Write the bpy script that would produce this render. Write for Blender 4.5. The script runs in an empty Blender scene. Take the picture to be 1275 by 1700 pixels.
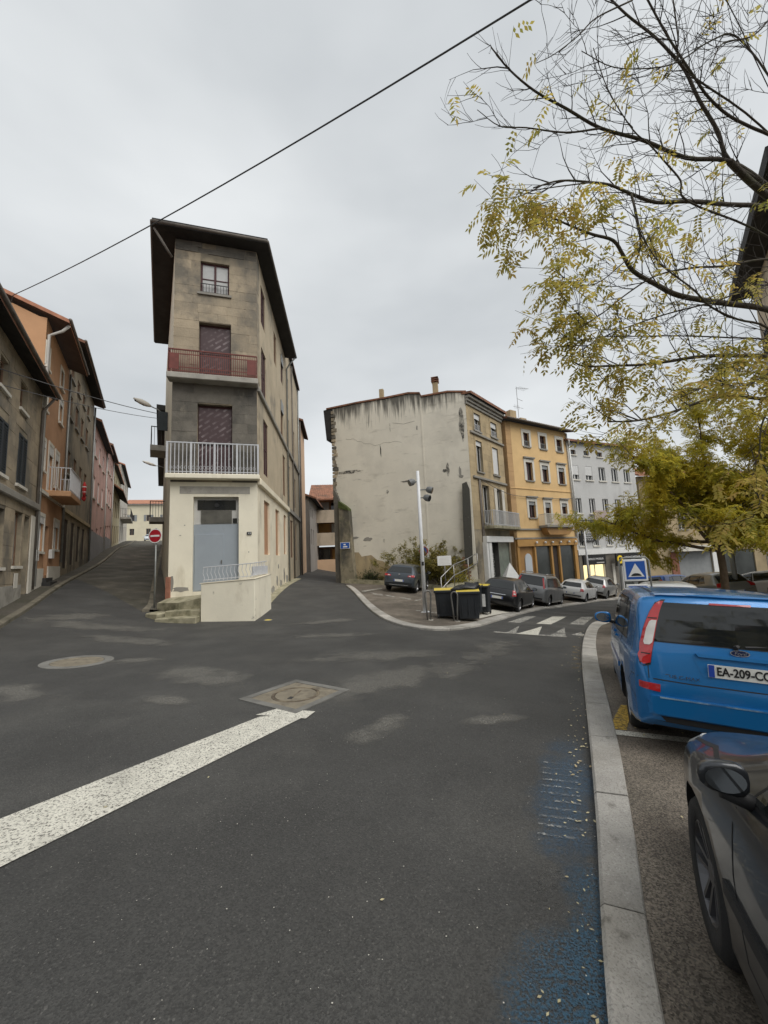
import bpy, bmesh, math, random
import numpy as np
from mathutils import Vector, Matrix
from mathutils.bvhtree import BVHTree
from mathutils.geometry import delaunay_2d_cdt
R = math.radians
sc = bpy.context.scene
col = sc.collection

# ------------------------------------------------------------------ camera
EYE = 1.75
PITCH, ROLL = R(6.68), R(2.5)
cam = bpy.data.cameras.new('camera')
cam.sensor_fit = 'HORIZONTAL'; cam.sensor_width = 36.0
cam.lens = 640.0 / 1275.0 * 36.0
cam.clip_start = 0.05; cam.clip_end = 3000
camo = bpy.data.objects.new('camera', cam); col.objects.link(camo)
_F = Vector((0, math.cos(PITCH), math.sin(PITCH))); _U0 = Vector((0, -math.sin(PITCH), math.cos(PITCH))); _R0 = Vector((1, 0, 0))
_Rt = _R0 * math.cos(ROLL) - _U0 * math.sin(ROLL); _Up = _U0 * math.cos(ROLL) + _R0 * math.sin(ROLL)
camo.matrix_world = Matrix(((_Rt.x, _Up.x, -_F.x, 0), (_Rt.y, _Up.y, -_F.y, 0), (_Rt.z, _Up.z, -_F.z, EYE), (0, 0, 0, 1)))
sc.camera = camo

# ------------------------------------------------------------------ sky, sun, exposure
SUN_EL, SUN_AZ = R(52), R(132)          # azimuth clockwise from +Y: behind the camera, to its right
world = bpy.data.worlds.new('World'); sc.world = world; world.use_nodes = True
wn = world.node_tree.nodes; wl = world.node_tree.links; wn.clear()
w_out = wn.new('ShaderNodeOutputWorld')
sky = wn.new('ShaderNodeTexSky'); sky.sky_type = 'NISHITA'; sky.sun_disc = False
sky.sun_elevation = SUN_EL; sky.sun_rotation = SUN_AZ; sky.air_density = 1.0; sky.dust_density = 3.0
bg1 = wn.new('ShaderNodeBackground'); bg1.inputs['Strength'].default_value = 0.08
wl.new(sky.outputs[0], bg1.inputs[0])
w_tc = wn.new('ShaderNodeTexCoord')
w_map = wn.new('ShaderNodeMapping'); w_map.inputs['Scale'].default_value = (1.0, 1.0, 2.6)
wl.new(w_tc.outputs['Generated'], w_map.inputs['Vector'])
w_no = wn.new('ShaderNodeTexNoise'); w_no.inputs['Scale'].default_value = 1.15; w_no.inputs['Detail'].default_value = 5; w_no.inputs['Roughness'].default_value = 0.45
wl.new(w_map.outputs[0], w_no.inputs['Vector'])
w_cr = wn.new('ShaderNodeValToRGB')
w_cr.color_ramp.elements[0].position = 0.34; w_cr.color_ramp.elements[0].color = (0.520, 0.548, 0.566, 1)
w_cr.color_ramp.elements[1].position = 0.66; w_cr.color_ramp.elements[1].color = (0.815, 0.838, 0.845, 1)
wl.new(w_no.outputs[0], w_cr.inputs[0])
bg2 = wn.new('ShaderNodeBackground'); bg2.inputs['Strength'].default_value = 0.72
wl.new(w_cr.outputs[0], bg2.inputs[0])
w_mx = wn.new('ShaderNodeMixShader'); w_mx.inputs[0].default_value = 0.92
wl.new(bg1.outputs[0], w_mx.inputs[1]); wl.new(bg2.outputs[0], w_mx.inputs[2]); wl.new(w_mx.outputs[0], w_out.inputs[0])

sun = bpy.data.lights.new('sun', 'SUN'); sun.energy = 1.5; sun.angle = R(50); sun.color = (1.0, 0.97, 0.92)
suno = bpy.data.objects.new('sun', sun); col.objects.link(suno)
_sd = Vector((math.sin(SUN_AZ) * math.cos(SUN_EL), math.cos(SUN_AZ) * math.cos(SUN_EL), math.sin(SUN_EL)))
suno.rotation_euler = _sd.to_track_quat('Z', 'Y').to_euler()
vs = sc.view_settings; vs.view_transform = 'Standard'; vs.look = 'None'; vs.gamma = 1.0; vs.use_curve_mapping = False
vs.exposure = 0.63
sc.cycles.max_bounces = 6; sc.cycles.transparent_max_bounces = 12; sc.cycles.use_denoising = True
sc.cycles.denoising_input_passes = 'RGB_ALBEDO_NORMAL'; sc.cycles.denoising_prefilter = 'ACCURATE'

# ------------------------------------------------------------------ helpers
W = {}                                   # world matrices by object name
def tag(o, label=None, cat=None, group=None, kind=None):
    if label: o['label'] = label
    if cat: o['category'] = cat
    if group: o['group'] = group
    if kind: o['kind'] = kind
    return o
def empty(name, M, label, cat, group=None):
    o = bpy.data.objects.new(name, None); o.empty_display_size = 0.3
    col.objects.link(o); o.matrix_world = M; W[o.name] = M.copy()
    return tag(o, label, cat, group)
def place(o, parent=None, M=None):
    M = M if M is not None else Matrix()
    col.objects.link(o)
    if parent is not None:
        o.parent = parent; o.matrix_parent_inverse = W[parent.name].inverted()
    o.matrix_basis = M; W[o.name] = M.copy()
    return o
class MB:
    def __init__(s): s.v = []; s.f = []; s.m = []
    def add(s, vs, fs, mi=0):
        n = len(s.v); s.v += [tuple(v) for v in vs]
        for f in fs: s.f.append([i + n for i in f]); s.m.append(mi)
        return s
    def box(s, x0, x1, y0, y1, z0, z1, mi=0):
        return s.add([(x0, y0, z0), (x1, y0, z0), (x1, y1, z0), (x0, y1, z0), (x0, y0, z1), (x1, y0, z1), (x1, y1, z1), (x0, y1, z1)],
                     [(0, 3, 2, 1), (4, 5, 6, 7), (0, 1, 5, 4), (1, 2, 6, 5), (2, 3, 7, 6), (3, 0, 4, 7)], mi)
    def prism(s, poly, y0, y1, mi=0):
        """poly: list of (x,z), counter-clockwise seen from -y; extruded along y"""
        n = len(poly)
        vs = [(x, y0, z) for x, z in poly] + [(x, y1, z) for x, z in poly]
        fs = [tuple(range(n)), tuple(range(2 * n - 1, n - 1, -1))] + [(i, n + i, n + (i + 1) % n, (i + 1) % n) for i in range(n)]
        return s.add(vs, fs, mi)
    def vprism(s, poly, z0, z1, mi=0):
        """poly: list of (x,y) ccw from above; z0/z1 numbers or per-vertex lists"""
        n = len(poly)
        a = z0 if isinstance(z0, (list, tuple)) else [z0] * n; b = z1 if isinstance(z1, (list, tuple)) else [z1] * n
        vs = [(p[0], p[1], a[i]) for i, p in enumerate(poly)] + [(p[0], p[1], b[i]) for i, p in enumerate(poly)]
        fs = [tuple(range(n - 1, -1, -1)), tuple(range(n, 2 * n))] + [(i, (i + 1) % n, n + (i + 1) % n, n + i) for i in range(n)]
        return s.add(vs, fs, mi)
    def tube(s, pts, rad, n=8, mi=0, cap=True):
        pts = [Vector(p) for p in pts]; k = len(pts)
        rad = rad if isinstance(rad, (list, tuple)) else [rad] * k
        t0 = (pts[1] - pts[0]).normalized(); u = t0.orthogonal().normalized(); base = len(s.v)
        for i, p in enumerate(pts):
            t = (pts[min(i + 1, k - 1)] - pts[max(i - 1, 0)]).normalized()
            u = (u - t * u.dot(t)); u = u.normalized() if u.length > 1e-6 else t.orthogonal().normalized()
            w = t.cross(u)
            for j in range(n):
                a = 2 * math.pi * j / n; s.v.append(tuple(p + (u * math.cos(a) + w * math.sin(a)) * rad[i]))
        for i in range(k - 1):
            for j in range(n):
                a, b = base + i * n + j, base + i * n + (j + 1) % n
                s.f.append([a, b, b + n, a + n]); s.m.append(mi)
        if cap:
            s.f.append([base + j for j in range(n - 1, -1, -1)]); s.m.append(mi)
            s.f.append([base + (k - 1) * n + j for j in range(n)]); s.m.append(mi)
        return s
    def lathe(s, prof, n=24, M=None, mi=0):
        """prof: list of (radius, z); around local z"""
        M = M or Matrix(); base = len(s.v); k = len(prof)
        for r_, z in prof:
            for j in range(n):
                a = 2 * math.pi * j / n; s.v.append(tuple(M @ Vector((r_ * math.cos(a), r_ * math.sin(a), z))))
        for i in range(k - 1):
            for j in range(n):
                a, b = base + i * n + j, base + i * n + (j + 1) % n
                s.f.append([a, b, b + n, a + n]); s.m.append(mi)
        return s
    def mesh(s, name, mats, smooth=False):
        me = bpy.data.meshes.new(name); me.from_pydata(s.v, [], s.f)
        for m in (mats if isinstance(mats, (list, tuple)) else [mats]): me.materials.append(m)
        me.polygons.foreach_set('material_index', s.m)
        if smooth: me.polygons.foreach_set('use_smooth', [True] * len(s.f))
        me.update(); return me
    def build(s, name, mats, parent=None, M=None, smooth=False):
        return place(bpy.data.objects.new(name, s.mesh(name, mats, smooth)), parent, M)
def inst(name, me, parent=None, M=None): return place(bpy.data.objects.new(name, me), parent, M)
def bevel(o, w, seg=1):
    bm = bmesh.new(); bm.from_mesh(o.data)
    bmesh.ops.remove_doubles(bm, verts=bm.verts, dist=1e-5)
    bmesh.ops.bevel(bm, geom=bm.edges[:], offset=w, segments=seg, affect='EDGES', profile=0.5, clamp_overlap=True)
    bm.to_mesh(o.data); bm.free(); return o
def text(name, s, size, mat, parent, M, ext=0.002, shear=0.0, xs=1.0, bold=0.0):
    c = bpy.data.curves.new(name, 'FONT'); c.body = s; c.size = size; c.extrude = ext; c.align_x = 'CENTER'; c.align_y = 'CENTER'; c.shear = shear; c.offset = bold
    o = bpy.data.objects.new(name, c); col.objects.link(o)
    me = bpy.data.meshes.new_from_object(o); bpy.data.objects.remove(o)
    if xs != 1.0:
        for v in me.vertices: v.co.x *= xs
    me.materials.clear(); me.materials.append(mat)
    return place(bpy.data.objects.new(name, me), parent, M)
UPR = Matrix.Rotation(R(90), 4, 'X')     # text lying in xy -> standing, facing -y

# ------------------------------------------------------------------ materials
def new_mat(name):
    m = bpy.data.materials.new(name); m.use_nodes = True; nt = m.node_tree; nt.nodes.clear()
    o = nt.nodes.new('ShaderNodeOutputMaterial'); b = nt.nodes.new('ShaderNodeBsdfPrincipled'); nt.links.new(b.outputs[0], o.inputs[0])
    return m, nt, b, o
def _noise(nt, scale, detail=4, rough=0.55, stretch=None, coord='pos', w=0.0):
    if coord == 'pos': src = nt.nodes.new('ShaderNodeNewGeometry').outputs['Position']
    else: src = nt.nodes.new('ShaderNodeTexCoord').outputs['Object']
    if stretch or w:
        mp = nt.nodes.new('ShaderNodeMapping'); mp.inputs['Scale'].default_value = stretch or (1, 1, 1); mp.inputs['Location'].default_value = (w, w * 1.7, w * .6)
        nt.links.new(src, mp.inputs[0]); src = mp.outputs[0]
    n = nt.nodes.new('ShaderNodeTexNoise'); n.inputs['Scale'].default_value = scale; n.inputs['Detail'].default_value = detail; n.inputs['Roughness'].default_value = rough
    nt.links.new(src, n.inputs['Vector']); return n.outputs[0]
def _ramp(nt, v, a, b, c0=(0, 0, 0, 1), c1=(1, 1, 1, 1)):
    r = nt.nodes.new('ShaderNodeValToRGB'); r.color_ramp.elements[0].position = a; r.color_ramp.elements[1].position = b
    r.color_ramp.elements[0].color = c0; r.color_ramp.elements[1].color = c1; nt.links.new(v, r.inputs[0]); return r.outputs[0]
def _mix(nt, f, a, b, mode='MIX'):
    n = nt.nodes.new('ShaderNodeMix'); n.data_type = 'RGBA'; n.blend_type = mode
    if isinstance(f, (int, float)): n.inputs[0].default_value = f
    else: nt.links.new(f, n.inputs[0])
    for i, x in ((6, a), (7, b)):
        if isinstance(x, (tuple, list)): n.inputs[i].default_value = (*x[:3], 1)
        else: nt.links.new(x, n.inputs[i])
    return n.outputs[2]
def _math(nt, op, a, b):
    n = nt.nodes.new('ShaderNodeMath'); n.operation = op; n.use_clamp = True
    for i, x in ((0, a), (1, b)):
        if isinstance(x, (int, float)): n.inputs[i].default_value = x
        else: nt.links.new(x, n.inputs[i])
    return n.outputs[0]
def M_(name, c, rough=0.85, var=0.25, vscale=1.2, bump=0.25, bscale=30, stains=(), rnd=0.0, metal=0.0, spec=0.4, coat=0.0, coord='pos', hue=None):
    """general procedural material. stains: (colour, noise scale, stretch, lo, hi, amount)"""
    m, nt, b, o = new_mat(name)
    c = tuple(c)
    dark = tuple(x * (1 - var) for x in c); lite = tuple(min(1, x * (1 + var)) for x in c)
    colr = _ramp(nt, _noise(nt, vscale, 6, 0.6, coord=coord), 0.3, 0.7, (*dark, 1), (*lite, 1))
    if rnd:
        oi = nt.nodes.new('ShaderNodeObjectInfo')
        k = _ramp(nt, oi.outputs['Random'], 0, 1, (1 - rnd, 1 - rnd, 1 - rnd, 1), (1 + rnd, 1 + rnd * .9, 1 + rnd * .8, 1))
        colr = _mix(nt, 1.0, colr, k, 'MULTIPLY')
    for i, (sc_, s, st, lo, hi, am) in enumerate(stains):
        f = _ramp(nt, _noise(nt, s, 6, 0.62, st, coord, 3.1 + 5.7 * i), lo, hi, (0, 0, 0, 1), (am, am, am, 1))
        colr = _mix(nt, f, colr, sc_)
    nt.links.new(colr, b.inputs['Base Color'])
    b.inputs['Roughness'].default_value = rough; b.inputs['Metallic'].default_value = metal; b.inputs['Specular IOR Level'].default_value = spec
    b.inputs['Coat Weight'].default_value = coat; b.inputs['Coat Roughness'].default_value = 0.06
    if bump:
        bp = nt.nodes.new('ShaderNodeBump'); bp.inputs['Strength'].default_value = bump; bp.inputs['Distance'].default_value = 0.02
        nt.links.new(_noise(nt, bscale, 5, 0.6, coord=coord), bp.inputs['Height']); nt.links.new(bp.outputs[0], b.inputs['Normal'])
    return m
def emit_mat(name, c, k):
    m, nt, b, o = new_mat(name); e = nt.nodes.new('ShaderNodeEmission'); e.inputs[0].default_value = (*c, 1); e.inputs[1].default_value = k
    nt.links.new(e.outputs[0], o.inputs[0]); return m
def paint_mark(name, c, lo, hi, scale=35.0, base=(0.06, 0.058, 0.055), big=2.0, biglo=0.25, bighi=0.75, lowf=0.25):
    """worn road paint: noise lets the road show through"""
    m, nt, b, o = new_mat(name)
    f1 = _ramp(nt, _noise(nt, scale, 6, 0.7), lo, hi); f2 = _ramp(nt, _noise(nt, big, 3, 0.5, w=4.0), biglo, bighi, (lowf, lowf, lowf, 1))
    f = _math(nt, 'MULTIPLY', f1, f2)
    cc = _mix(nt, _ramp(nt, _noise(nt, 9.0, 4), .3, .7), tuple(x * .82 for x in c), c)
    nt.links.new(cc, b.inputs['Base Color']); b.inputs['Roughness'].default_value = 0.75
    tr = nt.nodes.new('ShaderNodeBsdfTransparent'); mx = nt.nodes.new('ShaderNodeMixShader')
    nt.links.new(f, mx.inputs[0]); nt.links.new(tr.outputs[0], mx.inputs[1]); nt.links.new(b.outputs[0], mx.inputs[2]); nt.links.new(mx.outputs[0], o.inputs[0])
    return m
def asphalt(name, c, dust=(0.16, 0.145, 0.125), dust_lo=0.58, dust_hi=0.78, dust_am=0.6, grain=0.5, moss=None, rough=0.72):
    m, nt, b, o = new_mat(name)
    base = _ramp(nt, _noise(nt, 0.55, 6, 0.6), 0.3, 0.72, (*[x * .82 for x in c], 1), (*[x * 1.25 for x in c], 1))
    d = _ramp(nt, _noise(nt, 0.8, 6, 0.6, (1.0, 1.0, 1.0), w=9.0), dust_lo, dust_hi, (0, 0, 0, 1), (dust_am, dust_am, dust_am, 1))
    base = _mix(nt, d, base, dust)
    if moss:
        d = _ramp(nt, _noise(nt, 0.7, 7, 0.7, w=2.0), .45, .7, (0, 0, 0, 1), (.75, .75, .75, 1)); base = _mix(nt, d, base, moss)
    vo = nt.nodes.new('ShaderNodeTexVoronoi'); vo.inputs['Scale'].default_value = 130
    nt.links.new(nt.nodes.new('ShaderNodeNewGeometry').outputs['Position'], vo.inputs['Vector'])
    sp = nt.nodes.new('ShaderNodeSeparateColor'); nt.links.new(vo.outputs['Color'], sp.inputs[0])
    k = _ramp(nt, sp.outputs[0], 0.0, 1.0, (1 - grain, 1 - grain, 1 - grain, 1), (1 + grain, 1 + grain, 1 + grain * .95, 1))
    base = _mix(nt, 1.0, base, k, 'MULTIPLY')
    pale = _ramp(nt, sp.outputs[1], .965, .99); base = _mix(nt, _math(nt, 'MULTIPLY', pale, .35), base, (.2, .19, .175))
    nt.links.new(base, b.inputs['Base Color']); b.inputs['Specular IOR Level'].default_value = 0.35
    rr = _ramp(nt, _noise(nt, 0.9, 4, .5, w=6.), .3, .7, (rough - .12,) * 3 + (1,), (rough + .12,) * 3 + (1,)); nt.links.new(rr, b.inputs['Roughness'])
    bp = nt.nodes.new('ShaderNodeBump'); bp.inputs['Strength'].default_value = 0.5; bp.inputs['Distance'].default_value = 0.006
    nt.links.new(vo.outputs['Distance'], bp.inputs['Height']); nt.links.new(bp.outputs[0], b.inputs['Normal'])
    return m
BLACKSTREAK = ((.045, .042, .036), 0.9, (2.6, 2.6, .28), .52, .74, .8)
MAT = dict(
    asphalt=asphalt('asphalt', (.053, .052, .0495), dust=(.12, .116, .106), dust_lo=.50, dust_hi=.76, dust_am=.4, grain=.3),
    old_asphalt=asphalt('old_asphalt', (.078, .071, .058), dust=(.19, .17, .135), dust_lo=.46, dust_hi=.66, dust_am=.6, moss=(.035, .035, .022), rough=.8),
    lot_asphalt=asphalt('lot_asphalt', (.115, .096, .078), dust=(.25, .215, .175), dust_lo=.42, dust_hi=.68, dust_am=.7, grain=.6, moss=(.05, .045, .035), rough=.88),
    walk_asphalt=asphalt('walk_asphalt', (.085, .076, .062), dust=(.2, .18, .15), moss=(.05, .05, .03), rough=.85),
    granite=M_('granite', (.42, .40, .365), .82, .2, 2.6, .8, 55, [((.16, .15, .14), 85, None, .52, .62, .5), ((.72, .7, .66), 70, None, .6, .68, .5), ((.17, .155, .125), 1.6, None, .46, .68, .6), ((.08, .072, .055), 7.0, None, .62, .72, .6)], rnd=.14),
    old_kerb=M_('old_mossy_kerb', (.19, .17, .13), .9, .25, 2.0, .5, 40, [((.06, .058, .035), 2.2, None, .48, .7, .7)], rnd=.15),
    buttress=M_('sooty_buttress', (.27, .235, .165), .93, .2, 1.5, .6, 14, [((.06, .058, .05), .7, (1, 1, .7), .42, .58, .85), ((.08, .085, .04), 2.5, None, .55, .7, .5)]),
    soot_band=paint_mark('soot_band', (.07, .067, .055), .22, .38, 4.0, big=1.2, biglo=.1, bighi=.3, lowf=.6),
    cream_ramp=M_('stained_cream_paint', (.82, .765, .62), .8, .07, .9, .2, 16, [((.42, .35, .24), 1.1, (1.6, 1.6, .6), .54, .74, .5), ((.14, .13, .10), 3.2, None, .64, .72, .7)]),
    frame_concrete=M_('manhole_frame_concrete', (.175, .17, .155), .9, .2, 3.0, .4, 50, [((.08, .077, .068), 3, None, .5, .7, .6)]),
    far_tan=M_('tan_flats_render', (.47, .385, .29), .9, .1, .8, .1, 20, [((.28, .23, .17), .9, (1.5, 1.5, .5), .52, .72, .6)]),
    concrete=M_('concrete', (.36, .34, .30), .88, .2, 2.0, .4, 40, [((.12, .11, .09), 2.5, None, .52, .75, .6)]),
    mossy_concrete=M_('mossy_concrete', (.36, .33, .23), .9, .25, 2.5, .5, 30, [((.085, .085, .04), 3.0, None, .45, .68, .8)]),
    cream=M_('cream_paint', (.82, .765, .62), .75, .07, .8, .12, 14, [((.44, .37, .25), 1.3, (1.8, 1.8, .5), .54, .76, .45), ((.2, .18, .15), 4.0, None, .68, .76, .6)]),
    cream_dirty=M_('cream_weathered', (.76, .69, .54), .85, .1, 1.0, .3, 20, [((.3, .26, .2), .8, (1.2, 1.2, .6), .54, .72, .6), ((.14, .13, .11), 2.2, (1.5, 1.5, .5), .62, .74, .55)]),
    stone=M_('weathered_stone', (.385, .32, .23), .92, .16, 1.1, .7, 14, [((.145, .135, .115), .55, (1, 1, .8), .45, .62, .85), ((.11, .10, .088), 3.0, (1, 1, .6), .58, .74, .55), ((.42, .37, .28), 2.2, None, .62, .75, .45)], rnd=.13),
    stone_dark=M_('sooty_stone', (.155, .142, .120), .93, .2, 1.5, .7, 14, [((.055, .052, .047), .8, None, .5, .66, .7), ((.3, .265, .2), 2.4, (1, 1, .5), .62, .74, .6)], rnd=.16),
    mortar=M_('mortar', (.33, .28, .2), .95, .2, 2.0, .5, 30, [((.09, .085, .075), .6, None, .48, .66, .7)]),
    mortar_dark=M_('mortar_dark', (.13, .12, .10), .95, .2, 2.0, .5, 30),
    stucco_tan=M_('tan_stucco', (.46, .385, .275), .92, .12, .8, .35, 18, [((.16, .15, .13), .42, (1, 1, .7), .54, .66, .8), ((.12, .115, .10), 1.6, (1.6, 1.6, .3), .60, .74, .65)]),
    stucco_brown=M_('sooty_brown_stucco', (.30, .25, .18), .93, .15, .9, .4, 16, [((.10, .095, .08), .45, (1, 1, .8), .46, .62, .85), ((.42, .35, .25), 1.5, (1, 1, .5), .62, .76, .5)]),
    gable=M_('cracked_render', (.70, .655, .56), .92, .07, .45, .25, 10,
             [((.46, .43, .37), .45, (1, 1, .9), .48, .68, .5), ((.40, .365, .30), 1.4, (.55, .55, 2.2), .58, .72, .55), ((.16, .15, .13), 2.4, (.4, .4, 1.9), .67, .75, .6), ((.78, .74, .64), .9, None, .58, .72, .5)]),
    soot=paint_mark('soot_stain', (.085, .08, .07), .36, .62, 5.0, big=1.4, biglo=.25, bighi=.6),
    soot_solid=M_('dark_crack', (.06, .057, .05), .95, .35, 2.5, .3, 20, [((.3, .27, .21), 3.0, (2, 2, .5), .6, .72, .8)]),
    ochre=M_('ochre_render', (.46, .265, .15), .9, .1, .9, .2, 20, [((.26, .13, .07), .5, None, .5, .72, .6)]),
    ochre_pale=M_('pale_ochre_render', (.50, .29, .16), .9, .1, .9, .2, 20, [((.25, .2, .15), .8, None, .6, .75, .7)]),
    yellow=M_('yellow_render', (.70, .48, .235), .9, .07, .8, .12, 20, [((.42, .25, .1), .6, (1.5, 1.5, .5), .58, .78, .4)]),
    quoin=M_('yellow_quoin', (.47, .30, .15), .9, .12, .9, .2, 20, rnd=.08),
    beige_stone=M_('yellow_sandstone', (.42, .33, .20), .92, .14, 1.0, .4, 16, [((.2, .17, .12), .9, (1.5, 1.5, .5), .52, .7, .6), ((.09, .08, .07), 2.0, (2, 2, .4), .62, .76, .6)], rnd=.1),
    greywall=M_('pale_grey_render', (.53, .53, .52), .9, .06, .8, .12, 20, [((.33, .32, .31), .7, (1.6, 1.6, .5), .56, .76, .5)]),
    pink=M_('pink_render', (.62, .40, .35), .9, .12, .8, .2, 20, [((.3, .2, .17), .7, (1.5, 1.5, .5), .5, .72, .6)]),
    pale_blue=M_('grey_plinth', (.30, .30, .31), .9, .12, .8, .2, 20),
    far_cream=M_('far_cream_render', (.66, .60, .45), .9, .06, .6, .1, 10), far_yellow=M_('far_yellow_render', (.56, .49, .32), .9, .1, .6, .1, 10),
    far_white=M_('far_white_render', (.58, .54, .47), .9, .08, .6, .1, 10), far_grey=M_('far_grey_render', (.33, .30, .27), .9, .12, .6, .1, 10),
    peach=M_('peach_render', (.62, .42, .27), .9, .1, .6, .15, 20, [((.35, .26, .18), .8, None, .55, .75, .5)]),
    trim=M_('pale_stone_trim', (.64, .61, .54), .85, .1, 2.0, .15, 30, [((.3, .27, .22), 2.0, None, .58, .75, .4)]),
    trim_grey=M_('grey_stone_trim', (.27, .255, .225), .9, .15, 2.0, .3, 30),
    tile=M_('clay_tile', (.22, .105, .065), .9, .3, 3.0, .4, 25, [((.06, .055, .045), 1.2, None, .48, .68, .7), ((.11, .12, .05), 2.5, None, .62, .75, .5)], rnd=.2),
    tile_red=M_('bright_clay_tile', (.40, .19, .12), .9, .25, 3.0, .4, 25, [((.12, .09, .07), 1.2, None, .55, .75, .5)], rnd=.2),
    eave=M_('dark_eave_wood', (.030, .029, .028), .9, .3, 2.0, .2, 20), eave_brown=M_('brown_eave_wood', (.10, .066, .048), .85, .25, 2.0, .2, 20),
    zinc=M_('zinc', (.30, .31, .30), .55, .15, 3.0, .05, 20, metal=.6), copper=M_('dull_pipe', (.16, .14, .12), .7, .25, 3.0, .1, 20, metal=.2),
    white=M_('white_paint', (.74, .74, .72), .6, .06, 3.0, .05, 20, [((.4, .36, .3), 4.0, None, .64, .78, .5)]),
    offwhite=M_('offwhite_frame', (.50, .49, .46), .65, .08, 3.0, .05, 20),
    rail_grey=M_('pale_grey_railing', (.55, .56, .58), .55, .08, 3.0, .05, 30, [((.25, .2, .16), 6, None, .62, .75, .6)]),
    rail_red=M_('red_brown_railing', (.165, .045, .035), .6, .18, 4.0, .05, 30), rail_dark=M_('dark_iron', (.035, .034, .033), .6, .2, 4.0, .05, 30),
    door_grey=M_('grey_blue_door_paint', (.30, .335, .37), .6, .05, 1.5, .06, 20, [((.2, .2, .2), 3, (1, 1, .4), .6, .8, .4)]),
    door_dark=M_('dark_wood_door', (.045, .032, .025), .65, .25, 3.0, .1, 20), door_blue=M_('navy_door', (.035, .04, .11), .55, .15, 3.0, .05, 20),
    shutter_dark=M_('slate_shutter', (.035, .042, .048), .65, .2, 3.0, .1, 30), shutter_white=M_('white_roller_shutter', (.66, .66, .65), .5, .05, 3.0, .0),
    shutter_grey=M_('grey_roller_shutter', (.28, .29, .29), .6, .1, 3.0, .0), shutter_purple=M_('maroon_roller_shutter', (.075, .028, .035), .6, .15, 3.0, .0),
    wood=M_('old_window_wood', (.20, .12, .075), .8, .25, 4.0, .2, 40), maroon=M_('maroon_window_wood', (.075, .026, .028), .6, .2, 4.0, .1, 40),
    board=M_('orange_boarding', (.42, .23, .13), .85, .15, 1.2, .2, 20, [((.24, .15, .1), 2.0, (1, 1, .3), .5, .7, .6)]),
    ochre_shop=M_('ochre_shopfront', (.46, .255, .08), .6, .12, 1.5, .05, 20), ochre_shop_dark=M_('ochre_shop_frame', (.38, .21, .075), .6, .12, 2.0, .05, 20),
    glass=M_('dark_window_glass', (.018, .019, .020), .08, .3, .6, 0, spec=.6), glass_shop=M_('shop_glass', (.05, .055, .052), .12, .4, .5, 0, spec=.6),
    curtain=M_('curtained_pane', (.50, .50, .49), .25, .12, 2.5, 0, spec=.6), dirtyglass=M_('dusty_glass', (.11, .105, .09), .35, .3, 3.0, 0, [((.35, .33, .28), 6, (1, 1, .2), .6, .7, .6)]),
    black=M_('black_plastic', (.016, .016, .017), .55, .2, 6.0, .03, 80), black_matt=M_('black_board', (.02, .02, .02), .8, .2, 4, .0),
    steel=M_('brushed_steel', (.36, .355, .34), .38, .12, 5.0, .03, 60, metal=.85), dark_steel=M_('dull_steel_tube', (.17, .165, .155), .5, .15, 5.0, .03, 60, metal=.55),
    pole_white=M_('white_steel_pole', (.66, .67, .68), .45, .05, 2.0, .02, 40, [((.35, .33, .3), 5, (1, 1, .3), .62, .8, .4)]),
    lamp_grey=M_('lamp_housing', (.15, .155, .155), .55, .12, 5.0, .03, 60), iron=M_('rusty_cast_iron', (.115, .09, .065), .8, .35, 6.0, .6, 60, [((.3, .25, .17), 5.0, None, .46, .62, .8)], metal=.1),
    manhole_sand=M_('sandy_cover_fill', (.21, .182, .135), .92, .2, 5.0, .5, 70, [((.1, .085, .065), 7.0, None, .52, .68, .7)]),
    red_sign=M_('red_sign_face', (.42, .016, .03), .4, .05, 2, 0), blue_sign=M_('blue_sign_face', (.02, .10, .42), .4, .05, 2, 0), white_sign=M_('white_sign_face', (.80, .80, .79), .4, .03, 2, 0),
    yellow_lid=M_('yellow_bin_lid', (.56, .43, .06), .5, .1, 3.0, .02, 40), binbody=M_('charcoal_bin_plastic', (.020, .023, .027), .5, .2, 2.5, .05, 30, [((.07, .07, .065), 4, None, .58, .75, .4)]),
    bag=M_('black_bin_bag', (.012, .012, .013), .28, .2, 6.0, .5, 16), red_cloth=M_('red_cloth', (.45, .03, .03), .8, .1, 6, .1, 40),
    brick=M_('red_brick', (.33, .15, .10), .9, .25, 6.0, .4, 30, rnd=.25),
    bark=M_('mossy_bark', (.070, .058, .045), .95, .35, 8.0, .8, 30, [((.075, .085, .035), 2.5, None, .5, .68, .6)]),
    bark_tan=M_('brown_bark', (.12, .085, .055), .95, .3, 8.0, .8, 30), twig=M_('twig', (.050, .043, .037), .9, .2, 5, 0),
    lit=emit_mat('lit_window', (1.0, .80, .40), 1.0), yellow_ring=M_('yellow_ring', (.85, .60, .03), .5, .05, 3, 0), cable=M_('cable', (.10, .10, .105), .7, .1, 3, 0),
    soil=M_('soil', (.07, .055, .04), .95, .3, 4, .6, 30),
)
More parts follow.
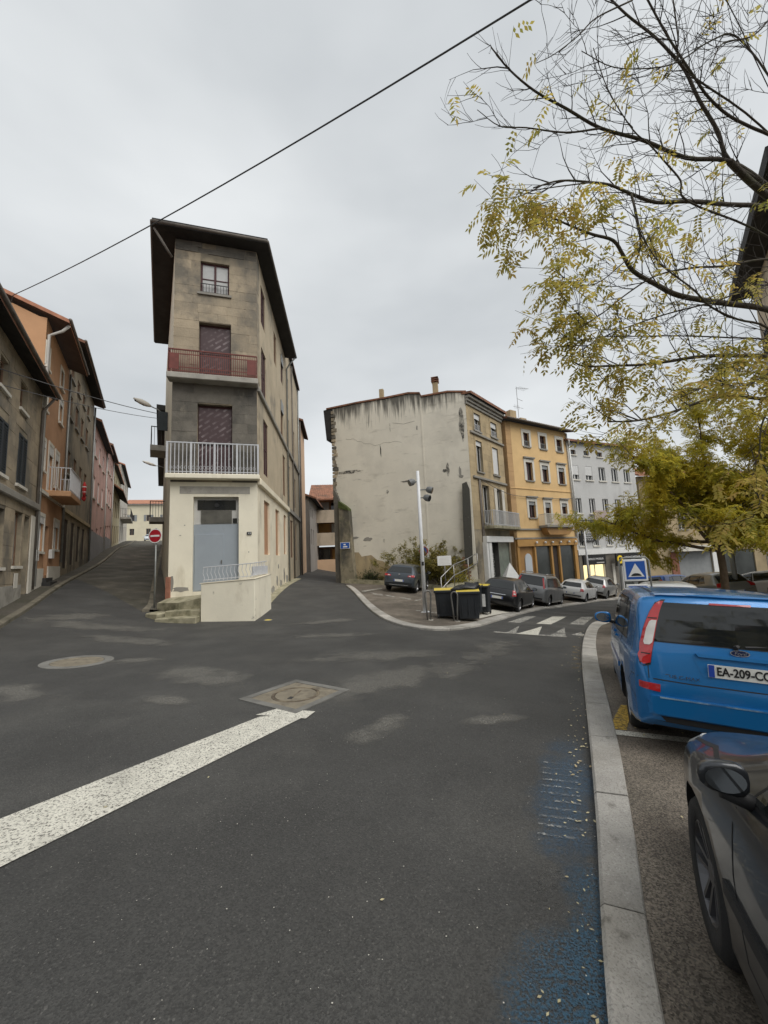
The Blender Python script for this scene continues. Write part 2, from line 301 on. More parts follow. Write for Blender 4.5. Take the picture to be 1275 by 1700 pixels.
def _gable_top():
    m = MAT['gable']; nt = m.node_tree; b = next(n for n in nt.nodes if n.type == 'BSDF_PRINCIPLED'); src = b.inputs['Base Color'].links[0].from_socket
    se = nt.nodes.new('ShaderNodeSeparateXYZ'); nt.links.new(nt.nodes.new('ShaderNodeNewGeometry').outputs['Position'], se.inputs[0])
    mr = nt.nodes.new('ShaderNodeMapRange'); mr.inputs[1].default_value = 10.6; mr.inputs[2].default_value = 13.1; mr.inputs[3].default_value = 0; mr.inputs[4].default_value = 1; nt.links.new(se.outputs['Z'], mr.inputs[0])
    n1 = _noise(nt, 1.0, 6, .6, (5.5, 5.5, .35)); n2 = _noise(nt, .5, 3, .5, (1, 1, .6), w=7.)
    f = _math(nt, 'ADD', _math(nt, 'MULTIPLY', n1, .75), _math(nt, 'MULTIPLY', n2, .35)); f = _math(nt, 'ADD', f, _math(nt, 'MULTIPLY', mr.outputs[0], .42))
    f = _ramp(nt, f, .74, .92, (0, 0, 0, 1), (.9, .9, .9, 1)); f = _math(nt, 'MULTIPLY', f, _ramp(nt, mr.outputs[0], 0, .25))
    nt.links.new(_mix(nt, f, src, (.075, .07, .06)), b.inputs['Base Color'])
_gable_top()

# ------------------------------------------------------------------ terrain
CP = np.array([(0,0,0),(2.6,3.9,-.17),(1,20.4,-.17),(1.9,14.2,-.62),(5.9,18.3,-1.05),(10,22.5,-1.6),(13.5,25.6,-1.95),(18,30,-2.4),(9.3,28.6,-1.25),(16,32.5,-1.75),
(6,25,-.75),(-3,27.9,0.05),(-4.4,13.3,-.25),(-7.7,13.6,-.1),(-8.6,16,.25),(-5.2,17,.0),(-13.7,15,.95),(-10.5,11,.42),(-18,21.2,1.55),(-14,22.5,1.3),(-22.9,30,2.45),(-30,45,4.2),(-25,45,4.2),(-46,80,7.1),(-42,80,7.1),(-60,110,8.6),
(-3.5,31,.1),(-3.5,45,-.2),(0,-10,.35),(-10,0,.4),(8,0,-.55),(8,10,-.80),(16,14,-1.0),(16,20,-1.3),(23,22,-1.5),(25,30,-2.5),(30,40,-3.2),(60,60,-4.0),(60,0,-4),(-60,0,4),(-60,40,5),(0,-60,1),(30,110,-3.),(-15,100,4),(100,20,-5),(2,9,-.33)], float)
def _kern(d2): return 0.5 * d2 * np.log(d2 + 1e-9)
_n = len(CP); _A = np.zeros((_n + 3, _n + 3))
_A[:_n, :_n] = _kern(((CP[:, None, :2] - CP[None, :, :2]) ** 2).sum(-1)) + np.eye(_n) * 1.0
_A[:_n, _n] = 1; _A[:_n, _n + 1:] = CP[:, :2]; _A[_n, :_n] = 1; _A[_n + 1:, :_n] = CP[:, :2].T
_w = np.linalg.solve(_A, np.concatenate([CP[:, 2], np.zeros(3)]))
def gza(x, y):
    x = np.clip(np.asarray(x, float), -75, 75); y = np.clip(np.asarray(y, float), -25, 112)
    d2 = (x[..., None] - CP[:, 0]) ** 2 + (y[..., None] - CP[:, 1]) ** 2
    return _kern(d2) @ _w[:_n] + _w[_n] + _w[_n + 1] * x + _w[_n + 2] * y
def gz(x, y): return float(gza(np.array([x]), np.array([y]))[0])
def gnormal(x, y, e=0.4):
    return Vector((-(gz(x + e, y) - gz(x - e, y)) / (2 * e), -(gz(x, y + e) - gz(x, y - e)) / (2 * e), 1)).normalized()

def grid_axis(lo, hi, fine, far):
    a = list(np.arange(lo, hi + 1e-6, fine)); s = fine; x = hi
    while x < far: s *= 1.09; x += s; a.append(x)
    s = fine; x = lo
    while x > -far: s *= 1.09; x -= s; a.insert(0, x)
    return np.array(a)
gx = grid_axis(-20, 20, 0.6, 700); gy = grid_axis(-3, 36, 0.6, 700)
GX, GY = np.meshgrid(gx, gy); GZ = gza(GX.ravel(), GY.ravel()).reshape(GX.shape)
nx, ny = len(gx), len(gy)
mb = MB(); mb.v = list(zip(GX.ravel().tolist(), GY.ravel().tolist(), GZ.ravel().tolist()))
mb.f = [[j * nx + i, j * nx + i + 1, (j + 1) * nx + i + 1, (j + 1) * nx + i] for j in range(ny - 1) for i in range(nx - 1)]; mb.m = [0] * len(mb.f)
road = tag(mb.build('road', MAT['asphalt'], smooth=True), 'dark asphalt road widening into the junction', kind='structure')

def inside(poly, P):
    poly = np.asarray(poly); x, y = P[:, 0], P[:, 1]; c = np.zeros(len(P), bool); n = len(poly)
    for i in range(n):
        x0, y0 = poly[i]; x1, y1 = poly[(i + 1) % n]
        k = ((y0 > y) != (y1 > y)); 
        if y1 != y0: c ^= k & (x < (x1 - x0) * (y - y0) / (y1 - y0) + x0)
    return c
def resample(pts, d, closed=False):
    pts = [Vector(p[:2]) for p in pts]; out = []
    n = len(pts)
    for i in range(n if closed else n - 1):
        a, b = pts[i], pts[(i + 1) % n]; k = max(1, int(math.ceil((b - a).length / d)))
        out += [a.lerp(b, j / k) for j in range(k)]
    if not closed: out.append(pts[-1])
    return out
def drape(name, poly, mat, dz, res=0.5, skirt=0.0, parent=None, label=None, kind=None, zf=None):
    b = resample(poly, res, True); P = np.array([(p.x, p.y) for p in b]); lo, hi = P.min(0), P.max(0)
    gxx, gyy = np.meshgrid(np.arange(lo[0] + res * .5, hi[0], res), np.arange(lo[1] + res * .5, hi[1], res))
    Q = np.stack([gxx.ravel(), gyy.ravel()], 1)
    if len(Q):
        Q = Q[inside(P, Q)]
        if len(Q): 
            dmin = np.sqrt(((Q[:, None] - P[None]) ** 2).sum(-1)).min(1); Q = Q[dmin > res * .3]
    co = [Vector(p) for p in P] + [Vector(q) for q in Q]
    r = delaunay_2d_cdt(co, [], [list(range(len(P)))], 1, 1e-5)
    vs, fs = r[0], r[2]
    z = gza(np.array([v.x for v in vs]), np.array([v.y for v in vs])) + dz
    m = MB(); m.v = [(v.x, v.y, float(z[i])) for i, v in enumerate(vs)]; m.f = [list(f) for f in fs]; m.m = [0] * len(fs)
    if skirt:
        cnt = {}
        for f in fs:
            for i in range(len(f)):
                e = (f[i], f[(i + 1) % len(f)]); cnt[e] = 1
        for (a, c) in list(cnt):
            if (c, a) not in cnt:
                n = len(m.v); m.v += [(m.v[a][0], m.v[a][1], m.v[a][2] - skirt), (m.v[c][0], m.v[c][1], m.v[c][2] - skirt)]
                m.f.append([c, a, n, n + 1]); m.m.append(0)
    o = m.build(name, mat, parent, smooth=not skirt)
    if kind: tag(o, label, kind=kind)
    return o
def spline(pts, k=8):
    """Catmull-Rom through 2D points"""
    p = [Vector(q) for q in pts]; p = [p[0] * 2 - p[1]] + p + [p[-1] * 2 - p[-2]]; out = []
    for i in range(1, len(p) - 2):
        for j in range(k):
            t = j / k; a, b, c, d = p[i - 1], p[i], p[i + 1], p[i + 2]
            out.append(0.5 * ((2 * b) + (c - a) * t + (2 * a - 5 * b + 4 * c - d) * t * t + (3 * b - a - 3 * c + d) * t ** 3))
    out.append(p[-2]); return out
def arcpts(line, n):
    L = [0]
    for a, b in zip(line[:-1], line[1:]): L.append(L[-1] + (b - a).length)
    out = []
    for k in range(n + 1):
        s = L[-1] * k / n; i = max(j for j in range(len(L)) if L[j] <= s + 1e-9); i = min(i, len(line) - 2)
        out.append(line[i].lerp(line[i + 1], (s - L[i]) / max(1e-9, L[i + 1] - L[i])))
    return out
def kerb(name, label, a, b, h, mat, step=1.0, gap=0.006, drop=.15, jd=None):
    """a: road edge, b: pavement edge (2D point lists). each stone is a part"""
    A, B = spline(a), spline(b)
    LA = sum((q - p).length for p, q in zip(A[:-1], A[1:])); n = max(2, int(LA / step)); sub = 4
    A = arcpts(A, n * sub); Bf = arcpts(B, 400); B = [min(Bf, key=(lambda q: (q - p).length_squared) if jd is None else (lambda q: abs((q - p).cross(jd)) + .02 * (q - p).length)) for p in A]
    root = None; rr = random.Random(5)
    for i in range(n):
        m = MB(); rows = []
        for j in range(sub + 1):
            p, q = A[i * sub + j], B[i * sub + j]
            t = (A[min(i * sub + j + 1, n * sub)] - A[max(i * sub + j - 1, 0)]).normalized()
            if j == 0: p, q = p + t * gap, q + t * gap
            if j == sub: p, q = p - t * gap, q - t * gap
            hz = h + rr.uniform(-.003, .003) * (j in (0, sub)); w = (q - p).normalized()
            zp = gz(p.x, p.y); zq = gz(q.x, q.y); ch = 0.018
            p2 = p + w * ch; q2 = q - w * .008
            rows.append([(p.x, p.y, zp - drop), (p.x, p.y, zp + hz - ch), (p2.x, p2.y, zp + hz), (q2.x, q2.y, zq + hz), (q.x, q.y, zq + hz - .008), (q.x, q.y, zq - drop)])
        k = 6
        for r_ in rows: m.v += r_
        for j in range(sub):
            for c in range(k - 1): m.f.append([j * k + c, j * k + c + 1, (j + 1) * k + c + 1, (j + 1) * k + c]); m.m.append(0)
        m.f.append(list(range(k))); m.m.append(0); m.f.append([sub * k + c for c in range(k - 1, -1, -1)]); m.m.append(0)
        for f in m.f: f.reverse()
        if root is None:
            root = tag(bpy.data.objects.new(name, None), label, kind='structure'); col.objects.link(root); p0 = rows[0][1]
            root.location = p0; W[root.name] = Matrix.Translation(p0)
        m.build('kerb_stone', mat, root)
    return root

# right-hand kerb between the road and the parking bays
KR_a = [(-1.2, -2.6), (-.1, -.2), (.77, 1.69), (1.3, 2.75), (1.87, 3.93), (2.45, 5.15), (3.55, 7.45), (4.95, 10.2), (6.6, 13.2), (7.7, 14.9), (8.6, 15.7), (9.6, 15.9)]
KR_b = [(-1.03, -2.69), (.07, -.28), (.94, 1.61), (1.49, 2.66), (2.09, 3.83), (2.68, 5.04), (3.79, 7.33), (5.2, 10.06), (6.86, 13.0), (7.96, 14.5), (8.73, 15.24), (9.6, 15.45)]
kerb('kerb_parking', 'pale granite kerb beside the blue car parking bay', KR_a, KR_b, .075, MAT['granite'], jd=Vector((.975, -.22)))
right_lot = drape('parking_bay', [(p.x, p.y) for p in spline(KR_b, 4)] + [(14, 15.5), (20, 20), (30, 24), (34, 14), (16, -2), (6, -6)], MAT['lot_asphalt'], .062, .5, label='worn brown tarmac of the parking bays beside the kerb', kind='structure')
# corner kerb round the small car park
KC_a = [(-2.5, 23.6), (-1.75, 20.2), (-1.12, 17.4), (-.42, 14.75), (.25, 12.95), (.95, 12.0), (1.8, 11.85), (2.9, 13.0), (4.3, 15.15), (6.85, 18.9), (10.8, 23.8), (15.8, 28.9), (21.5, 33.4)]
KC_b = [(-2.2, 23.6), (-1.45, 20.2), (-.82, 17.5), (-.1, 15.0), (.52, 13.35), (1.12, 12.55), (1.72, 12.45), (2.6, 13.3), (3.98, 15.4), (6.55, 19.15), (10.5, 24.05), (15.5, 29.2), (21.2, 33.7)]
kerb('kerb_corner', 'pale kerb curving round the corner car park', KC_a, KC_b, .07, MAT['granite'])
corner_lot = drape('car_park', [(p.x, p.y) for p in spline(KC_b, 4)] + [(25.5, 36.6), (16.5, 33.6), (9.2, 29.2), (5.9, 25.2), (-2.9, 27.6), (-2.6, 24.4)], MAT['lot_asphalt'], .055, .6, label='brown tarmac of the corner car park', kind='structure')
# left street
SD = Vector((math.sin(R(-31.2)), math.cos(R(-31.2)))); SN = Vector((-SD.y, SD.x)) * -1      # along the street, to its right
P1 = Vector((-13.72, 15.0))
def st(s, o): p = P1 + SD * s + SN * o; return (p.x, p.y)
KL_b = [st(-12, .55), st(-6, .5), st(0, .48), st(8, .55), st(18, .7), st(34, 1.0), st(55, 1.2), st(80, 1.0)]
KL_a = [st(-12, .73), st(-6, .67), st(0, .64), st(8, .71), st(18, .87), st(34, 1.18), st(55, 1.4), st(80, 1.2)]
KLr_a = [(-8.95, 14.3), (-9.6, 15.75), (-12.95, 21.6), (-18.3, 31.0), (-24.1, 41.5), (-33.5, 59.0), (-44, 79)]
KLr_b = [(-8.75, 14.4), (-9.42, 15.85), (-12.78, 21.7), (-18.12, 31.1), (-23.9, 41.6), (-33.3, 59.1), (-43.8, 79)]
street = drape('side_street', [(p.x, p.y) for p in spline(KL_a, 3)][8:] + [(p.x, p.y) for p in spline(KLr_a, 4)][::-1], MAT['old_asphalt'], .004, .8, label='old patched asphalt of the side street climbing uphill', kind='structure')
kerb('kerb_street', 'worn stone kerb below the house fronts of the side street', KL_a[::-1], KL_b[::-1], .11, MAT['old_kerb'], 1.6)
kerb('kerb_narrow', 'narrow kerb beside the tall corner house in the side street', KLr_a, KLr_b, .11, MAT['old_kerb'], 1.6)
drape('pavement', [(p.x, p.y) for p in spline(KL_b, 3)] + [st(80, -.5), st(-12, -.5)], MAT['walk_asphalt'], .10, .7, label='tarmac pavement below the house fronts', kind='structure')
drape('pavement_narrow', [(p.x, p.y) for p in spline(KLr_b, 4)] + [(-42, 79), (-8.0, 16.5), (-8.0, 14.6)], MAT['walk_asphalt'], .10, .7, label='narrow pavement beside the tall corner house', kind='structure')

# ------------------------------------------------------------------ paint on the road
MK = dict(white=paint_mark('white_road_paint', (.68, .655, .57), .35, .50, 60, biglo=.1, bighi=.45, lowf=.65), white_worn=paint_mark('worn_white_paint', (.62, .60, .54), .42, .60, 30, biglo=.22, bighi=.5),
          blue=paint_mark('worn_blue_paint', (.05, .15, .28), .44, .68, 110, big=2.4, biglo=.36, bighi=.66, lowf=0.06), blue_faint=paint_mark('faint_blue_paint', (.055, .088, .12), .3, .8, 60, biglo=.25, bighi=.8),
          yellow=paint_mark('worn_yellow_paint', (.62, .40, .07), .36, .55, 30, biglo=.15, bighi=.5), yellow_worn=paint_mark('faded_yellow_paint', (.55, .36, .09), .5, .64, 25, biglo=.35, bighi=.6),
          scratch=paint_mark('scratched_paint', (.40, .40, .38), .46, .64, 45, big=5, biglo=.35, bighi=.6, lowf=.1),
          patch=paint_mark('dusty_patch', (.165, .152, .13), .42, .6, 7, big=1.2, biglo=.3, bighi=.6))
_mk = [0]
def marking(poly, mat, parent=road, base=0.0, res=.35):
    _mk[0] += 1
    return drape('marking', poly, mat, base + .006 + .0004 * (_mk[0] % 9), res, parent=parent)
# thick give-way line with a darker groove, running to the manhole
def quad_between(a0, a1, b0, b1, f0, f1):
    a0, a1, b0, b1 = map(Vector, (a0, a1, b0, b1)); return [tuple(a0.lerp(b0, f0)), tuple(a1.lerp(b1, f0)), tuple(a1.lerp(b1, f1)), tuple(a0.lerp(b0, f1))]
WL = ((-4.12, .93), (-1.56, 4.74), (-3.55, .40), (-.95, 4.86))
marking(quad_between(*WL, 0, 1), MK['white'], base=.002)
marking([(-1.62, 4.80), (-1.42, 5.0), (-.93, 4.88), (-1.0, 4.66)], MK['white'], base=.004)
# faded bars and triangles of the raised crossing
for p, k in (([(4.36, 14.61), (5.95, 17.02), (6.4, 17.17), (4.85, 14.6)], 'white_worn'), ([(5.38, 14.49), (7.2, 17.42), (7.86, 17.52), (5.88, 14.42)], 'white'), ([(6.63, 14.6), (8.54, 17.56), (9.1, 17.6), (7.12, 14.52)], 'white_worn'),
             ([(3.42, 11.65), (4.5, 13.7), (3.71, 11.66)], 'white_worn'), ([(3.66, 11.47), (5.26, 13.67), (4.22, 11.29)], 'white'), ([(4.62, 11.42), (5.97, 13.53), (4.92, 11.12)], 'white_worn'), ([(5.3, 11.62), (5.9, 12.3), (5.6, 11.3)], 'white_worn'),
             ([(3.15, 11.96), (4.99, 11.24), (4.89, 11.01), (3.07, 11.67)], 'white_worn')):
    marking(p, MK[k])
for i in range(7):                      # yellow rungs by the kerb
    t = i / 6; a = Vector((3.12, 6.95)).lerp(Vector((4.2, 9.2)), t); marking([(a.x, a.y), (a.x + .42, a.y - .2), (a.x + .47, a.y - .1), (a.x + .05, a.y + .1)], MK['yellow_worn'])
for i in range(11):                     # scratched white rungs in the worn blue bay
    t = i / 10; a = Vector((.9, 2.72)).lerp(Vector((1.3, 3.62)), t); marking([(a.x, a.y), (a.x + .27, a.y - .06), (a.x + .28, a.y - .04), (a.x + .01, a.y + .02)], MK['scratch'], base=.003)
for p in ([(-1.35, 20.34), (-.26, 22.11), (-.26, 21.72), (-1.23, 19.98)], [(-.9, 19.96), (-.24, 19.36), (-.24, 19.04), (-.64, 19.29)], [(-.09, 19.3), (.36, 18.96), (.33, 18.75), (-.09, 19.07)],
          [(.6, 18.86), (1.09, 18.66), (1.05, 18.37), (.67, 18.52)], [(1.2, 18.17), (1.31, 18.16), (1.67, 18.77), (1.69, 18.99)], [(1.1, 15.9), (1.9, 15.6), (1.95, 15.75), (1.15, 16.05)]):
    marking(p, MK['white_worn'], corner_lot, .055)
marking([(3.38, 14.85), (4.9, 16.9), (5.6, 17.7), (4.74, 17.9), (4.0, 17.0), (3.0, 15.3)], paint_mark('pale_concrete_apron', (.55, .52, .45), .2, .3, 30, biglo=0, bighi=.2), corner_lot, .055)
marking([(2.19, 4.17), (4.4, 3.62), (4.34, 3.5), (2.13, 4.06)], MK['white'], right_lot, .062)
marking([(2.2, 4.19), (2.75, 4.9), (2.87, 4.86), (2.36, 4.15)], MK['yellow'], right_lot, .062)
def dust_mat(name='dried_mud_film', colr=(.175, .167, .148), am=.8, fine=60, flo=.25, fhi=.6):
    """dried mud: fades out from the middle of its own patch"""
    m, nt, b, o = new_mat(name); g = nt.nodes.new('ShaderNodeTexCoord'); ln = nt.nodes.new('ShaderNodeVectorMath'); ln.operation = 'LENGTH'; nt.links.new(g.outputs['Object'], ln.inputs[0])
    k = _math(nt, 'SUBTRACT', _math(nt, 'ADD', _math(nt, 'MULTIPLY', _noise(nt, 2.3, 6, .62), 1.1), .1), _math(nt, 'MULTIPLY', ln.outputs['Value'], .55))
    f = _ramp(nt, k, .22, .5, (0, 0, 0, 1), (am, am, am, 1)); f = _math(nt, 'MULTIPLY', f, _ramp(nt, _noise(nt, fine, 4, .6), flo, fhi)); f = _math(nt, 'MULTIPLY', f, _ramp(nt, ln.outputs['Value'], .6, .98, (1, 1, 1, 1), (0, 0, 0, 1)))
    b.inputs['Base Color'].default_value = (*colr, 1); b.inputs['Roughness'].default_value = .9
    t = nt.nodes.new('ShaderNodeBsdfTransparent'); mx = nt.nodes.new('ShaderNodeMixShader'); nt.links.new(f, mx.inputs[0]); nt.links.new(t.outputs[0], mx.inputs[1]); nt.links.new(b.outputs[0], mx.inputs[2]); nt.links.new(mx.outputs[0], o.inputs[0]); return m
DUST = dust_mat(); BLUEF = dust_mat('worn_blue_film', (.06, .14, .215), .85, 85, .42, .68); BLUEF2 = dust_mat('faint_blue_film', (.06, .11, .17), .75, 60, .3, .7)
for i, (cx, cy, rx, ry, a) in enumerate([(.96, 2.1, .8, .30, 64), (.42, 1.5, .65, .36, 45), (.66, 1.8, .7, .36, 64), (1.3, 3.2, 1.4, .36, 65), (-5.4, 5.8, 1.0, .45, 150), (-.2, 8.0, 2.2, .8, 8), (.1, 6.3, 2.6, .8, 35), (-.15, 4.4, .7, .3, 50), (-3.2, 6.7, 1.6, .7, 150), (1.15, 4.6, .6, .2, 10), (-3.0, 5.4, .6, .25, 160), (-5.0, 7.8, .8, .4, 20), (-10, 12.4, 1.8, .7, 60), (-8.6, 11.6, 3.0, .8, 10), (2.2, 8.6, 2.5, .6, 60), (-6.5, 10.0, 2.2, .7, 165), (-1.5, 10.8, 1.6, .5, 10), (-2.0, 13.5, 1.8, .5, 30)]):
    n = 28; m = MB(); M = Matrix.Translation((cx, cy, gz(cx, cy))) @ Matrix.Rotation(R(a), 4, 'Z') @ Matrix.Diagonal((rx, ry, 1, 1)); Mi = M.inverted()
    for r_ in range(7):
        for k in range(n):
            q = M @ Vector((r_ / 6 * math.cos(2 * math.pi * k / n), r_ / 6 * math.sin(2 * math.pi * k / n), 0)); q.z = gz(q.x, q.y) + .003 + .0003 * i; m.v.append(tuple(Mi @ q))
    m.f = [[r_ * n + k, (r_ + 1) * n + k, (r_ + 1) * n + (k + 1) % n, r_ * n + (k + 1) % n] for r_ in range(6) for k in range(n)]; m.m = [0] * len(m.f)
    m.build('mud_film' if i > 3 else 'blue_paint', DUST if i > 3 else (BLUEF2 if i == 3 else BLUEF), road, M, smooth=True)
# ------------------------------------------------------------------ buildings
class Fr:
    """facade frame: x along the wall, y into the building, z = world height"""
    def __init__(s, x, y, az): s.M = Matrix.Translation((x, y, 0)) @ Matrix.Rotation(R(90 - az), 4, 'Z'); s.x, s.y, s.az = x, y, az
    def pt(s, a, y=0): v = s.M @ Vector((a, y, 0)); return v.x, v.y
def building(name, fr, label, group=None):
    z = gz(fr.x, fr.y); return empty(name, Matrix.Translation((0, 0, z)) @ fr.M, label, 'house', group)
def wall(root, fr, s0, s1, z0, z1, openings, mat, t=.22, name='wall', T=.35):
    xs = sorted({s0, s1} | {round(v, 4) for o in openings for v in o[:2] if s0 < v < s1}); zs = sorted({z0, z1} | {round(v, 4) for o in openings for v in o[2:4] if z0 < v < z1})
    mb = MB()
    def opened(x, z): return any(o[0] - 1e-6 < x < o[1] + 1e-6 and o[2] - 1e-6 < z < o[3] + 1e-6 for o in openings)
    for i in range(len(xs) - 1):
        j = 0
        while j < len(zs) - 1:
            if opened((xs[i] + xs[i + 1]) / 2, (zs[j] + zs[j + 1]) / 2): j += 1; continue
            k = j
            while k < len(zs) - 1 and not opened((xs[i] + xs[i + 1]) / 2, (zs[k] + zs[k + 1]) / 2): k += 1
            a, b, c, d = xs[i], xs[i + 1], zs[j], zs[k]
            mb.add([(a, 0, c), (b, 0, c), (b, 0, d), (a, 0, d)], [(0, 1, 2, 3)]); j = k
    for o in openings:
        a, b, c, d = (round(v, 4) for v in o[:4])
        mb.add([(a, 0, c), (b, 0, c), (b, 0, d), (a, 0, d), (a, T, c), (b, T, c), (b, T, d), (a, T, d)], [(0, 4, 5, 1), (1, 5, 6, 2), (2, 6, 7, 3), (3, 7, 4, 0)])
    mb.add([(s0, 0, z0), (s0, 0, z1), (s0, T, z1), (s0, T, z0)], [(0, 1, 2, 3)]); mb.add([(s1, 0, z0), (s1, T, z0), (s1, T, z1), (s1, 0, z1)], [(0, 1, 2, 3)])
    mb.add([(s0, 0, z1), (s1, 0, z1), (s1, T, z1), (s0, T, z1)], [(0, 1, 2, 3)])
    mb.add([(s0, T, z0), (s1, T, z0), (s1, T, z1), (s0, T, z1)], [(3, 2, 1, 0)])
    return mb.build(name, mat, root, fr.M)
def window(root, fr, s0, s1, z0, z1, t=.18, frame='offwhite', pane='glass', cols=2, rows=1, sill='trim_grey', surround=None, roller=None, rfrac=.3, louvre=None, hood=None, grille=None, curt=0, name='window', sw=.14):
    fw = min(.07, (s1 - s0) * .09); mb = MB()
    mb.box(s0, s1, t, t + .07, z0, z0 + fw).box(s0, s1, t, t + .07, z1 - fw, z1).box(s0, s0 + fw, t, t + .07, z0 + fw, z1 - fw).box(s1 - fw, s1, t, t + .07, z0 + fw, z1 - fw)
    cw = (s1 - s0 - 2 * fw) / cols; rh = (z1 - z0 - 2 * fw) / rows
    for i in range(1, cols): x = s0 + fw + cw * i; mb.box(x - fw * .6, x + fw * .6, t - .012, t + .06, z0 + fw, z1 - fw)
    for j in range(1, rows): z = z0 + fw + rh * j; mb.box(s0 + fw, s1 - fw, t + .004, t + .055, z - .018, z + .018)
    w = mb.build(name, MAT[frame], root, fr.M)
    for i in range(cols):
        for j in range(rows):
            x = s0 + fw + cw * i; z = z0 + fw + rh * j
            p = pane if not (curt and (i + j) % 2 == curt - 1) else 'curtain'
            MB().box(x, x + cw, t + .03, t + .045, z, z + rh).build('pane', MAT[p], w, fr.M)
    if sill: MB().box(s0 - .1, s1 + .1, -.09, .04, z0 - .1, z0 - .003).build('sill', MAT[sill], w, fr.M)
    if surround:
        m = MB(); m.box(s0 - sw, s0, -.035, .02, z0, z1 + sw * 1.3).box(s1, s1 + sw, -.035, .02, z0, z1 + sw * 1.3).box(s0, s1, -.035, .02, z1, z1 + sw * 1.3)
        m.build('surround', MAT[surround], w, fr.M)
    if hood: MB().box(s0 - .25, s1 + .25, -.16, .02, z1 + sw * 1.3 + .02, z1 + sw * 1.3 + .13).build('hood', MAT[hood], w, fr.M)
    if roller:
        m = MB(); zb = z1 - (z1 - z0) * rfrac; n = max(3, int((z1 - zb) / .07)); h = (z1 - zb) / n
        for i in range(n): m.prism([(s0 + .01, zb + h * i), (s1 - .01, zb + h * i), (s1 - .01, zb + h * (i + .93)), (s0 + .01, zb + h * (i + .93))], t - .10, t - .075 + .01 * (i % 2))
        m.box(s0 + .01, s1 - .01, t - .07, t - .06, zb, z1)
        tag(m.build('shutter', MAT[roller], w, fr.M), kind='stuff')
    if louvre:
        lw = (s1 - s0) * .52
        for sgn in (-1, 1):
            x0 = s0 - lw if sgn < 0 else s1; x1 = x0 + lw
            m = MB().box(x0, x0 + .06, -.06, -.02, z0, z1).box(x1 - .06, x1, -.06, -.02, z0, z1).box(x0 + .06, x1 - .06, -.06, -.02, z0, z0 + .1).box(x0 + .06, x1 - .06, -.06, -.02, z1 - .1, z1).box(x0 + .06, x1 - .06, -.06, -.02, (z0 + z1) / 2 - .05, (z0 + z1) / 2 + .05)
            n = int((z1 - z0) / .09)
            sh = m.build('shutter', MAT[louvre], w, fr.M); q = MB()
            for i in range(n):
                z = z0 + .08 + (z1 - z0 - .16) * i / n; q.add([(x0 + .055, -.055, z), (x1 - .055, -.055, z), (x1 - .055, -.03, z + .07), (x0 + .055, -.03, z + .07)], [(0, 1, 2, 3)])
            q.box(x0 + .055, x1 - .055, -.028, -.022, z0 + .05, z1 - .05); q2 = q.mesh('louvre', MAT[louvre])
            # join the tiny louvres into the leaf itself
            bm = bmesh.new(); bm.from_mesh(sh.data); bm.from_mesh(q2); bm.to_mesh(sh.data); bm.free(); bpy.data.meshes.remove(q2); tag(sh, kind='stuff')
    if grille:
        n = max(3, int((s1 - s0) / .11)); zt = z0 + .48
        m = MB().box(s0, s1, .02, .045, zt - .03, zt).box(s0, s1, .02, .045, z0 + .06, z0 + .09)
        for i in range(n + 1): x = s0 + (s1 - s0) * i / n; m.box(x - .009, x + .009, .023, .042, z0, zt)
        tag(m.build('grille', MAT[grille], w, fr.M), kind='stuff')
    return w
def panel(root, fr, name, s0, s1, y0, y1, z0, z1, mat, parent=None, bev=0):
    o = MB().box(s0, s1, y0, y1, z0, z1).build(name, MAT[mat] if isinstance(mat, str) else mat, parent or root, fr.M)
    return bevel(o, bev) if bev else o
def pipe(root, fr, pts, r=.05, mat='zinc', name='drainpipe'): return MB().tube(pts, r, 8).build(name, MAT[mat], root, fr.M, smooth=True)
def balcony(root, fr, s0, s1, z, depth, zt, slab='concrete', rail='rail_grey', nbar=16, th=.18, split=True, bar=.012, sides=True, posts=0):
    b = MB().prism([(s0, z - th), (s1, z - th), (s1, z), (s0, z)], -depth, .02).build('balcony', MAT[slab], root, fr.M); bevel(b, .025)
    y = -depth + .05; x0, x1 = s0 + .05, s1 - .05
    MB().box(x0, x1, y - .025, y + .025, zt - .045, zt).box(x0, x1, y - .015, y + .015, z + .06, z + .09).build('rail', MAT[rail], b, fr.M)
    if sides:
        for x in (x0, x1):
            MB().box(x - .02, x + .02, y + .03, 0, zt - .04, zt - .003).build('side_rail', MAT[rail], b, fr.M)
    me = MB().box(-bar, bar, -bar, bar, 0, 1).mesh('baluster', MAT[rail])
    xs = [(x0 + (x1 - x0) * i / nbar, y) for i in range(nbar + 1)]
    if sides:
        k = max(2, int(nbar * depth / (x1 - x0)))
        xs += [(x, y + (-y) * i / k) for x in (x0, x1) for i in range(1, k)]
    if split:
        for x, yy in xs: inst('baluster', me, b, fr.M @ Matrix.Translation((x, yy, z - .002)) @ Matrix.Diagonal((1, 1, zt - .04 - z, 1)))
    else:
        m = MB()
        for x, yy in xs: m.box(x - bar, x + bar, yy - bar, yy + bar, z, zt - .04)
        tag(m.build('balusters', MAT[rail], b, fr.M), kind='stuff')
    return b
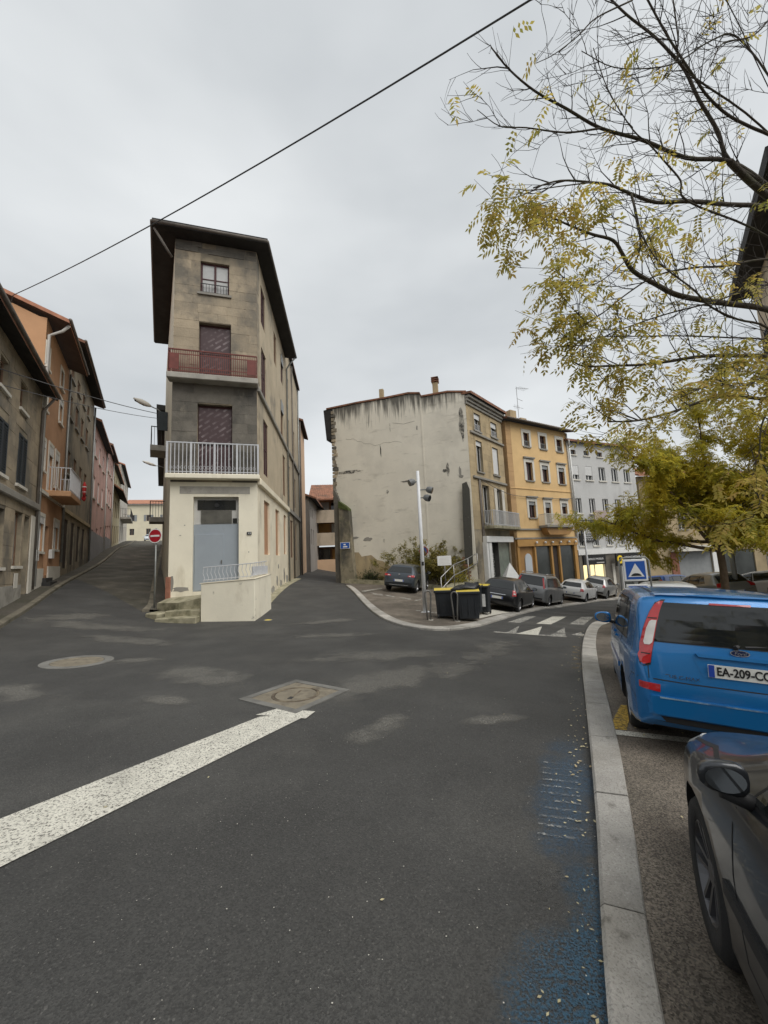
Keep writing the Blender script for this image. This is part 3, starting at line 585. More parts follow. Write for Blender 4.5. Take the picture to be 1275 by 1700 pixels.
def roof_sheet(root, fr, s0, s1, yf, zf, yr, zr, mat='tile', soffit='eave', th=.16, wave=.22, name='roof', split_soffit=True):
    """pitched roof plane from the eave (yf,zf) up to (yr,zr), corrugated like clay tiles"""
    m = MB(); n = max(4, int((s1 - s0) / wave) * 2)
    for i in range(n + 1):
        s = s0 + (s1 - s0) * i / n; h = .045 * (i % 2)
        m.v += [(s, yf, zf + th + h), (s, yr, zr + th + h), (s, yf, zf), (s, yr, zr)]
    for i in range(n):
        a, b = i * 4, i * 4 + 4
        m.f += [[a, b, b + 1, a + 1], [a + 2, a + 3, b + 3, b + 2], [a + 2, b + 2, b, a], [a + 1, b + 1, b + 3, a + 3]]; m.m += [0, 1, 0, 0]
    m.f += [[0, 1, 3, 2], [n * 4, n * 4 + 2, n * 4 + 3, n * 4 + 1]]; m.m += [0, 0]
    return m.build(name, [MAT[mat], MAT[soffit]], root, fr.M)
def gutter(root, fr, s0, s1, y, z, mat='copper', r=.07): return MB().tube([(s0, y, z), (s1, y, z)], r, 6).build('gutter', MAT[mat], root, fr.M, smooth=True)
_stone = {}
def stones(root, fr, s0, s1, z0, z1, skip, mat, course=.38, lo=.5, hi=.95, proud=.018, name='stone', seed=1, jit=.006):
    if mat not in _stone:
        o = bpy.data.objects.new('t', MB().box(-.5, .5, -.5, .5, -.5, .5).mesh('stone', MAT[mat])); bevel(o, .03); _stone[mat] = o.data; bpy.data.objects.remove(o)
    rr = random.Random(seed); nrow = int(round((z1 - z0) / course)); ch = (z1 - z0) / nrow; cuts = sorted({v for o in skip for v in (o[2], o[3])})
    for r_ in range(nrow):
        za, zb = z0 + ch * r_, z0 + ch * (r_ + 1); spans = [(s0, s1)]
        for o in skip:
            if o[2] < zb - .04 and o[3] > za + .04:
                ns = []
                for a, b in spans:
                    if o[1] <= a or o[0] >= b: ns.append((a, b)); continue
                    if o[0] > a: ns.append((a, o[0]))
                    if o[1] < b: ns.append((o[1], b))
                spans = ns
        for a, b in spans:
            x = a
            while x < b - .02:
                w = rr.uniform(lo, hi); e = min(b, x + w)
                if b - e < lo * .6: e = b
                d = proud + rr.uniform(-jit, jit)
                inst(name, _stone[mat], root, fr.M @ Matrix.Translation(((x + e) / 2, .03 - d, (za + zb) / 2)) @ Matrix.Diagonal((e - x - .005, .06, ch - .005, 1))); x = e

# ================================================================== the tall corner house
FC = Fr(-5.288, 16.0, 73.5)                       # its narrow front; s runs from -3.3 (street side) to 0
FCr = Fr(-5.288, 16.0, -6.8)                      # its long side towards the lane
ax, ay = FC.pt(-3.3); FCl = Fr(ax, ay, -31.0)     # its side towards the uphill street (y points outward there)
h = building('corner_house', FC, 'tall narrow wedge-shaped corner house with cream ground floor and dark overhanging roof')
op = [(-2.45, -.74, .72, 4.5), (-2.35, -1.0, 5.45, 8.42), (-2.33, -1.06, 9.45, 12.05), (-2.3, -1.14, 13.4, 14.9)]
w0 = wall(h, FC, -3.3, 0, -.6, 5.1, op[:1], MAT['cream'])
w1 = wall(h, FC, -3.3, 0, 5.1, 15.9, op[1:], MAT['mortar'], T=.3)
stones(w1, FC, -3.3, 0, 5.1, 9.3, op, 'stone_dark', .42, .45, .85, seed=3)
stones(w1, FC, -3.3, 0, 9.3, 15.25, op, 'stone', .40, .5, 1.0, seed=4)
# ground floor: grey door in a tall frame with transom
d = panel(h, FC, 'door', -2.45, -.74, .16, .2, .72, 3.38, 'door_grey')
panel(h, FC, 'leaf', -2.40, -1.32, .125, .16, .75, 2.98, 'door_grey', d, .006)
panel(h, FC, 'handle', -1.42, -1.38, .09, .125, 1.78, 1.92, 'dark_steel', d)
panel(h, FC, 'latch_plate', -1.32, -.78, .145, .16, .8, 1.05, 'door_grey', d)
t = panel(h, FC, 'transom', -2.45, -.74, .2, .24, 3.39, 4.5, 'offwhite')
panel(h, FC, 'pane', -2.32, -.86, .17, .198, 3.98, 4.38, 'glass', t); panel(h, FC, 'pane', -2.19, -1.02, .165, .197, 3.42, 3.96, 'dirtyglass', t)
panel(h, FC, 'vent', -.98, -.82, .165, .197, 3.42, 3.62, 'glass', t)
MB().lathe([(0, 0), (.085, 0), (.085, .02), (0, .02)], 16, Matrix.Translation((-1.6, .17, 4.17)) @ Matrix.Rotation(R(90), 4, 'X')).build('vent_hole', MAT['black'], t, FC.M)
panel(h, FC, 'door_frame', -2.56, -2.45, .02, .2, .72, 4.5, 'offwhite'); panel(h, FC, 'door_frame', -.74, -.63, .02, .2, .72, 4.5, 'offwhite')
panel(h, FC, 'lintel_patch', -2.95, -.3, -.012, .02, 4.62, 4.92, 'concrete')
pl = panel(h, FC, 'house_number', -.42, -.24, -.03, -.002, 2.9, 3.03, 'rail_dark'); text('number', '13', .12, MAT['white_sign'], pl, FC.M @ Matrix.Translation((-.33, -.034, 2.965)) @ UPR)
# closed patterned maroon boards in the two middle openings
def lozenge_mat():
    m, nt, b, o = new_mat('maroon_board_with_pale_flecks')
    g = nt.nodes.new('ShaderNodeTexCoord'); mp = nt.nodes.new('ShaderNodeMapping'); mp.inputs['Rotation'].default_value = (0, R(38), 0); mp.inputs['Scale'].default_value = (1, 1, 1)
    nt.links.new(g.outputs['Object'], mp.inputs[0])
    se = nt.nodes.new('ShaderNodeSeparateXYZ'); nt.links.new(mp.outputs[0], se.inputs[0]); cb = nt.nodes.new('ShaderNodeCombineXYZ'); nt.links.new(se.outputs['Z'], cb.inputs[1]); nt.links.new(se.outputs['X'], cb.inputs[0])
    br = nt.nodes.new('ShaderNodeTexBrick'); br.inputs['Scale'].default_value = 1; br.inputs['Brick Width'].default_value = .46; br.inputs['Row Height'].default_value = .2; br.inputs['Mortar Size'].default_value = .075; br.inputs['Mortar Smooth'].default_value = .35
    nt.links.new(cb.outputs[0], br.inputs['Vector'])
    f = _math(nt, 'MULTIPLY', _ramp(nt, br.outputs['Fac'], 0, 1, (1, 1, 1, 1), (0, 0, 0, 1)), _ramp(nt, _noise(nt, 2.2, 4), .4, .65))
    f = _math(nt, 'MULTIPLY', f, .55)
    nt.links.new(_mix(nt, f, (.060, .032, .034), (.30, .25, .25)), b.inputs['Base Color']); b.inputs['Roughness'].default_value = .55
    return m
LOZ = lozenge_mat()
for o in op[1:3]:
    w = panel(h, FC, 'window', o[0], o[1], .22, .26, o[2], o[3], 'maroon'); panel(h, FC, 'board', o[0] + .04, o[1] - .04, .17, .215, o[2] + .02, o[3] - .12, LOZ, w)
    panel(h, FC, 'rod', o[0], o[1], .14, .17, o[2] + 1.25, o[2] + 1.28, 'rail_dark', w)
w = window(h, FC, *op[3], t=.12, frame='maroon', pane='curtain', cols=2, rows=2, sill='trim_grey', grille='rail_dark')
balcony(h, FC, -3.42, .06, 9.5, .5, 10.5, 'concrete', 'rail_red', 44, .24, bar=.011)
for a_, b_ in ((-3.32, -2.98), (-.38, -.02)): MB().box(a_, b_, -.478, -.462, 9.62, 10.3).build('rail_panel', MAT['rail_red'], h, FC.M)
for z_ in (10.28, 9.72): MB().box(-3.36, 0, -.462, -.438, z_, z_ + .03).build('mid_rail', MAT['rail_red'], h, FC.M)
b = balcony(h, FC, -3.42, .1, 5.38, .38, 6.66, 'cream', 'rail_grey', 24, .2, bar=.014)
for x in (-3.36, -2.5, -1.63, -.78, .04): panel(h, FC, 'post', x - .035, x + .035, -.365, -.295, 5.38, 6.66, 'rail_grey', b)
# small scrolls low on the white railing: rings between the balusters
ring = MB()
for i in range(24):
    x = -3.3 + 3.26 * (i + .5) / 24; ring.tube([(x + .045 * math.cos(a), -.33, 5.62 + .07 * math.sin(a)) for a in [k * math.pi / 4 for k in range(9)]], .007, 4)
tag(ring.build('scrolls', MAT['rail_grey'], b, FC.M), kind='stuff')
# lane side
opr = [(1.42, 2.85, 2.1, 4.6), (4.6, 5.9, 2.1, 4.6), (7.68, 8.85, 2.2, 4.65)]
opr2 = [(1.4, 2.55, 5.8, 8.45), (7.6, 8.65, 5.85, 8.45), (1.0, 2.15, 9.5, 11.8), (6.95, 7.95, 9.5, 11.75), (.95, 2.0, 13.0, 14.9), (4.6, 5.5, 13.0, 14.85), (7.2, 8.1, 13.1, 14.86)]
wall(h, FCr, 0, 9.6, -1.0, 5.1, opr, MAT['cream_dirty']); wr = wall(h, FCr, 0, 9.6, 5.1, 15.9, opr2, MAT['stucco_tan'])
for o in opr[:4]: panel(h, FCr, 'boarded_window', o[0], o[1], .1, .14, o[2], o[3], 'board')
for i, o in enumerate(opr2): window(h, FCr, *o, t=.05, frame='wood' if i % 2 else 'maroon', pane='glass', cols=2, rows=2, sill=None, roller='shutter_grey' if i in (3, 6) else None)
for z, dpt, th, mt in ((5.3, .16, .3, 'cream_dirty'), (9.35, .12, .22, 'trim_grey')):
    panel(h, FCr, 'string_course', -.02, 9.6, -dpt, .02, z - th, z, mt, bev=.03)
pipe(h, FCr, [(9.3, -.7, 15.75), (9.35, -.3, 15.3), (9.45, -.09, 15.0), (9.45, -.09, .2)], .055, 'zinc')
panel(h, FCr, 'meter_box', 8.2, 8.6, -.03, .02, .9, 1.3, 'cream_dirty')
# quoins at the sharp corner, upper floors
stones(wr, FCr, 0, .55, 5.4, 15.6, [(.5, 3, 9, 9.4)], 'stone', .42, .3, .55, seed=7, proud=.014)
# hidden street side (seen edge-on), its own balconies
wl_ = wall(h, FCl, 0, 13.5, -.2, 15.7, [], MAT['cream_dirty'], T=-.3)
for s, z in ((5.2, 8.0), (9.6, 4.75)):
    bb = MB().box(s, s + 1.6, 0, .78, z - .28, z).build('balcony', MAT['concrete'], h, FCl.M)
    MB().box(s, s + 1.6, .72, .76, z + .95, z + .99).box(s, s + .04, 0, .76, z + .95, z + .99).box(s, s + .04, .72, .76, z, z + .97).box(s + 1.56, s + 1.6, .72, .76, z, z + .97).build('rail', MAT['rail_dark'], bb, FCl.M)
    mm = MB()
    for i in range(1, 10): mm.box(s + 1.6 * i / 10 - .01, s + 1.6 * i / 10 + .01, .73, .75, z, z + .95)
    for i in range(1, 5): mm.box(s + .01, s + .03, .75 * i / 5 - .01, .75 * i / 5 + .01, z, z + .95)
    tag(mm.build('balusters', MAT['rail_dark'], bb, FCl.M), kind='stuff')
sh = MB().box(5.0, 5.06, .02, .48, 8.75, 9.75).build('shutter', MAT['shutter_dark'], h, FCl.M)
# flat hipped roof with a wide dark soffit
def cw(fr, s, y, z): v = fr.M @ Vector((s, y, z)); return (v.x, v.y, v.z)
ov = .75
e = [cw(FCl, 9.45, .72, 15.75), cw(FC, -3.3 - .74, -.62, 15.75), cw(FC, .50, -.62, 15.75), cw(FCr, 9.45, -.74, 15.75)]
rt = [(p[0], p[1], 16.0) for p in e]
cx = sum(p[0] for p in e) / 4; cy = sum(p[1] for p in e) / 4
tp = [(p[0] + (cx - p[0]) * .75, p[1] + (cy - p[1]) * .75, 17.3) for p in e]
m = MB(); m.v = e + rt + tp; m.f = [[3, 2, 1, 0]] + [[i, (i + 1) % 4, 4 + (i + 1) % 4, 4 + i] for i in range(4)] + [[4 + i, 4 + (i + 1) % 4, 8 + (i + 1) % 4, 8 + i] for i in range(4)] + [[8, 9, 10, 11]]; m.m = [1] + [1] * 4 + [0] * 5
rf = m.build('roof', [MAT['tile'], MAT['eave']], h)
for i in range(3):
    a, b_ = Vector(e[i]), Vector(e[i + 1]); n = (b_ - a).cross(Vector((0, 0, 1))).normalized()
    MB().tube([a + Vector((0, 0, .1)), b_ + Vector((0, 0, .1))], .075, 6).build('gutter', MAT['copper'], rf, smooth=True)
pipe(h, FC, [(-4.0, -.45, 15.7), (-3.55, -.2, 15.0), (-3.4, -.06, 14.8)], .05, 'copper')
stones(w1, FC, -3.3, 0, 15.25, 15.74, [], 'stone_dark', .245, .3, .7, seed=14, jit=.03)
# rear extension of the same block
h2 = building('rear_house', Fr(*FCr.pt(9.6), -6.8), 'weathered tan house behind the tall corner house in the lane'); F2 = Fr(*FCr.pt(9.6), -6.8)
o2 = [(.5, 1.4, 13.4, 14.9), (3.3, 4.1, 13.3, 14.6), (.55, 1.4, 9.6, 11.8), (3.9, 4.7, 9.7, 12.0), (.6, 1.5, 5.9, 8.4), (4.3, 5.1, 5.9, 8.2), (1.35, 2.7, 2.0, 4.65), (4.4, 5.3, 1.8, 4.65)]
wall(h2, F2, 0, 7.5, -.6, 16.9, o2, MAT['stucco_tan'])
for o in o2: window(h2, F2, *o, t=.05, frame='wood', sill=None)
panel(h2, F2, 'string_course', 0, 7.5, -.12, .02, 9.2, 9.42, 'trim_grey'); panel(h2, F2, 'string_course', 0, 7.5, -.14, .02, 5.05, 5.32, 'trim_grey')
roof_sheet(h2, F2, .1, 7.6, -.22, 16.9, 4, 17.9)
pipe(h2, F2, [(7.3, -.08, 16.9), (7.3, -.08, 0)], .055, 'zinc'); pipe(h2, F2, [(2.9, -.08, 16.8), (2.9, -.08, 0)], .05, 'copper')
# peach house beyond, showing a strip of wall and its eave
F3 = Fr(*FCr.pt(17.1), -6.8); h3 = building('peach_house', F3, 'peach rendered house in the lane with a dark eave, beyond the rear house')
wall(h3, Fr(*F3.pt(0, -.12), -6.8), 0, 5, -.6, 14.3, [], MAT['peach']); roof_sheet(h3, F3, -.2, 5.4, -.5, 14.0, 4, 15.5)
wall(h3, Fr(*F3.pt(0, -.12), 83.2), -3.0, 0, -.6, 14.3, [], MAT['peach'])
pipe(h3, F3, [(-.06, -.2, 14.0), (-.06, -.2, 0)], .06, 'copper')
# grey house, lower, deeper in the lane
F4 = Fr(*FCr.pt(22.8, -.45), -4.0); h4 = building('grey_lane_house', F4, 'low grey house with small windows deep in the lane')
o4 = [(1, 1.6, 6.2, 7.2), (2.6, 3.3, 6.2, 7.2), (1.0, 1.8, 3.4, 5.0), (2.8, 3.5, 3.4, 5.0)]
wall(h4, F4, 0, 9, -.6, 8.2, o4, MAT['far_grey']); wall(h4, Fr(F4.x, F4.y, 86), -4, 0, -.6, 8.2, [], MAT['far_grey'])
for o in o4: window(h4, F4, *o, frame='offwhite', sill=None)
roof_sheet(h4, F4, -.3, 9.3, -.7, 7.9, 4, 9.6); panel(h4, F4, 'chimney', .2, 1.2, .6, 1.4, 8.4, 11.4, 'peach'); 
# block of flats closing the lane
F5 = Fr(-8.3, 45.0, 84); h5 = building('lane_flats', F5, 'concrete block of flats with orange balconies closing the lane')
for k, (zf, c) in enumerate(((.62, 'ochre_shop'), (3.75, 'trim_grey'), (6.45, 'trim_grey'))):
    panel(h5, F5, 'floor_slab', 0, 7.2, .9, 5, zf - .1, zf + .1, 'concrete'); panel(h5, F5, 'rear_wall', 0, 7.2, 2.6, 2.8, zf + .1, zf + 2.7, 'board' if k else 'wood')
    for i in range(4):
        mm = ['glass', 'ochre_shop', 'curtain', 'glass'][(i + k) % 4]; panel(h5, F5, 'glazing', .3 + 1.7 * i, 1.75 + 1.7 * i, 2.5, 2.58, zf + .2, zf + 2.4, mm)
    q = MB().prism([(0, zf - .35), (4.6, zf - .35), (4.6, zf + 1.15), (0, zf + 1.15)], .25, .45)
    q.add([(4.6, .25, zf - .35), (7.2, 1.0, zf - .35), (7.2, 1.0, zf + 1.0), (4.6, .25, zf + 1.0)], [(0, 1, 2, 3), (3, 2, 1, 0)])
    q.build('balcony_front', MAT[['peach', 'far_tan', 'far_tan'][k]], h5, F5.M)
panel(h5, F5, 'pillar', 3.4, 3.8, .4, .8, -1.2, .3, 'trim'); panel(h5, F5, 'garage', 0, 7.2, 2.6, 2.8, -1.4, .5, 'eave'); panel(h5, F5, 'side_wall', 7.2, 7.6, .2, 5, -1.5, 9.0, 'far_tan'); panel(h5, F5, 'white_wall', 4.6, 7.4, -.6, -.4, -1.4, .9, 'far_white')
roof_sheet(h5, F5, -.6, 8.2, -.1, 8.75, 5.0, 11.4, 'tile', 'eave_brown'); panel(h5, F5, 'upper_wall', 0, 7.2, 2.6, 2.8, 9.1, 10.0, 'far_tan')

# ================================================================== gable house and street front
FG = Fr(5.8 + math.sin(R(-73)) * 9.75, 25.0 + math.cos(R(-73)) * 9.75, 107)   # blank gable, x from its far end (0) to the corner (9.75)
hg = building('gable_house', FG, 'house with a huge blank cracked beige gable wall and soot-streaked top')
top = [(9.75, 12.6), (6.7, 12.7), (5.9, 13.05), (0, 13.0)]
poly = [(0, -.8), (9.75, -1.6), (9.75, 12.55), (8.6, 12.75), (6.75, 12.72), (6.68, 12.98), (5.85, 13.12), (4.0, 13.05), (2.0, 13.05), (0, 12.95)]
m = MB(); m.prism(poly, 0, .3); wg = m.build('wall', MAT['gable'], hg, FG.M)
panel(hg, FG, 'render_edge', 6.66, 6.76, -.025, .01, -.5, 12.7, 'gable')
# raised flakes: dark exposed masonry and soot under the coping
rr = random.Random(11)
def blob(fr, parent, name, cx, cz, rx, rz, mat, y=-.012, n=18, seed=0, drip=0):
    q = random.Random(seed); pts = []
    for i in range(n):
        a = 2 * math.pi * i / n; k = q.uniform(.72, 1.15); pts.append((cx + rx * math.cos(a) * k, cz + rz * math.sin(a) * k * (1 + drip * (math.sin(a) < 0) * q.uniform(0, 1))))
    m = MB(); m.prism(pts, y, .02); return m.build(name, MAT[mat], parent, fr.M)
for i, (a, b, c, d_) in enumerate([(1.2, 8.0, 1.0, .12), (1.3, 3.2, .5, .1), (8.3, 7.4, .1, .5), (9.1, 7.2, .09, .32), (5.5, 6.9, .5, .06), (2.4, 3.05, .35, .14), (3.6, 2.9, .06, .16), (6.35, 10.6, .05, .2), (4.4, 10.9, .04, .35), (2.8, 11.6, .03, .5), (8.1, 7.35, .16, .12), (9.15, 6.85, .15, .12), (4.0, 6.3, .1, .15)]):
    blob(FG, wg, 'exposed_patch', a, b, c, d_, 'soot' if i % 2 == 0 else 'trim_grey', -.006 - .0006 * i, seed=i)
blob(FG, wg, 'bare_render', 2.3, .7, 2.2, 1.25, 'beige_stone', -.010, 22, 31); blob(FG, wg, 'bare_render', 1.2, 1.3, .9, .9, 'beige_stone', -.014, 18, 33)
blob(FG, wg, 'soot_patch', 9.42, 10.4, .2, 1.15, 'soot', -.012, 16, 41); m = MB(); m.prism([(9.05, 1.1), (9.55, 1.0), (9.62, 3.5), (9.66, 5.9), (9.5, 6.4), (9.2, 6.3), (9.1, 4.0)], -.345, -.30); m.build('soot_patch', MAT['soot_band'], wg, FG.M)
# thin cracks across the render
def crack(pts, w=.006, y=-.005):
    m = MB(); n = len(pts)
    m.prism([(x, z - w) for x, z in pts] + [(x, z + w) for x, z in pts[::-1]], y, .01); m.build('crack', MAT['soot_solid'], wg, FG.M)
crack([(1.0, 10.5), (1.25, 10.42), (1.6, 10.45), (1.9, 10.2), (2.2, 10.15), (2.45, 9.95), (2.9, 9.9), (3.2, 9.72), (3.6, 9.75), (3.9, 9.85), (4.4, 9.8), (4.7, 9.86), (5.2, 9.7)], .005); crack([(3.6, 9.75), (3.68, 9.4), (3.6, 9.1), (3.66, 8.8)], .004); crack([(4.6, 11.2), (5.4, 11.0), (6.2, 11.1)], .008)
# roof edge, coping, eave stub and chimneys
m = MB(); 
for (a, b) in zip(poly[2:-1], poly[3:]): pass
cop = [(9.85, 12.57), (8.6, 12.78), (6.76, 12.75), (6.68, 13.01), (5.85, 13.15), (4.0, 13.08), (2.0, 13.08), (-.5, 12.98)]
m.prism(cop[::-1] + [(x, z + .11) for x, z in cop], -.07, .42); m.build('coping', MAT['tile'], hg, FG.M)
m = MB(); m.prism([(-.55, 10.6), (0, 10.6), (0, 13.05), (-.75, 12.95)], -.02, 5.0); m.build('eave', MAT['eave'], hg, FG.M)
for s, hgt, w in ((3.7, 1.05, .3), (7.7, .85, .36)):
    c = panel(hg, FG, 'chimney', s - w / 2, s + w / 2, .5, .5 + w, 13.0 if s < 6 else 12.7, 13.05 + hgt, 'beige_stone')
    if s > 6:
        for k in (0, 1, 2): MB().box(s - .25, s + .25, .42, .95, 13.95 + k * .14, 14.0 + k * .14).build('cowl_plate', MAT['tile'], c, FG.M)
# stone buttresses left over from the demolished neighbour
m = MB(); m.prism([(.5, -.6), (1.62, -.6), (1.5, .6), (1.36, 2.5), (1.25, 5.1), (.95, 5.45), (.55, 5.75), (.5, 5.75)], -.55, 0); bt = m.build('buttress', MAT['buttress'], hg, FG.M)
m = MB(); m.prism([(.0, -.6), (.5, -.6), (.5, 5.7), (.3, 6.3), (.02, 6.9)], -.3, 0); m.build('side_wall', MAT['stone_dark'], hg, FG.M)
m = MB(); m.prism([(-.02, -.6), (.3, -.6), (.3, 12.9), (-.02, 12.9)], .31, 6.0); m.build('side_wall', MAT['stone_dark'], hg, FG.M)
m = MB(); m.prism([(.48, 5.35), (1.24, 5.12), (1.2, 5.3), (.95, 5.52), (.5, 5.85)], -.6, .02); m.build('moss_cap', M_('moss', (.06, .075, .02), .95, .3, 6, .6, 40), hg, FG.M)
rr = random.Random(8)
for i in range(26):
    z = 5.9 + i * .27; w = rr.uniform(.2, .48); o = inst('toothing_stone', _stone['stone_dark'] if i % 3 == 0 else _stone['stone'], hg, FG.M @ Matrix.Translation((w / 2 - .12, -.01, z)) @ Matrix.Rotation(rr.uniform(-.05, .05), 4, 'Y') @ Matrix.Diagonal((w, .10 + rr.uniform(0, .1), .25 * rr.uniform(.7, 1.05), 1)))
m = MB(); m.prism([(8.75, -1.4), (9.8, -1.6), (9.75, 1.2), (9.72, 6.4), (9.45, 6.5), (9.25, 3.0), (9.0, 0)], -.32, 0); m.build('buttress', MAT['gable'], hg, FG.M)
bk = bpy.data.objects.new('t', MB().box(-.5, .5, -.5, .5, -.5, .5).mesh('brick', MAT['brick'])); brick_me = bk.data; bpy.data.objects.remove(bk)
for i in range(14):
    for j in range(2):
        if rr.random() < .8: inst('brick', brick_me, hg, FG.M @ Matrix.Translation((8.98 + .23 * j + .1 * (i % 2) - .02 * i * .3, -.30, .0 + i * .115)) @ Matrix.Diagonal((.21, .07, .095, 1)))
pl = panel(hg, FG, 'street_name_plate', .55, 1.27, -.60, -.57, 2.45, 2.9, 'white_sign'); panel(hg, FG, 'plate_face', .58, 1.24, -.607, -.601, 2.48, 2.87, 'blue_sign', pl)
panel(hg, FG, 'lettering', .81, .97, -.612, -.608, 2.70, 2.79, 'white_sign', pl); panel(hg, FG, 'lettering', .77, 1.09, -.612, -.608, 2.55, 2.64, 'white_sign', pl)
# street facade of the gable house
FB = Fr(5.8, 25.0, 41)
ob = [(1.0, 1.95, 10.2, 11.45), (3.55, 4.6, 10.3, 11.42), (1.0, 1.92, 7.3, 9.48), (3.5, 4.5, 7.4, 9.46), (1.5, 2.5, 3.75, 6.4), (3.7, 4.5, 3.75, 6.35), (1.15, 5.2, -1.9, 2.6)]
wb = wall(hg, FB, 0, 5.5, -2.0, 12.35, ob, MAT['mortar'])
stones(wb, FB, 0, 5.5, 3.3, 12.0, ob, 'beige_stone', .42, .6, 1.1, proud=.012, seed=9)
for i, o in enumerate(ob[:6]):
    window(hg, FB, *o, t=.16, frame='offwhite', pane='glass', cols=2, roller='shutter_white' if i in (0, 1, 2, 3) else None, rfrac=(.3, .35, .15, .95)[i] if i < 4 else .3, sill='trim_grey', grille='rail_grey' if i < 2 else None, surround='beige_stone')
for z in (10.0, 6.9): panel(hg, FB, 'string_course', .3, 5.5, -.14, .02, z - .16, z, 'trim_grey', bev=.02)
for z, y in ((11.75, .12), (11.95, .22), (12.15, .36)): panel(hg, FB, 'cornice', -.05, 5.5, -y, .02, z, z + .19, 'trim_grey', bev=.02)
roof_sheet(hg, FB, -.1, 5.6, -.5, 12.36, 5, 13.2)
balcony(hg, FB, 1.4, 5.9, 3.55, .75, 4.6, 'mossy_concrete', 'rail_grey', 40, .2, split=False)
panel(hg, FB, 'louvre_shutter', 3.28, 3.68, -.08, -.03, 3.75, 6.35, 'trim'); panel(hg, FB, 'louvre_shutter', 4.52, 4.92, -.08, -.03, 3.75, 6.35, 'trim')
for s in (1.05, 1.2): pipe(hg, FB, [(s, -.07, 6.7), (s, -.07, 3.4), (s + .05, -.07, -1.3)], .05, 'copper')
# white-framed shopfront with a glass door set back
sf = MB().box(1.0, 5.3, -.35, -.05, 2.45, 2.85).box(1.0, 1.25, -.3, .0, -1.9, 2.45).box(1.35, 1.75, -.3, .0, -1.9, 2.45).build('shopfront', MAT['white'], hg, FB.M)
panel(hg, FB, 'shop_window', 1.75, 3.35, .3, .34, -1.9, 2.45, 'glass_shop', sf); panel(hg, FB, 'shop_window', 3.35, 5.2, .05, .09, -1.9, 2.45, M_('pale_film_glass', (.20, .235, .20), .2, .2, 1.5, 0, spec=.6), sf)
m = MB(); m.prism([(1.8, -1.9), (2.5, -1.9), (2.5, 1.3), (1.8, .6)], .25, .29); m.build('drape', MAT['maroon'], sf, FB.M)
m = MB(); m.prism([(1.75, .45), (3.1, 2.3), (3.1, 2.45), (1.75, .62)], .2, .26); m.build('brace', MAT['black'], sf, FB.M)
text('lettering', 'COUTURE', .42, MAT['offwhite'], sf, FB.M @ Matrix.Translation((3.0, .28, .75)) @ Matrix.Rotation(R(90), 4, 'Y').inverted() @ UPR)
panel(hg, FB, 'mullion', 3.31, 3.39, -.02, .3, -1.9, 2.45, 'dark_steel', sf)

# ================================================================== yellow house
FY = Fr(8.97, 28.8, 59); hy = building('yellow_house', FY, 'yellow rendered house with maroon windows above an ochre shopfront')
oy = [(2.95, 3.65, 10.15, 11.3), (5.0, 5.75, 10.15, 11.3), (7.2, 7.95, 10.15, 11.25), (2.95, 3.75, 7.35, 8.85), (4.92, 5.72, 7.35, 8.75), (7.1, 7.9, 7.3, 8.72), (2.9, 3.7, 4.35, 5.65), (4.92, 5.6, 3.75, 5.62), (7.1, 7.8, 4.35, 5.64), (1.25, 8.4, -2.3, 2.6)]
wy = wall(hy, FY, .92, 8.75, -2.4, 12.0, oy, MAT['yellow'])
for i, o in enumerate(oy[:9]):
    window(hy, FY, *o, t=.14, frame='maroon', pane='glass', cols=2, surround='trim', hood='trim_grey' if 3 <= i < 9 else None, roller='shutter_grey' if i in (4, 5, 6, 7, 8) else None, rfrac=.22, curt=1 if i in (0, 3, 4) else 0, sill='trim_grey', grille='zinc' if i < 3 else None, sw=.22)
FYs = Fr(*FY.pt(.92), 149); stones(hy, FY, .90, 1.5, 3.6, 11.9, [], 'quoin', .36, .6, .61, proud=.02, seed=2)
wys = wall(hy, FYs, -1.6, 0, -2.4, 12.0, [], MAT['quoin']); stones(wys, FYs, -1.6, 0, 3.0, 11.9, [], 'quoin', .36, 1.6, 1.61, proud=.02, seed=2)
for z in (3.42, 2.72): panel(hy, FY, 'string_course', .92, 8.75, -.1, .02, z - .06, z + .06, 'trim_grey')
panel(hy, FY, 'string_course', .92, 8.75, -.05, .02, 6.62, 6.68, 'yellow')
balcony(hy, FY, 3.9, 7.6, 3.72, .8, 4.62, 'trim_grey', 'trim', 40, .2, split=False)
m = MB(); m.prism([(4.0, 3.5), (4.4, 2.95), (6.9, 2.95), (7.5, 3.5)], -.6, 0); m.build('balcony_bracket', MAT['ochre_shop_dark'], hy, FY.M)
roof_sheet(hy, FY, .6, 9.0, -.55, 11.95, 4.5, 13.2, 'tile', 'eave'); gutter(hy, FY, .6, 9.0, -.6, 12.02)
for s in (3.6, 4.9): panel(hy, FY, 'chimney', s, s + .75, 1.6, 2.2, 12.4, 13.9 - (s > 4) * .5, 'beige_stone')
an = MB().tube([(4.9, 1.8, 13.0), (4.9, 1.8, 16.3)], .02, 5).tube([(4.9, 1.8, 16.2), (6.3, 1.6, 16.3)], .015, 4).tube([(4.9, 1.8, 15.2), (5.6, 1.8, 15.1)], .015, 4)
for k in range(6): an.tube([(5.1 + .2 * k, 1.5, 16.24), (5.1 + .2 * k, 2.1, 16.26)], .008, 4)
for k in range(4): an.tube([(4.5 + .18 * k, 1.8, 14.2), (4.5 + .18 * k, 1.8, 14.6)], .008, 4)
an.tube([(4.3, 1.8, 14.4), (5.6, 1.8, 14.4)], .012, 4)
tag(an.build('aerial', MAT['dark_steel'], hy, FY.M), kind='stuff')
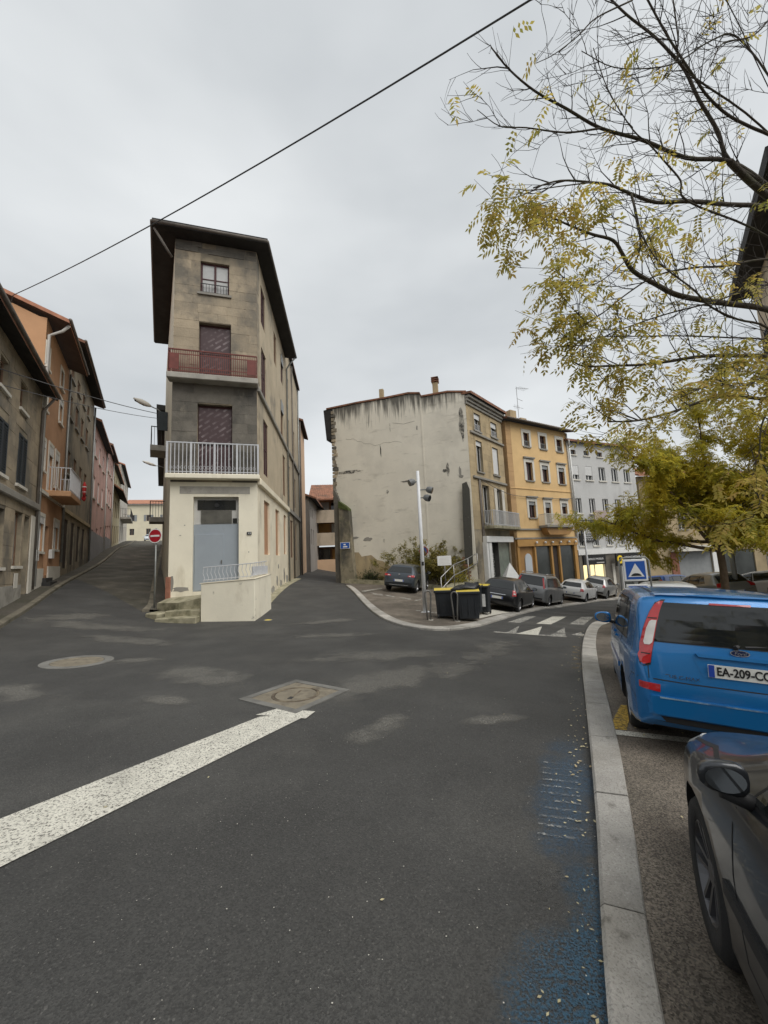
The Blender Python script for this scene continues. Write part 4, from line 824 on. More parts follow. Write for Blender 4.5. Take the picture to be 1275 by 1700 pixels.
sf = MB().box(1.05, 8.55, -.18, 0, 2.1, 2.62).box(1.05, 1.3, -.12, .1, -2.3, 2.1).box(3.0, 3.18, -.12, .1, -2.3, 2.1).box(5.0, 5.2, -.12, .1, -2.3, 2.1).box(6.02, 6.2, -.12, .1, -2.3, 2.1).box(8.1, 8.5, -.12, .1, -2.3, 2.1).build('shopfront', MAT['ochre_shop'], hy, FY.M)
panel(hy, FY, 'shop_window', 3.18, 5.0, .05, .09, -2.0, 2.05, 'glass_shop', sf); panel(hy, FY, 'shop_door', 5.2, 6.02, .05, .09, -2.3, 2.05, 'door_dark', sf); panel(hy, FY, 'shop_window', 6.2, 8.1, .05, .09, -2.0, 2.05, 'glass_shop', sf)
panel(hy, FY, 'side_door', 1.3, 3.0, .05, .09, -2.3, 2.1, 'ochre_shop_dark', sf)
m = MB(); m.prism([(1.95, -1.9), (2.7, -1.9), (2.72, 1.1)] + [(2.335 + .385 * math.cos(a), 1.1 + .45 * math.sin(a)) for a in [math.pi * k / 8 for k in range(1, 8)]] + [(1.95, 1.1)], -.02, .05); m.build('white_door_panel', M_('pale_panel', (.55, .59, .63), .4, .05, 2, 0), sf, FY.M)
for s in (3.1, 4.15, 5.05, 6.1, 7.2, 8.1): MB().lathe([(0, 0), (.10, .02), (.08, .16), (0, .18)], 10, Matrix.Translation((s, -.3, 2.28))).build('spotlight', MAT['white'], sf, FY.M, smooth=True)
pipe(hy, FY, [(8.6, -.1, 11.9), (8.6, -.1, 2.8)], .06, 'offwhite')

# ================================================================== pale grey house with the agency
FW = Fr(15.83, 32.92, 66); hw = building('pale_grey_house', FW, 'pale grey house with white roller shutters above a lit agency')
ow = []
for k in range(5):
    x = .85 + 1.72 * k
    ow += [(x + .02, x + .72, 10.05, 10.5), (x, x + .86, 7.8, 9.08), (x + .06, x + .82, 4.8, 6.15), (x + .08, x + .72, 1.95, 3.4)]
ow2 = [(1.05, 3.75, -2.2, 1.15), (3.95, 4.3, -2.2, 1.15), (5.5, 6.0, -2.2, 1.15), (6.1, 8.6, -2.2, 1.15)]
wall(hw, FW, .55, 9.4, -2.6, 11.2, ow + ow2, MAT['greywall'])
for i, o in enumerate(ow):
    window(hw, FW, *o, t=.12, frame='white' if i % 4 else 'wood', pane='glass', cols=2 if i % 4 else 1, sill='trim', roller='shutter_white' if i in (1, 5) else None, rfrac=.65, surround='greywall' if i % 4 == 3 else None)
panel(hw, FW, 'balcony_front', 2.45, 4.0, -.55, -.48, 4.15, 5.0, M_('pinkish_panel', (.42, .34, .32), .8, .1, 3, 0)); panel(hw, FW, 'balcony_slab', 2.4, 4.05, -.6, 0, 3.98, 4.12, 'trim_grey')
panel(hw, FW, 'string_course', .55, 9.4, -.12, .02, 1.2, 1.65, 'white'); panel(hw, FW, 'string_course', .55, 9.4, -.06, .02, 3.98, 4.05, 'trim_grey')
roof_sheet(hw, FW, .3, 9.6, -.35, 11.15, 4, 12.2); pipe(hw, FW, [(.75, -.09, 11.0), (.75, -.09, 3.8)], .06, 'white'); pipe(hw, FW, [(.4, -.4, 11.2), (.75, -.09, 10.8)], .06, 'white')
for a, b in ((1.02, 3.78), (6.05, 8.65)):
    s_ = panel(hw, FW, 'shop_sign', a, b, -.16, -.02, .32, 1.14, 'black_matt'); text('lettering', 'CONFIANCE IMMOBILIER', .235, MAT['white_sign'], s_, FW.M @ Matrix.Translation(((a + b) / 2, -.165, .8)) @ UPR, xs=.82); panel(hw, FW, 'lettering', b - 1.2, b - .25, -.166, -.162, .44, .52, 'offwhite', s_)
for a, b in ((1.1, 1.95), (2.05, 2.55), (2.65, 3.7)): panel(hw, FW, 'lit_window', a, b, .15, .18, -2.0, .3, 'lit')
panel(hw, FW, 'window_post', 1.95, 2.05, .1, .16, -2.2, .32, 'trim'); panel(hw, FW, 'window_post', 2.55, 2.65, .1, .16, -2.2, .32, 'trim'); panel(hw, FW, 'shop_window', 6.1, 8.6, .12, .16, -2.2, .32, 'glass_shop')
panel(hw, FW, 'stone_pier', .6, 1.02, -.05, .02, -2.6, 1.15, 'stone_dark'); panel(hw, FW, 'stone_pier', 3.8, 5.45, -.05, .02, -2.6, 1.15, 'stone_dark'); panel(hw, FW, 'door_leaf', 4.62, 4.95, -.09, -.05, -2.4, .3, 'trim')
s_ = panel(hw, FW, 'round_sign', 4.5, 5.4, -.62, -.5, .1, 1.2, 'black_matt'); MB().lathe([(.2, -.02), (.36, -.02), (.36, .02), (.2, .02), (.2, -.02)], 24, FW.M.inverted() @ FW.M @ Matrix.Translation((4.95, -.64, .66)) @ Matrix.Rotation(R(90), 4, 'X')).build('ring', MAT['yellow_ring'], s_, FW.M)
s_ = panel(hw, FW, 'board_sign', .88, 2.9, -.14, -.04, 2.33, 3.02, 'black_matt')
for k, tx in enumerate(('CONFIANCE', 'IMMOBILIER', '04 77 75 41 11')): text('lettering', tx, .2, MAT['white_sign'], s_, FW.M @ Matrix.Translation((1.89, -.143, 2.87 - .2 * k)) @ UPR)

# buildings closing the square behind the trees
FS = Fr(25.2, 37.6, 80); hs = building('tan_shop_house', FS, 'tan house with closed grey shop shutters behind the round tree')
os_ = [(3.4, 7.4, -3.2, 1.0), (8.2, 12.6, -3.2, 1.0)] + [(1.4 + 2.6 * k, 2.4 + 2.6 * k, 3.2, 5.0) for k in range(5)] + [(1.4 + 2.6 * k, 2.4 + 2.6 * k, 6.2, 7.6) for k in range(5)]
wall(hs, FS, 0, 14, -3.6, 8.6, os_, MAT['beige_stone'])
panel(hs, FS, 'roller_shutter', 3.4, 7.4, .1, .14, -3.2, 1.0, 'shutter_grey'); panel(hs, FS, 'shop_window', 8.2, 12.6, .1, .14, -3.2, 1.0, 'glass_shop'); panel(hs, FS, 'pier', 7.4, 8.2, -.1, .02, -3.5, 1.3, 'white'); panel(hs, FS, 'pier', 2.6, 3.4, -.1, .02, -3.5, 1.0, 'brick'); panel(hs, FS, 'awning', 2.6, 7.4, -.9, 0, 1.05, 1.6, 'trim')
for o in os_[2:]: window(hs, FS, *o, frame='offwhite')
roof_sheet(hs, FS, -.4, 14.4, -.6, 8.5, 5, 10.4, 'tile_red')
FT = Fr(39.2, 40.2, 95); ht = building('glazed_shop_house', FT, 'grey shop with wide glazing and pale awning across the square')
wall(ht, FT, 0, 16, -4, 8, [(1, 6.5, -3.4, .6), (7.5, 14, -3.4, .6)], MAT['far_grey'])
panel(ht, FT, 'shop_window', 1, 6.5, .1, .14, -3.4, .6, M_('green_shop_glass', (.16, .24, .22), .15, .2, 1, 0, spec=.6)); panel(ht, FT, 'shop_window', 7.5, 14, .1, .14, -3.4, .6, 'glass_shop'); panel(ht, FT, 'awning', .6, 14.4, -1.2, 0, .8, 1.6, M_('pale_blue_awning', (.5, .55, .62), .8, .05, 2, 0)); roof_sheet(ht, FT, -.4, 16.4, -.5, 8, 5, 9.5)
# tall house at the edge of the square, partly hidden by the near tree
FR = Fr(21.5, 20.3, 216); hr = building('tall_square_house', FR, 'tall tan house with a deep dark eave behind the near tree')
orr = [(1.2 + 2.7 * k, 2.3 + 2.7 * k, z, z + 2.0) for k in range(3) for z in (1.5, 4.8, 8.0, 11.0)]
wall(hr, FR, 0, 9, -3, 15.9, orr, MAT['stucco_tan']); wall(hr, Fr(21.5, 20.3, 126), 0, 8, -3, 15.9, [], MAT['stucco_tan'])
for o in orr: window(hr, FR, *o, frame='offwhite', sill='trim_grey', louvre='shutter_dark')
for z in (11.0, 7.6): panel(hr, FR, 'string_course', -.4, 9, -.3, .02, z - .3, z, 'trim_grey')
m = MB(); m.box(-.9, 9.8, -.95, 8.5, 15.9, 16.5); m.build('roof', MAT['eave'], hr, FR.M)

# ================================================================== the row along the uphill street
FL = Fr(-13.72, 15.0, -31.2)
def lz(s): return gz(*FL.pt(s))
# ashlar house
h = building('ashlar_house', Fr(*FL.pt(-9), -31.2), 'weathered ashlar stone house with slate shutters at the street foot')
o = [(-2.9, -2.1, 7.35, 8.3), (-5.0, -4.2, 7.3, 8.25), (-2.75, -1.75, 4.75, 6.5), (-4.9, -3.9, 4.75, 6.4), (-2.6, -1.7, 2.0, 3.85), (-4.3, -3.6, 1.95, 3.75), (-1.45, -.75, .7, 3.8), (-7.2, -6.2, 4.75, 6.4), (-7.2, -6.2, 1.9, 3.75)]
wl1 = wall(h, FL, -9, 0, -.2, 9.2, o, MAT['mortar']); stones(wl1, FL, -7.5, 0, 1.0, 9.15, o, 'stone', .40, .55, 1.0, seed=21)
for i, q in enumerate(o):
    if i == 6: d = panel(h, FL, 'door', q[0], q[1], .2, .25, q[2], q[3], 'far_grey'); panel(h, FL, 'handle', q[1] - .16, q[1] - .1, .15, .2, 1.7, 1.8, 'steel', d)
    else: window(h, FL, *q, t=.12, frame='wood', pane='glass' if i not in (4, 5) else 'trim_grey', sill='trim', surround=None)
for i, q in enumerate((o[2], o[3], o[7])):
    m = MB()
    x0, x1, z0, z1 = q
    for a, b in ((x0, (x0 + x1) / 2 - .01), ((x0 + x1) / 2 + .01, x1)):
        sh = MB().box(a, a + .06, -.03, .02, z0, z1).box(b - .06, b, -.03, .02, z0, z1).box(a + .06, b - .06, -.03, .02, z0, z0 + .08).box(a + .06, b - .06, -.03, .02, z1 - .08, z1).box(a + .06, b - .06, 0, .015, z0 + .08, z1 - .08)
        for k in range(17): zz = z0 + .1 + (z1 - z0 - .2) * k / 17; sh.add([(a + .06, -.025, zz), (b - .06, -.025, zz), (b - .06, -.002, zz + .07), (a + .06, -.002, zz + .07)], [(0, 1, 2, 3)])
        tag(sh.build('shutter', MAT['shutter_dark'], h, FL.M), kind='stuff')
panel(h, FL, 'string_course', -9, 0, -.16, .02, 4.15, 4.4, 'trim_grey', bev=.03); panel(h, FL, 'plinth', -9, -1.5, -.05, .02, -.2, 1.35, 'concrete'); panel(h, FL, 'cellar_hatch', -2.4, -2.0, -.06, -.04, 1.25, 1.75, 'trim'); panel(h, FL, 'plaster_pilaster', -.62, -.05, -.06, .02, .4, 3.9, 'trim')
roof_sheet(h, FL, -9, .05, -.5, 8.75, 4.5, 10.9, 'tile', 'eave'); gutter(h, FL, -9, .05, -.53, 8.9); pipe(h, FL, [(-.25, -.48, 8.8), (-.12, -.08, 8.2), (-.12, -.08, 1.1)], .05, 'copper')
# ochre house
h = building('ochre_house', FL, 'ochre rendered house with a small balcony and blue door')
o = [(.15, .75, 10.3, 11.2), (3.1, 3.75, 10.6, 11.5), (.1, .8, 8.5, 9.7), (3.25, 3.95, 8.9, 10.05), (.25, .95, 5.95, 7.2), (1.65, 2.45, 5.25, 7.3), (3.0, 3.7, 5.7, 7.3), (.4, 1.5, 2.6, 4.05), (1.8, 2.55, 1.6, 3.75), (3.5, 4.5, 2.8, 4.1)]
wl2 = wall(h, FL, .01, 5.2, 0, 12.3, o, MAT['ochre'])
for i, q in enumerate(o):
    if i == 8:
        d = panel(h, FL, 'door', q[0], q[1], .2, .25, q[2], q[3], 'door_blue'); panel(h, FL, 'handle', q[0] + .08, q[0] + .13, .15, .2, 2.5, 2.62, 'steel', d)
        for k in range(3): panel(h, FL, 'step', q[0] - .25 - .1 * (2 - k), q[1] + .25 + .1 * (2 - k), -.48 + .15 * k, 0, .6, 1.15 + .17 * k, 'rail_dark')
    else: window(h, FL, *q, t=.08, frame='white', pane='curtain' if i in (4, 7) else 'glass', surround='trim', sill='trim', roller='shutter_white' if i not in (0, 1) else None, rfrac=.2, sw=.12)
panel(h, FL, 'plinth', 0, 1.7, -.05, .02, .3, 1.9, 'trim'); panel(h, FL, 'plinth', 2.6, 5.2, -.05, .02, .6, 2.0, 'trim'); panel(h, FL, 'string_course', .01, 5.2, -.12, .02, 4.95, 5.1, 'trim')
panel(h, FL, 'meter_box', -.05, .4, -.12, .02, 2.2, 2.6, 'white'); panel(h, FL, 'meter_box', 2.75, 3.25, -.12, .02, 2.35, 2.75, 'white')
balcony(h, FL, 1.5, 4.4, 5.25, .85, 6.3, 'ochre_pale', 'rail_grey', 18, .25, split=True)
roof_sheet(h, FL, -.15, 5.3, -.75, 12.2, 4.5, 14.0, 'tile_red', 'eave_brown'); gutter(h, FL, -.15, 5.3, -.78, 12.35, 'copper')
Fsl = Fr(*FL.pt(0), -121.2); m = MB(); m.prism([(0, 7), (5, 7), (5, 14.1), (0, 12.2)], 0, -.25); m.build('side_wall', MAT['ochre_pale'], h, Fsl.M)
pipe(h, FL, [(.1, -.72, 12.2), (.12, -.5, 11.9), (.12, -.08, 11.6), (.12, -.08, 1.2)], .06, 'offwhite'); pipe(h, FL, [(5.12, -.08, 12.1), (5.12, -.08, 2.2)], .05, 'zinc')
# red and white cloth decoration hanging from the balcony
dz = bpy.data.objects.new('hanging_decoration', None); Md = FL.M @ Matrix.Translation((4.45, -.95, 5.6)) @ Matrix.Diagonal((.62, .62, .62, 1)); dz = empty('hanging_decoration', Md, 'red and white cloth decoration hanging on the balcony railing', 'decoration')
MB().tube([(0, 0, 1.0), (.02, -.02, .7), (0, 0, .45), (.06, 0, .1), (.05, 0, -.2)], [.04, .13, .15, .12, .05], 8).build('cloth', MAT['red_cloth'], dz, Md, smooth=True); MB().tube([(0, 0, .62), (0, 0, .55)], .165, 8).tube([(.05, 0, .22), (.05, 0, .15)], .135, 8).build('band', MAT['white'], dz, Md)
MB().tube([(.25, 0, -.1), (.3, .05, -.35), (.33, 0, -.55)], [.1, .16, .05], 8).build('sack', MAT['red_cloth'], dz, Md, smooth=True)
# dark stone terrace house
h = building('dark_terrace_house', Fr(*FL.pt(5.2), -31.2), 'soot-stained brown terrace house with four window rows')
o = []
for k in range(4):
    x = 5.75 + 2.05 * k; o += [(x, x + .95, 12.2, 13.0), (x - .2, x + .85, 10.0, 11.3), (x, x + 1.0, 6.9, 8.2), (x + .2, x + 1.4, 1.9 + .2 * k, 4.5)]
wl3 = wall(h, FL, 5.2, 15.2, .5, 14.2, o, MAT['stucco_brown'])
for i, q in enumerate(o):
    if i % 4 == 3: panel(h, FL, 'door', q[0], q[1], .06, .11, q[2], q[3], 'door_dark')
    else: window(h, FL, *q, t=.05, frame='wood', sill='trim_grey')
panel(h, FL, 'string_course', 5.2, 15.2, -.1, .02, 4.8, 5.0, 'beige_stone')
roof_sheet(h, FL, 5.1, 15.4, -.6, 14.0, 4.5, 15.6, 'tile', 'eave'); gutter(h, FL, 5.1, 15.4, -.63, 14.15); pipe(h, FL, [(15.1, -.08, 13.9), (15.1, -.08, 2.4)], .06, 'zinc')
# pink pair
for nm, a, b, mt, zt, lab in (('pink_house', 15.25, 25.2, 'pink', 13.0, 'pink rendered house with grey plinth midway up the street'), ('rose_house', 25.25, 32.5, 'pink', 13.9, 'second pink house uphill, with a wide dark eave')):
    h = building(nm, Fr(*FL.pt(a), -31.2), lab); o = []
    for k in range(3):
        x = a + 1.3 + (b - a - 2.4) / 2.6 * k; g = lz(x)
        o += [(x, x + 1.1, 10.6 + (a > 20), 12.0 + (a > 20)), (x, x + 1.1, 7.3 + (a > 20), 9.0 + (a > 20)), (x, x + 1.2, g + .2, g + 2.5)]
    wall(h, FL, a, b, 1, zt, o, MAT[mt])
    for i, q in enumerate(o):
        if i % 3 == 2: panel(h, FL, 'door', q[0], q[1], .2, .25, q[2], q[3], 'door_dark' if i == 2 else 'far_grey')
        else: window(h, FL, *q, t=.06, frame='white', pane='curtain' if i % 2 else 'glass', sill='trim')
    panel(h, FL, 'plinth', a + .05, b, -.05, .02, 1, lz(a) + 2.5 if a < 20 else lz(b) + .9, 'pale_blue')
    roof_sheet(h, FL, a - .1, b + .3, -.5, zt - .1, 4, zt + 1.6, 'tile', 'eave'); pipe(h, FL, [(b - .2, -.08, zt), (b - .2, -.08, 3)], .06, 'offwhite')
# cream and white houses near the top
for nm, a, b, mt, zt, lab in (('cream_street_house', 32.6, 45, 'far_yellow', 13.6, 'yellowish house with a canopy high up the street'), ('white_street_house', 45.1, 64, 'far_white', 16.5, 'off-white house with a balcony near the top of the street')):
    h = building(nm, Fr(*FL.pt(a), -31.2), lab); o = []
    for k in range(4):
        x = a + 1.5 + (b - a - 3) / 3.4 * k; g = lz(x)
        o += [(x, x + 1.3, zt - 2.8, zt - 1.0), (x, x + 1.3, g + 3.6, g + 5.6), (x, x + 1.3, g + .4, g + 2.6)]
    wall(h, FL, a, b, 2, zt, o, MAT[mt])
    for i, q in enumerate(o): window(h, FL, *q, t=.05, frame='wood', sill=None, pane='glass')
    Fa = Fr(*FL.pt(a), 58.8); MB().prism([(-4, 8), (0, 8), (0, zt), (-4, zt)], 0, .25).build('side_wall', MAT[mt], h, Fa.M)
    roof_sheet(h, FL, a, b + .3, -.45, zt - .1, 4, zt + 1.6, 'tile_red', 'eave')
    if a < 40: roof_sheet(h, FL, a + .5, b - .5, -1.0, 10.6, 0, 11.4, 'tile', 'eave', name='canopy')
    else: balcony(h, FL, a + 1, a + 8, lz(a) + 4.0, 1.3, lz(a) + 5.2, 'concrete', 'rail_dark', 26, .3, split=False)
# houses across the top of the street
def far_house(name, x, y, az, w, zb, zt, mat, cols, rows, label, dz=3.0):
    fr = Fr(x, y, az); h = building(name, fr, label); o = []
    for k in range(cols):
        for r_ in range(rows): c = w * (k + .5) / cols; o.append((c - .5, c + .5, zb + 1.2 + dz * r_, zb + 2.7 + dz * r_))
    wall(h, fr, 0, w, zb - 2, zt, o, MAT[mat])
    for i, q in enumerate(o): window(h, fr, *q, frame='wood', sill=None, louvre='shutter_grey' if i % 2 else None)
    roof_sheet(h, fr, -.4, w + .4, -.6, zt - .05, 4, zt + 1.5, 'tile_red', 'eave_brown'); return h, fr
far_house('cream_end_house', -61.6, 90.5, 75, 10.5, 8.3, 16.9, 'far_cream', 3, 2, 'cream house with shutters closing the top of the street', 3.3)
far_house('grey_end_house', -51.2, 97.0, 80, 8, 7.2, 14.2, 'far_grey', 3, 2, 'small grey house right of the cream one at the street top', 2.6)
far_house('white_end_house', -44.6, 92.0, 85, 9, 7.2, 13.0, 'far_white', 4, 2, 'white house at the street top, behind the no-entry sign', 2.6)
# rear walls closing the long side of the street on the right, beyond the corner house
fr = Fr(*FCl.pt(13.6, -.05), -30.2); h = building('uphill_house', fr, 'plain weathered house beyond the tall corner house in the uphill street')
wall(h, fr, 0, 30, 0, 13, [], MAT['cream_dirty'], T=-.3); m = MB(); m.box(-.1, 30.2, -4, .6, 12.9, 13.3); m.build('roof', MAT['eave'], h, fr.M)
# unseen houses added behind the viewer, only for their reflections in the cars
for nm, x, y, az, w, zt, mt, lab in (('cream_reflection_house', 9, -13, 262, 14, 11.5, 'far_cream', 'unseen cream house added behind the viewer for reflections'), ('brown_reflection_house', -6, -15, 268, 13, 13, 'stucco_brown', 'unseen brown house added behind the viewer for reflections')):
    fr = Fr(x, y, az); h = building(nm, fr, lab); o = [(1.2 + 3 * k, 2.3 + 3 * k, z, z + 1.9) for k in range(4) for z in (1.4, 4.6, 7.8)]
    wall(h, fr, 0, w, -2, zt, o, MAT[mt])
    for q in o: window(h, fr, *q, frame='offwhite', sill='trim_grey')
    roof_sheet(h, fr, -.3, w + .3, -.6, zt - .1, 4.5, zt + 2, 'tile_red')
# ------------------------------------------------------------------ stoop and ramp of the corner house
Zg = gz(-6.0, 13.9)
st_ = empty('stoop', Matrix.Translation((-6.6, 14.4, Zg)), 'crumbling mossy stone stoop and cream ramp wall before the grey door', 'steps')
fA = Vector(FC.pt(-3.3)); fB = Vector(FC.pt(0))
m = MB(); m.vprism([(-8.55, 14.55), (-7.45, 13.98), (-6.5, 14.0), (-5.0, 13.9), (-5.25, 15.9), tuple(fA)], -.6, [.42, .45, .62, .68, .70, .55]); m.build('landing', MAT['mossy_concrete'], st_)
m = MB(); m.vprism([(-7.75, 13.62), (-6.5, 13.62), (-6.48, 14.15), (-7.5, 14.2)], -.6, .22); bevel(m.build('step', MAT['mossy_concrete'], st_), .025)
m = MB(); m.vprism([(-7.85, 13.2), (-6.46, 13.22), (-6.5, 13.7), (-7.75, 13.7)], -.6, .03); bevel(m.build('step', MAT['mossy_concrete'], st_), .025)
m = MB(); m.vprism([(-8.5, 13.75), (-7.9, 13.45), (-7.75, 13.95), (-8.4, 14.3)], -.6, .16); bevel(m.build('corner_block', MAT['mossy_concrete'], st_), .03)
wv = [(-6.46, 13.55), (-4.62, 13.62), (-4.72, 15.9), (-4.98, 15.9), (-4.88, 13.85), (-6.46, 13.8)]
m = MB(); m.vprism(wv, -.8, [1.10, 1.18, 1.25, 1.25, 1.18, 1.10]); bevel(m.build('ramp_wall', MAT['cream_ramp'], st_), .015)
m = MB(); m.vprism([(-6.5, 13.53), (-4.6, 13.6), (-4.7, 15.9), (-5.0, 15.9), (-4.9, 13.88), (-6.5, 13.83)], [1.105, 1.185, 1.255, 1.255, 1.185, 1.105], [1.13, 1.21, 1.28, 1.28, 1.21, 1.13]); m.build('coping', MAT['cream_dirty'], st_)
rl = MB().tube([(-6.44, 13.67, 1.66), (-4.76, 13.74, 1.74), (-4.86, 15.8, 1.8)], .018, 6).tube([(-6.44, 13.67, 1.22), (-4.76, 13.74, 1.30), (-4.86, 15.8, 1.36)], .014, 6).build('handrail', MAT['rail_grey'], st_)
tag(rl, kind='stuff')
bme = MB().tube([(0, 0, 0), (.03, 0, .12), (-.03, 0, .28), (0, 0, .48)], .011, 5).mesh('baluster', MAT['rail_grey'])
for i in range(13): t = i / 12; inst('baluster', bme, st_, Matrix.Translation((-6.42 + 1.62 * t, 13.67 + .07 * t, 1.17 + .08 * t)))
for i in range(1, 9): t = i / 9; inst('baluster', bme, st_, Matrix.Translation((-4.77 - .09 * t, 13.74 + 2.0 * t, 1.25 + .07 * t)) @ Matrix.Rotation(R(90), 4, 'Z'))
MB().box(-4.85, -4.79, 14.0, 15.7, 1.3, 1.62).build('rail_panel', MAT['rail_grey'], st_)
MB().box(-8.52, -8.36, 15.0, 15.12, -.1, 1.35).build('red_post', MAT['brick'], st_)

# mossy gutter and crumbling plaster along the lane side
drape('gutter_strip', [FCr.pt(.6, -.35), FCr.pt(13, -.5), FCr.pt(13, .05), FCr.pt(.6, .05)], MAT['mossy_concrete'], .012, .4, label='mossy gutter strip at the foot of the corner house in the lane', kind='structure')
ch_ = bpy.data.objects['corner_house']
for i, (s_, z_, a_, b_) in enumerate([(2.3, .55, .35, .3), (3.6, .35, .5, .25), (4.9, .75, .25, .3), (6.2, .5, .45, .3), (7.6, .9, .3, .45), (8.8, .6, .5, .35), (5.4, 1.5, .18, .12), (.75, .5, .2, .35)]):
    blob(FCr, ch_, 'bare_plaster', s_, z_, a_, b_, 'concrete' if i % 2 else 'trim_grey', -.006 - .0005 * i, 14, 60 + i)
for i, (s_, z_, a_, b_) in enumerate([(-2.85, .85, .3, .1), (-3.18, 1.1, .08, .3), (-.35, 2.2, .02, .03), (-2.9, 2.95, .04, .015), (-2.75, 3.35, .03, .02)]):
    blob(FC, ch_, 'bare_plaster', s_, z_, a_, b_, 'trim_grey', -.004 - .0005 * i, 12, 80 + i)

# ------------------------------------------------------------------ manholes
def manhole_square(x, y, rot, half):
    z = gz(x, y); n = gnormal(x, y); M = Matrix.Translation((x, y, z)) @ Vector((0, 0, 1)).rotation_difference(n).to_matrix().to_4x4() @ Matrix.Rotation(R(rot), 4, 'Z')
    e = empty('manhole', M, 'square concrete-framed manhole with round rusty cover at the end of the white line', 'manhole')
    w = half * .2
    for a in range(4): MB().box(-half, half - w - .004, -half, -half + w, -.02, .012).build('frame_bar', MAT['frame_concrete'], e, M @ Matrix.Rotation(R(90 * a), 4, 'Z'))
    m = MB(); k = 40; ri = half * .62; vv = []
    ii = half - w - .006
    sq = []
    for j in range(k):
        a = 2 * math.pi * j / k; c, s = math.cos(a), math.sin(a); q = ii / max(abs(c), abs(s)); sq.append((c * q, s * q))
    for j in range(k): a = 2 * math.pi * j / k; vv.append((ri * math.cos(a), ri * math.sin(a), .008))
    m.v = vv + [(a, b, .008) for a, b in sq] + [(v[0], v[1], -.02) for v in vv]; m.f = [[j, k + j, k + (j + 1) % k, (j + 1) % k] for j in range(k)] + [[2 * k + j, j, (j + 1) % k, 2 * k + (j + 1) % k] for j in range(k)]; m.m = [0] * 2 * k
    m.build('surround', MAT['manhole_sand'], e, M)
    MB().lathe([(ri * .99, .002), (ri * .99, .011), (ri * .9, .012), (ri * .89, .004), (ri * .86, .004), (ri * .85, .009)], 48, M=None).build('rim', MAT['iron'], e, M, smooth=False)
    c = MB().lathe([(ri * .85, .004), (ri * .84, .0095), (ri * .5, .0105), (0.001, .0105)], 48).build('cover', MAT['manhole_sand'], e, M)
    MB().box(-ri * .6, ri * .55, -.012, .012, .008, .0125).build('seam', MAT['iron'], c, M @ Matrix.Rotation(R(20), 4, 'Z'))
    MB().box(ri * .35, ri * .62, -.03, .03, .008, .013).build('lift_slot', MAT['rail_dark'], c, M @ Matrix.Rotation(R(200), 4, 'Z'))
manhole_square(-1.32, 5.55, 58, .53)
def manhole_round(name, x, y, r_, label, mat='manhole_sand'):
    z = gz(x, y); M = Matrix.Translation((x, y, z)) @ Vector((0, 0, 1)).rotation_difference(gnormal(x, y)).to_matrix().to_4x4()
    e = empty(name, M, label, 'manhole')
    MB().lathe([(r_, -.01), (r_, .008), (r_ * .74, .010), (r_ * .73, .003)], 40).build('collar', MAT['frame_concrete'], e, M); MB().lathe([(r_ * .72, .003), (r_ * .715, .009), (r_ * .66, .010), (r_ * .65, .006), (.001, .008)], 40).build('cover', MAT[mat], e, M)
manhole_round('manhole', -6.02, 7.68, .58, 'round manhole with pale collar near the foot of the side street')
manhole_round('valve_cover', -4.2, 13.75, .16, 'small round brass-coloured valve cover beside the ramp wall', 'yellow_lid')
MB().box(0, 0, 0, 0, 0, 0)

# ------------------------------------------------------------------ lamp post with three floodlights
def upright(x, y, dz=0.0): return Matrix.Translation((x, y, gz(x, y) + dz))
M = upright(1.47, 15.77, .05); e = empty('lamp_post', M, 'tall white lamp post with three grey floodlights', 'lamp post')
MB().tube([(0, 0, 0), (0, 0, 5.75)], [.085, .065], 16).build('pole', MAT['pole_white'], e, M, smooth=True); MB().box(-.17, .17, -.17, .17, 0, .02).build('base_plate', MAT['pole_white'], e, M); MB().box(-.045, .045, -.1, -.07, 1.85, 2.0).build('hatch', MAT['black'], e, M)
for x, z, rz in ((-.27, 5.28, 200), (.45, 4.93, -20), (.33, 4.6, -35)):
    hd = MB().lathe([(.001, -.13), (.10, -.13), (.14, -.03), (.14, .12), (.001, .12)], 14, M=Matrix.Translation((x, -.05, z)) @ Matrix.Rotation(R(rz), 4, 'Z') @ Matrix.Rotation(R(110), 4, 'Y')).build('floodlight', MAT['lamp_grey'], e, M, smooth=False)
    MB().tube([(0, 0, z + .02), (x, -.03, z + .02)], .022, 6).build('arm', MAT['lamp_grey'], hd, M)
    MB().lathe([(.001, .121), (.12, .122), (.12, .126), (.001, .127)], 14, M=Matrix.Translation((x, -.05, z)) @ Matrix.Rotation(R(rz), 4, 'Z') @ Matrix.Rotation(R(110), 4, 'Y')).build('lens', MAT['glass'], hd, M)
# ------------------------------------------------------------------ hoop bollards
for (x, y, rz, lab) in ((1.43, 14.0, 15, 'bent steel hoop bollard beside the lamp post'), (2.36, 13.95, -12, 'bent steel hoop bollard in front of the big bins')):
    M = upright(x, y, .04) @ Matrix.Rotation(R(rz), 4, 'Z'); e = empty('hoop_bollard', M, lab, 'bollard', 'hoop bollards at the corner')
    pts = [(-.05, 0, -.1), (-.075, 0, .4), (-.11, 0, .82)] + [(.11 * -math.cos(a), 0, .9 + .13 * math.sin(a)) for a in [math.pi * k / 10 for k in range(11)]] + [(.11, 0, .82), (.075, 0, .4), (.05, 0, -.1)]
    MB().tube(pts, .03, 10).build('tube', MAT['dark_steel'], e, M, smooth=True); MB().lathe([(.16, 0), (.15, .015), (.001, .02)], 12).build('footing', MAT['concrete'], e, M)
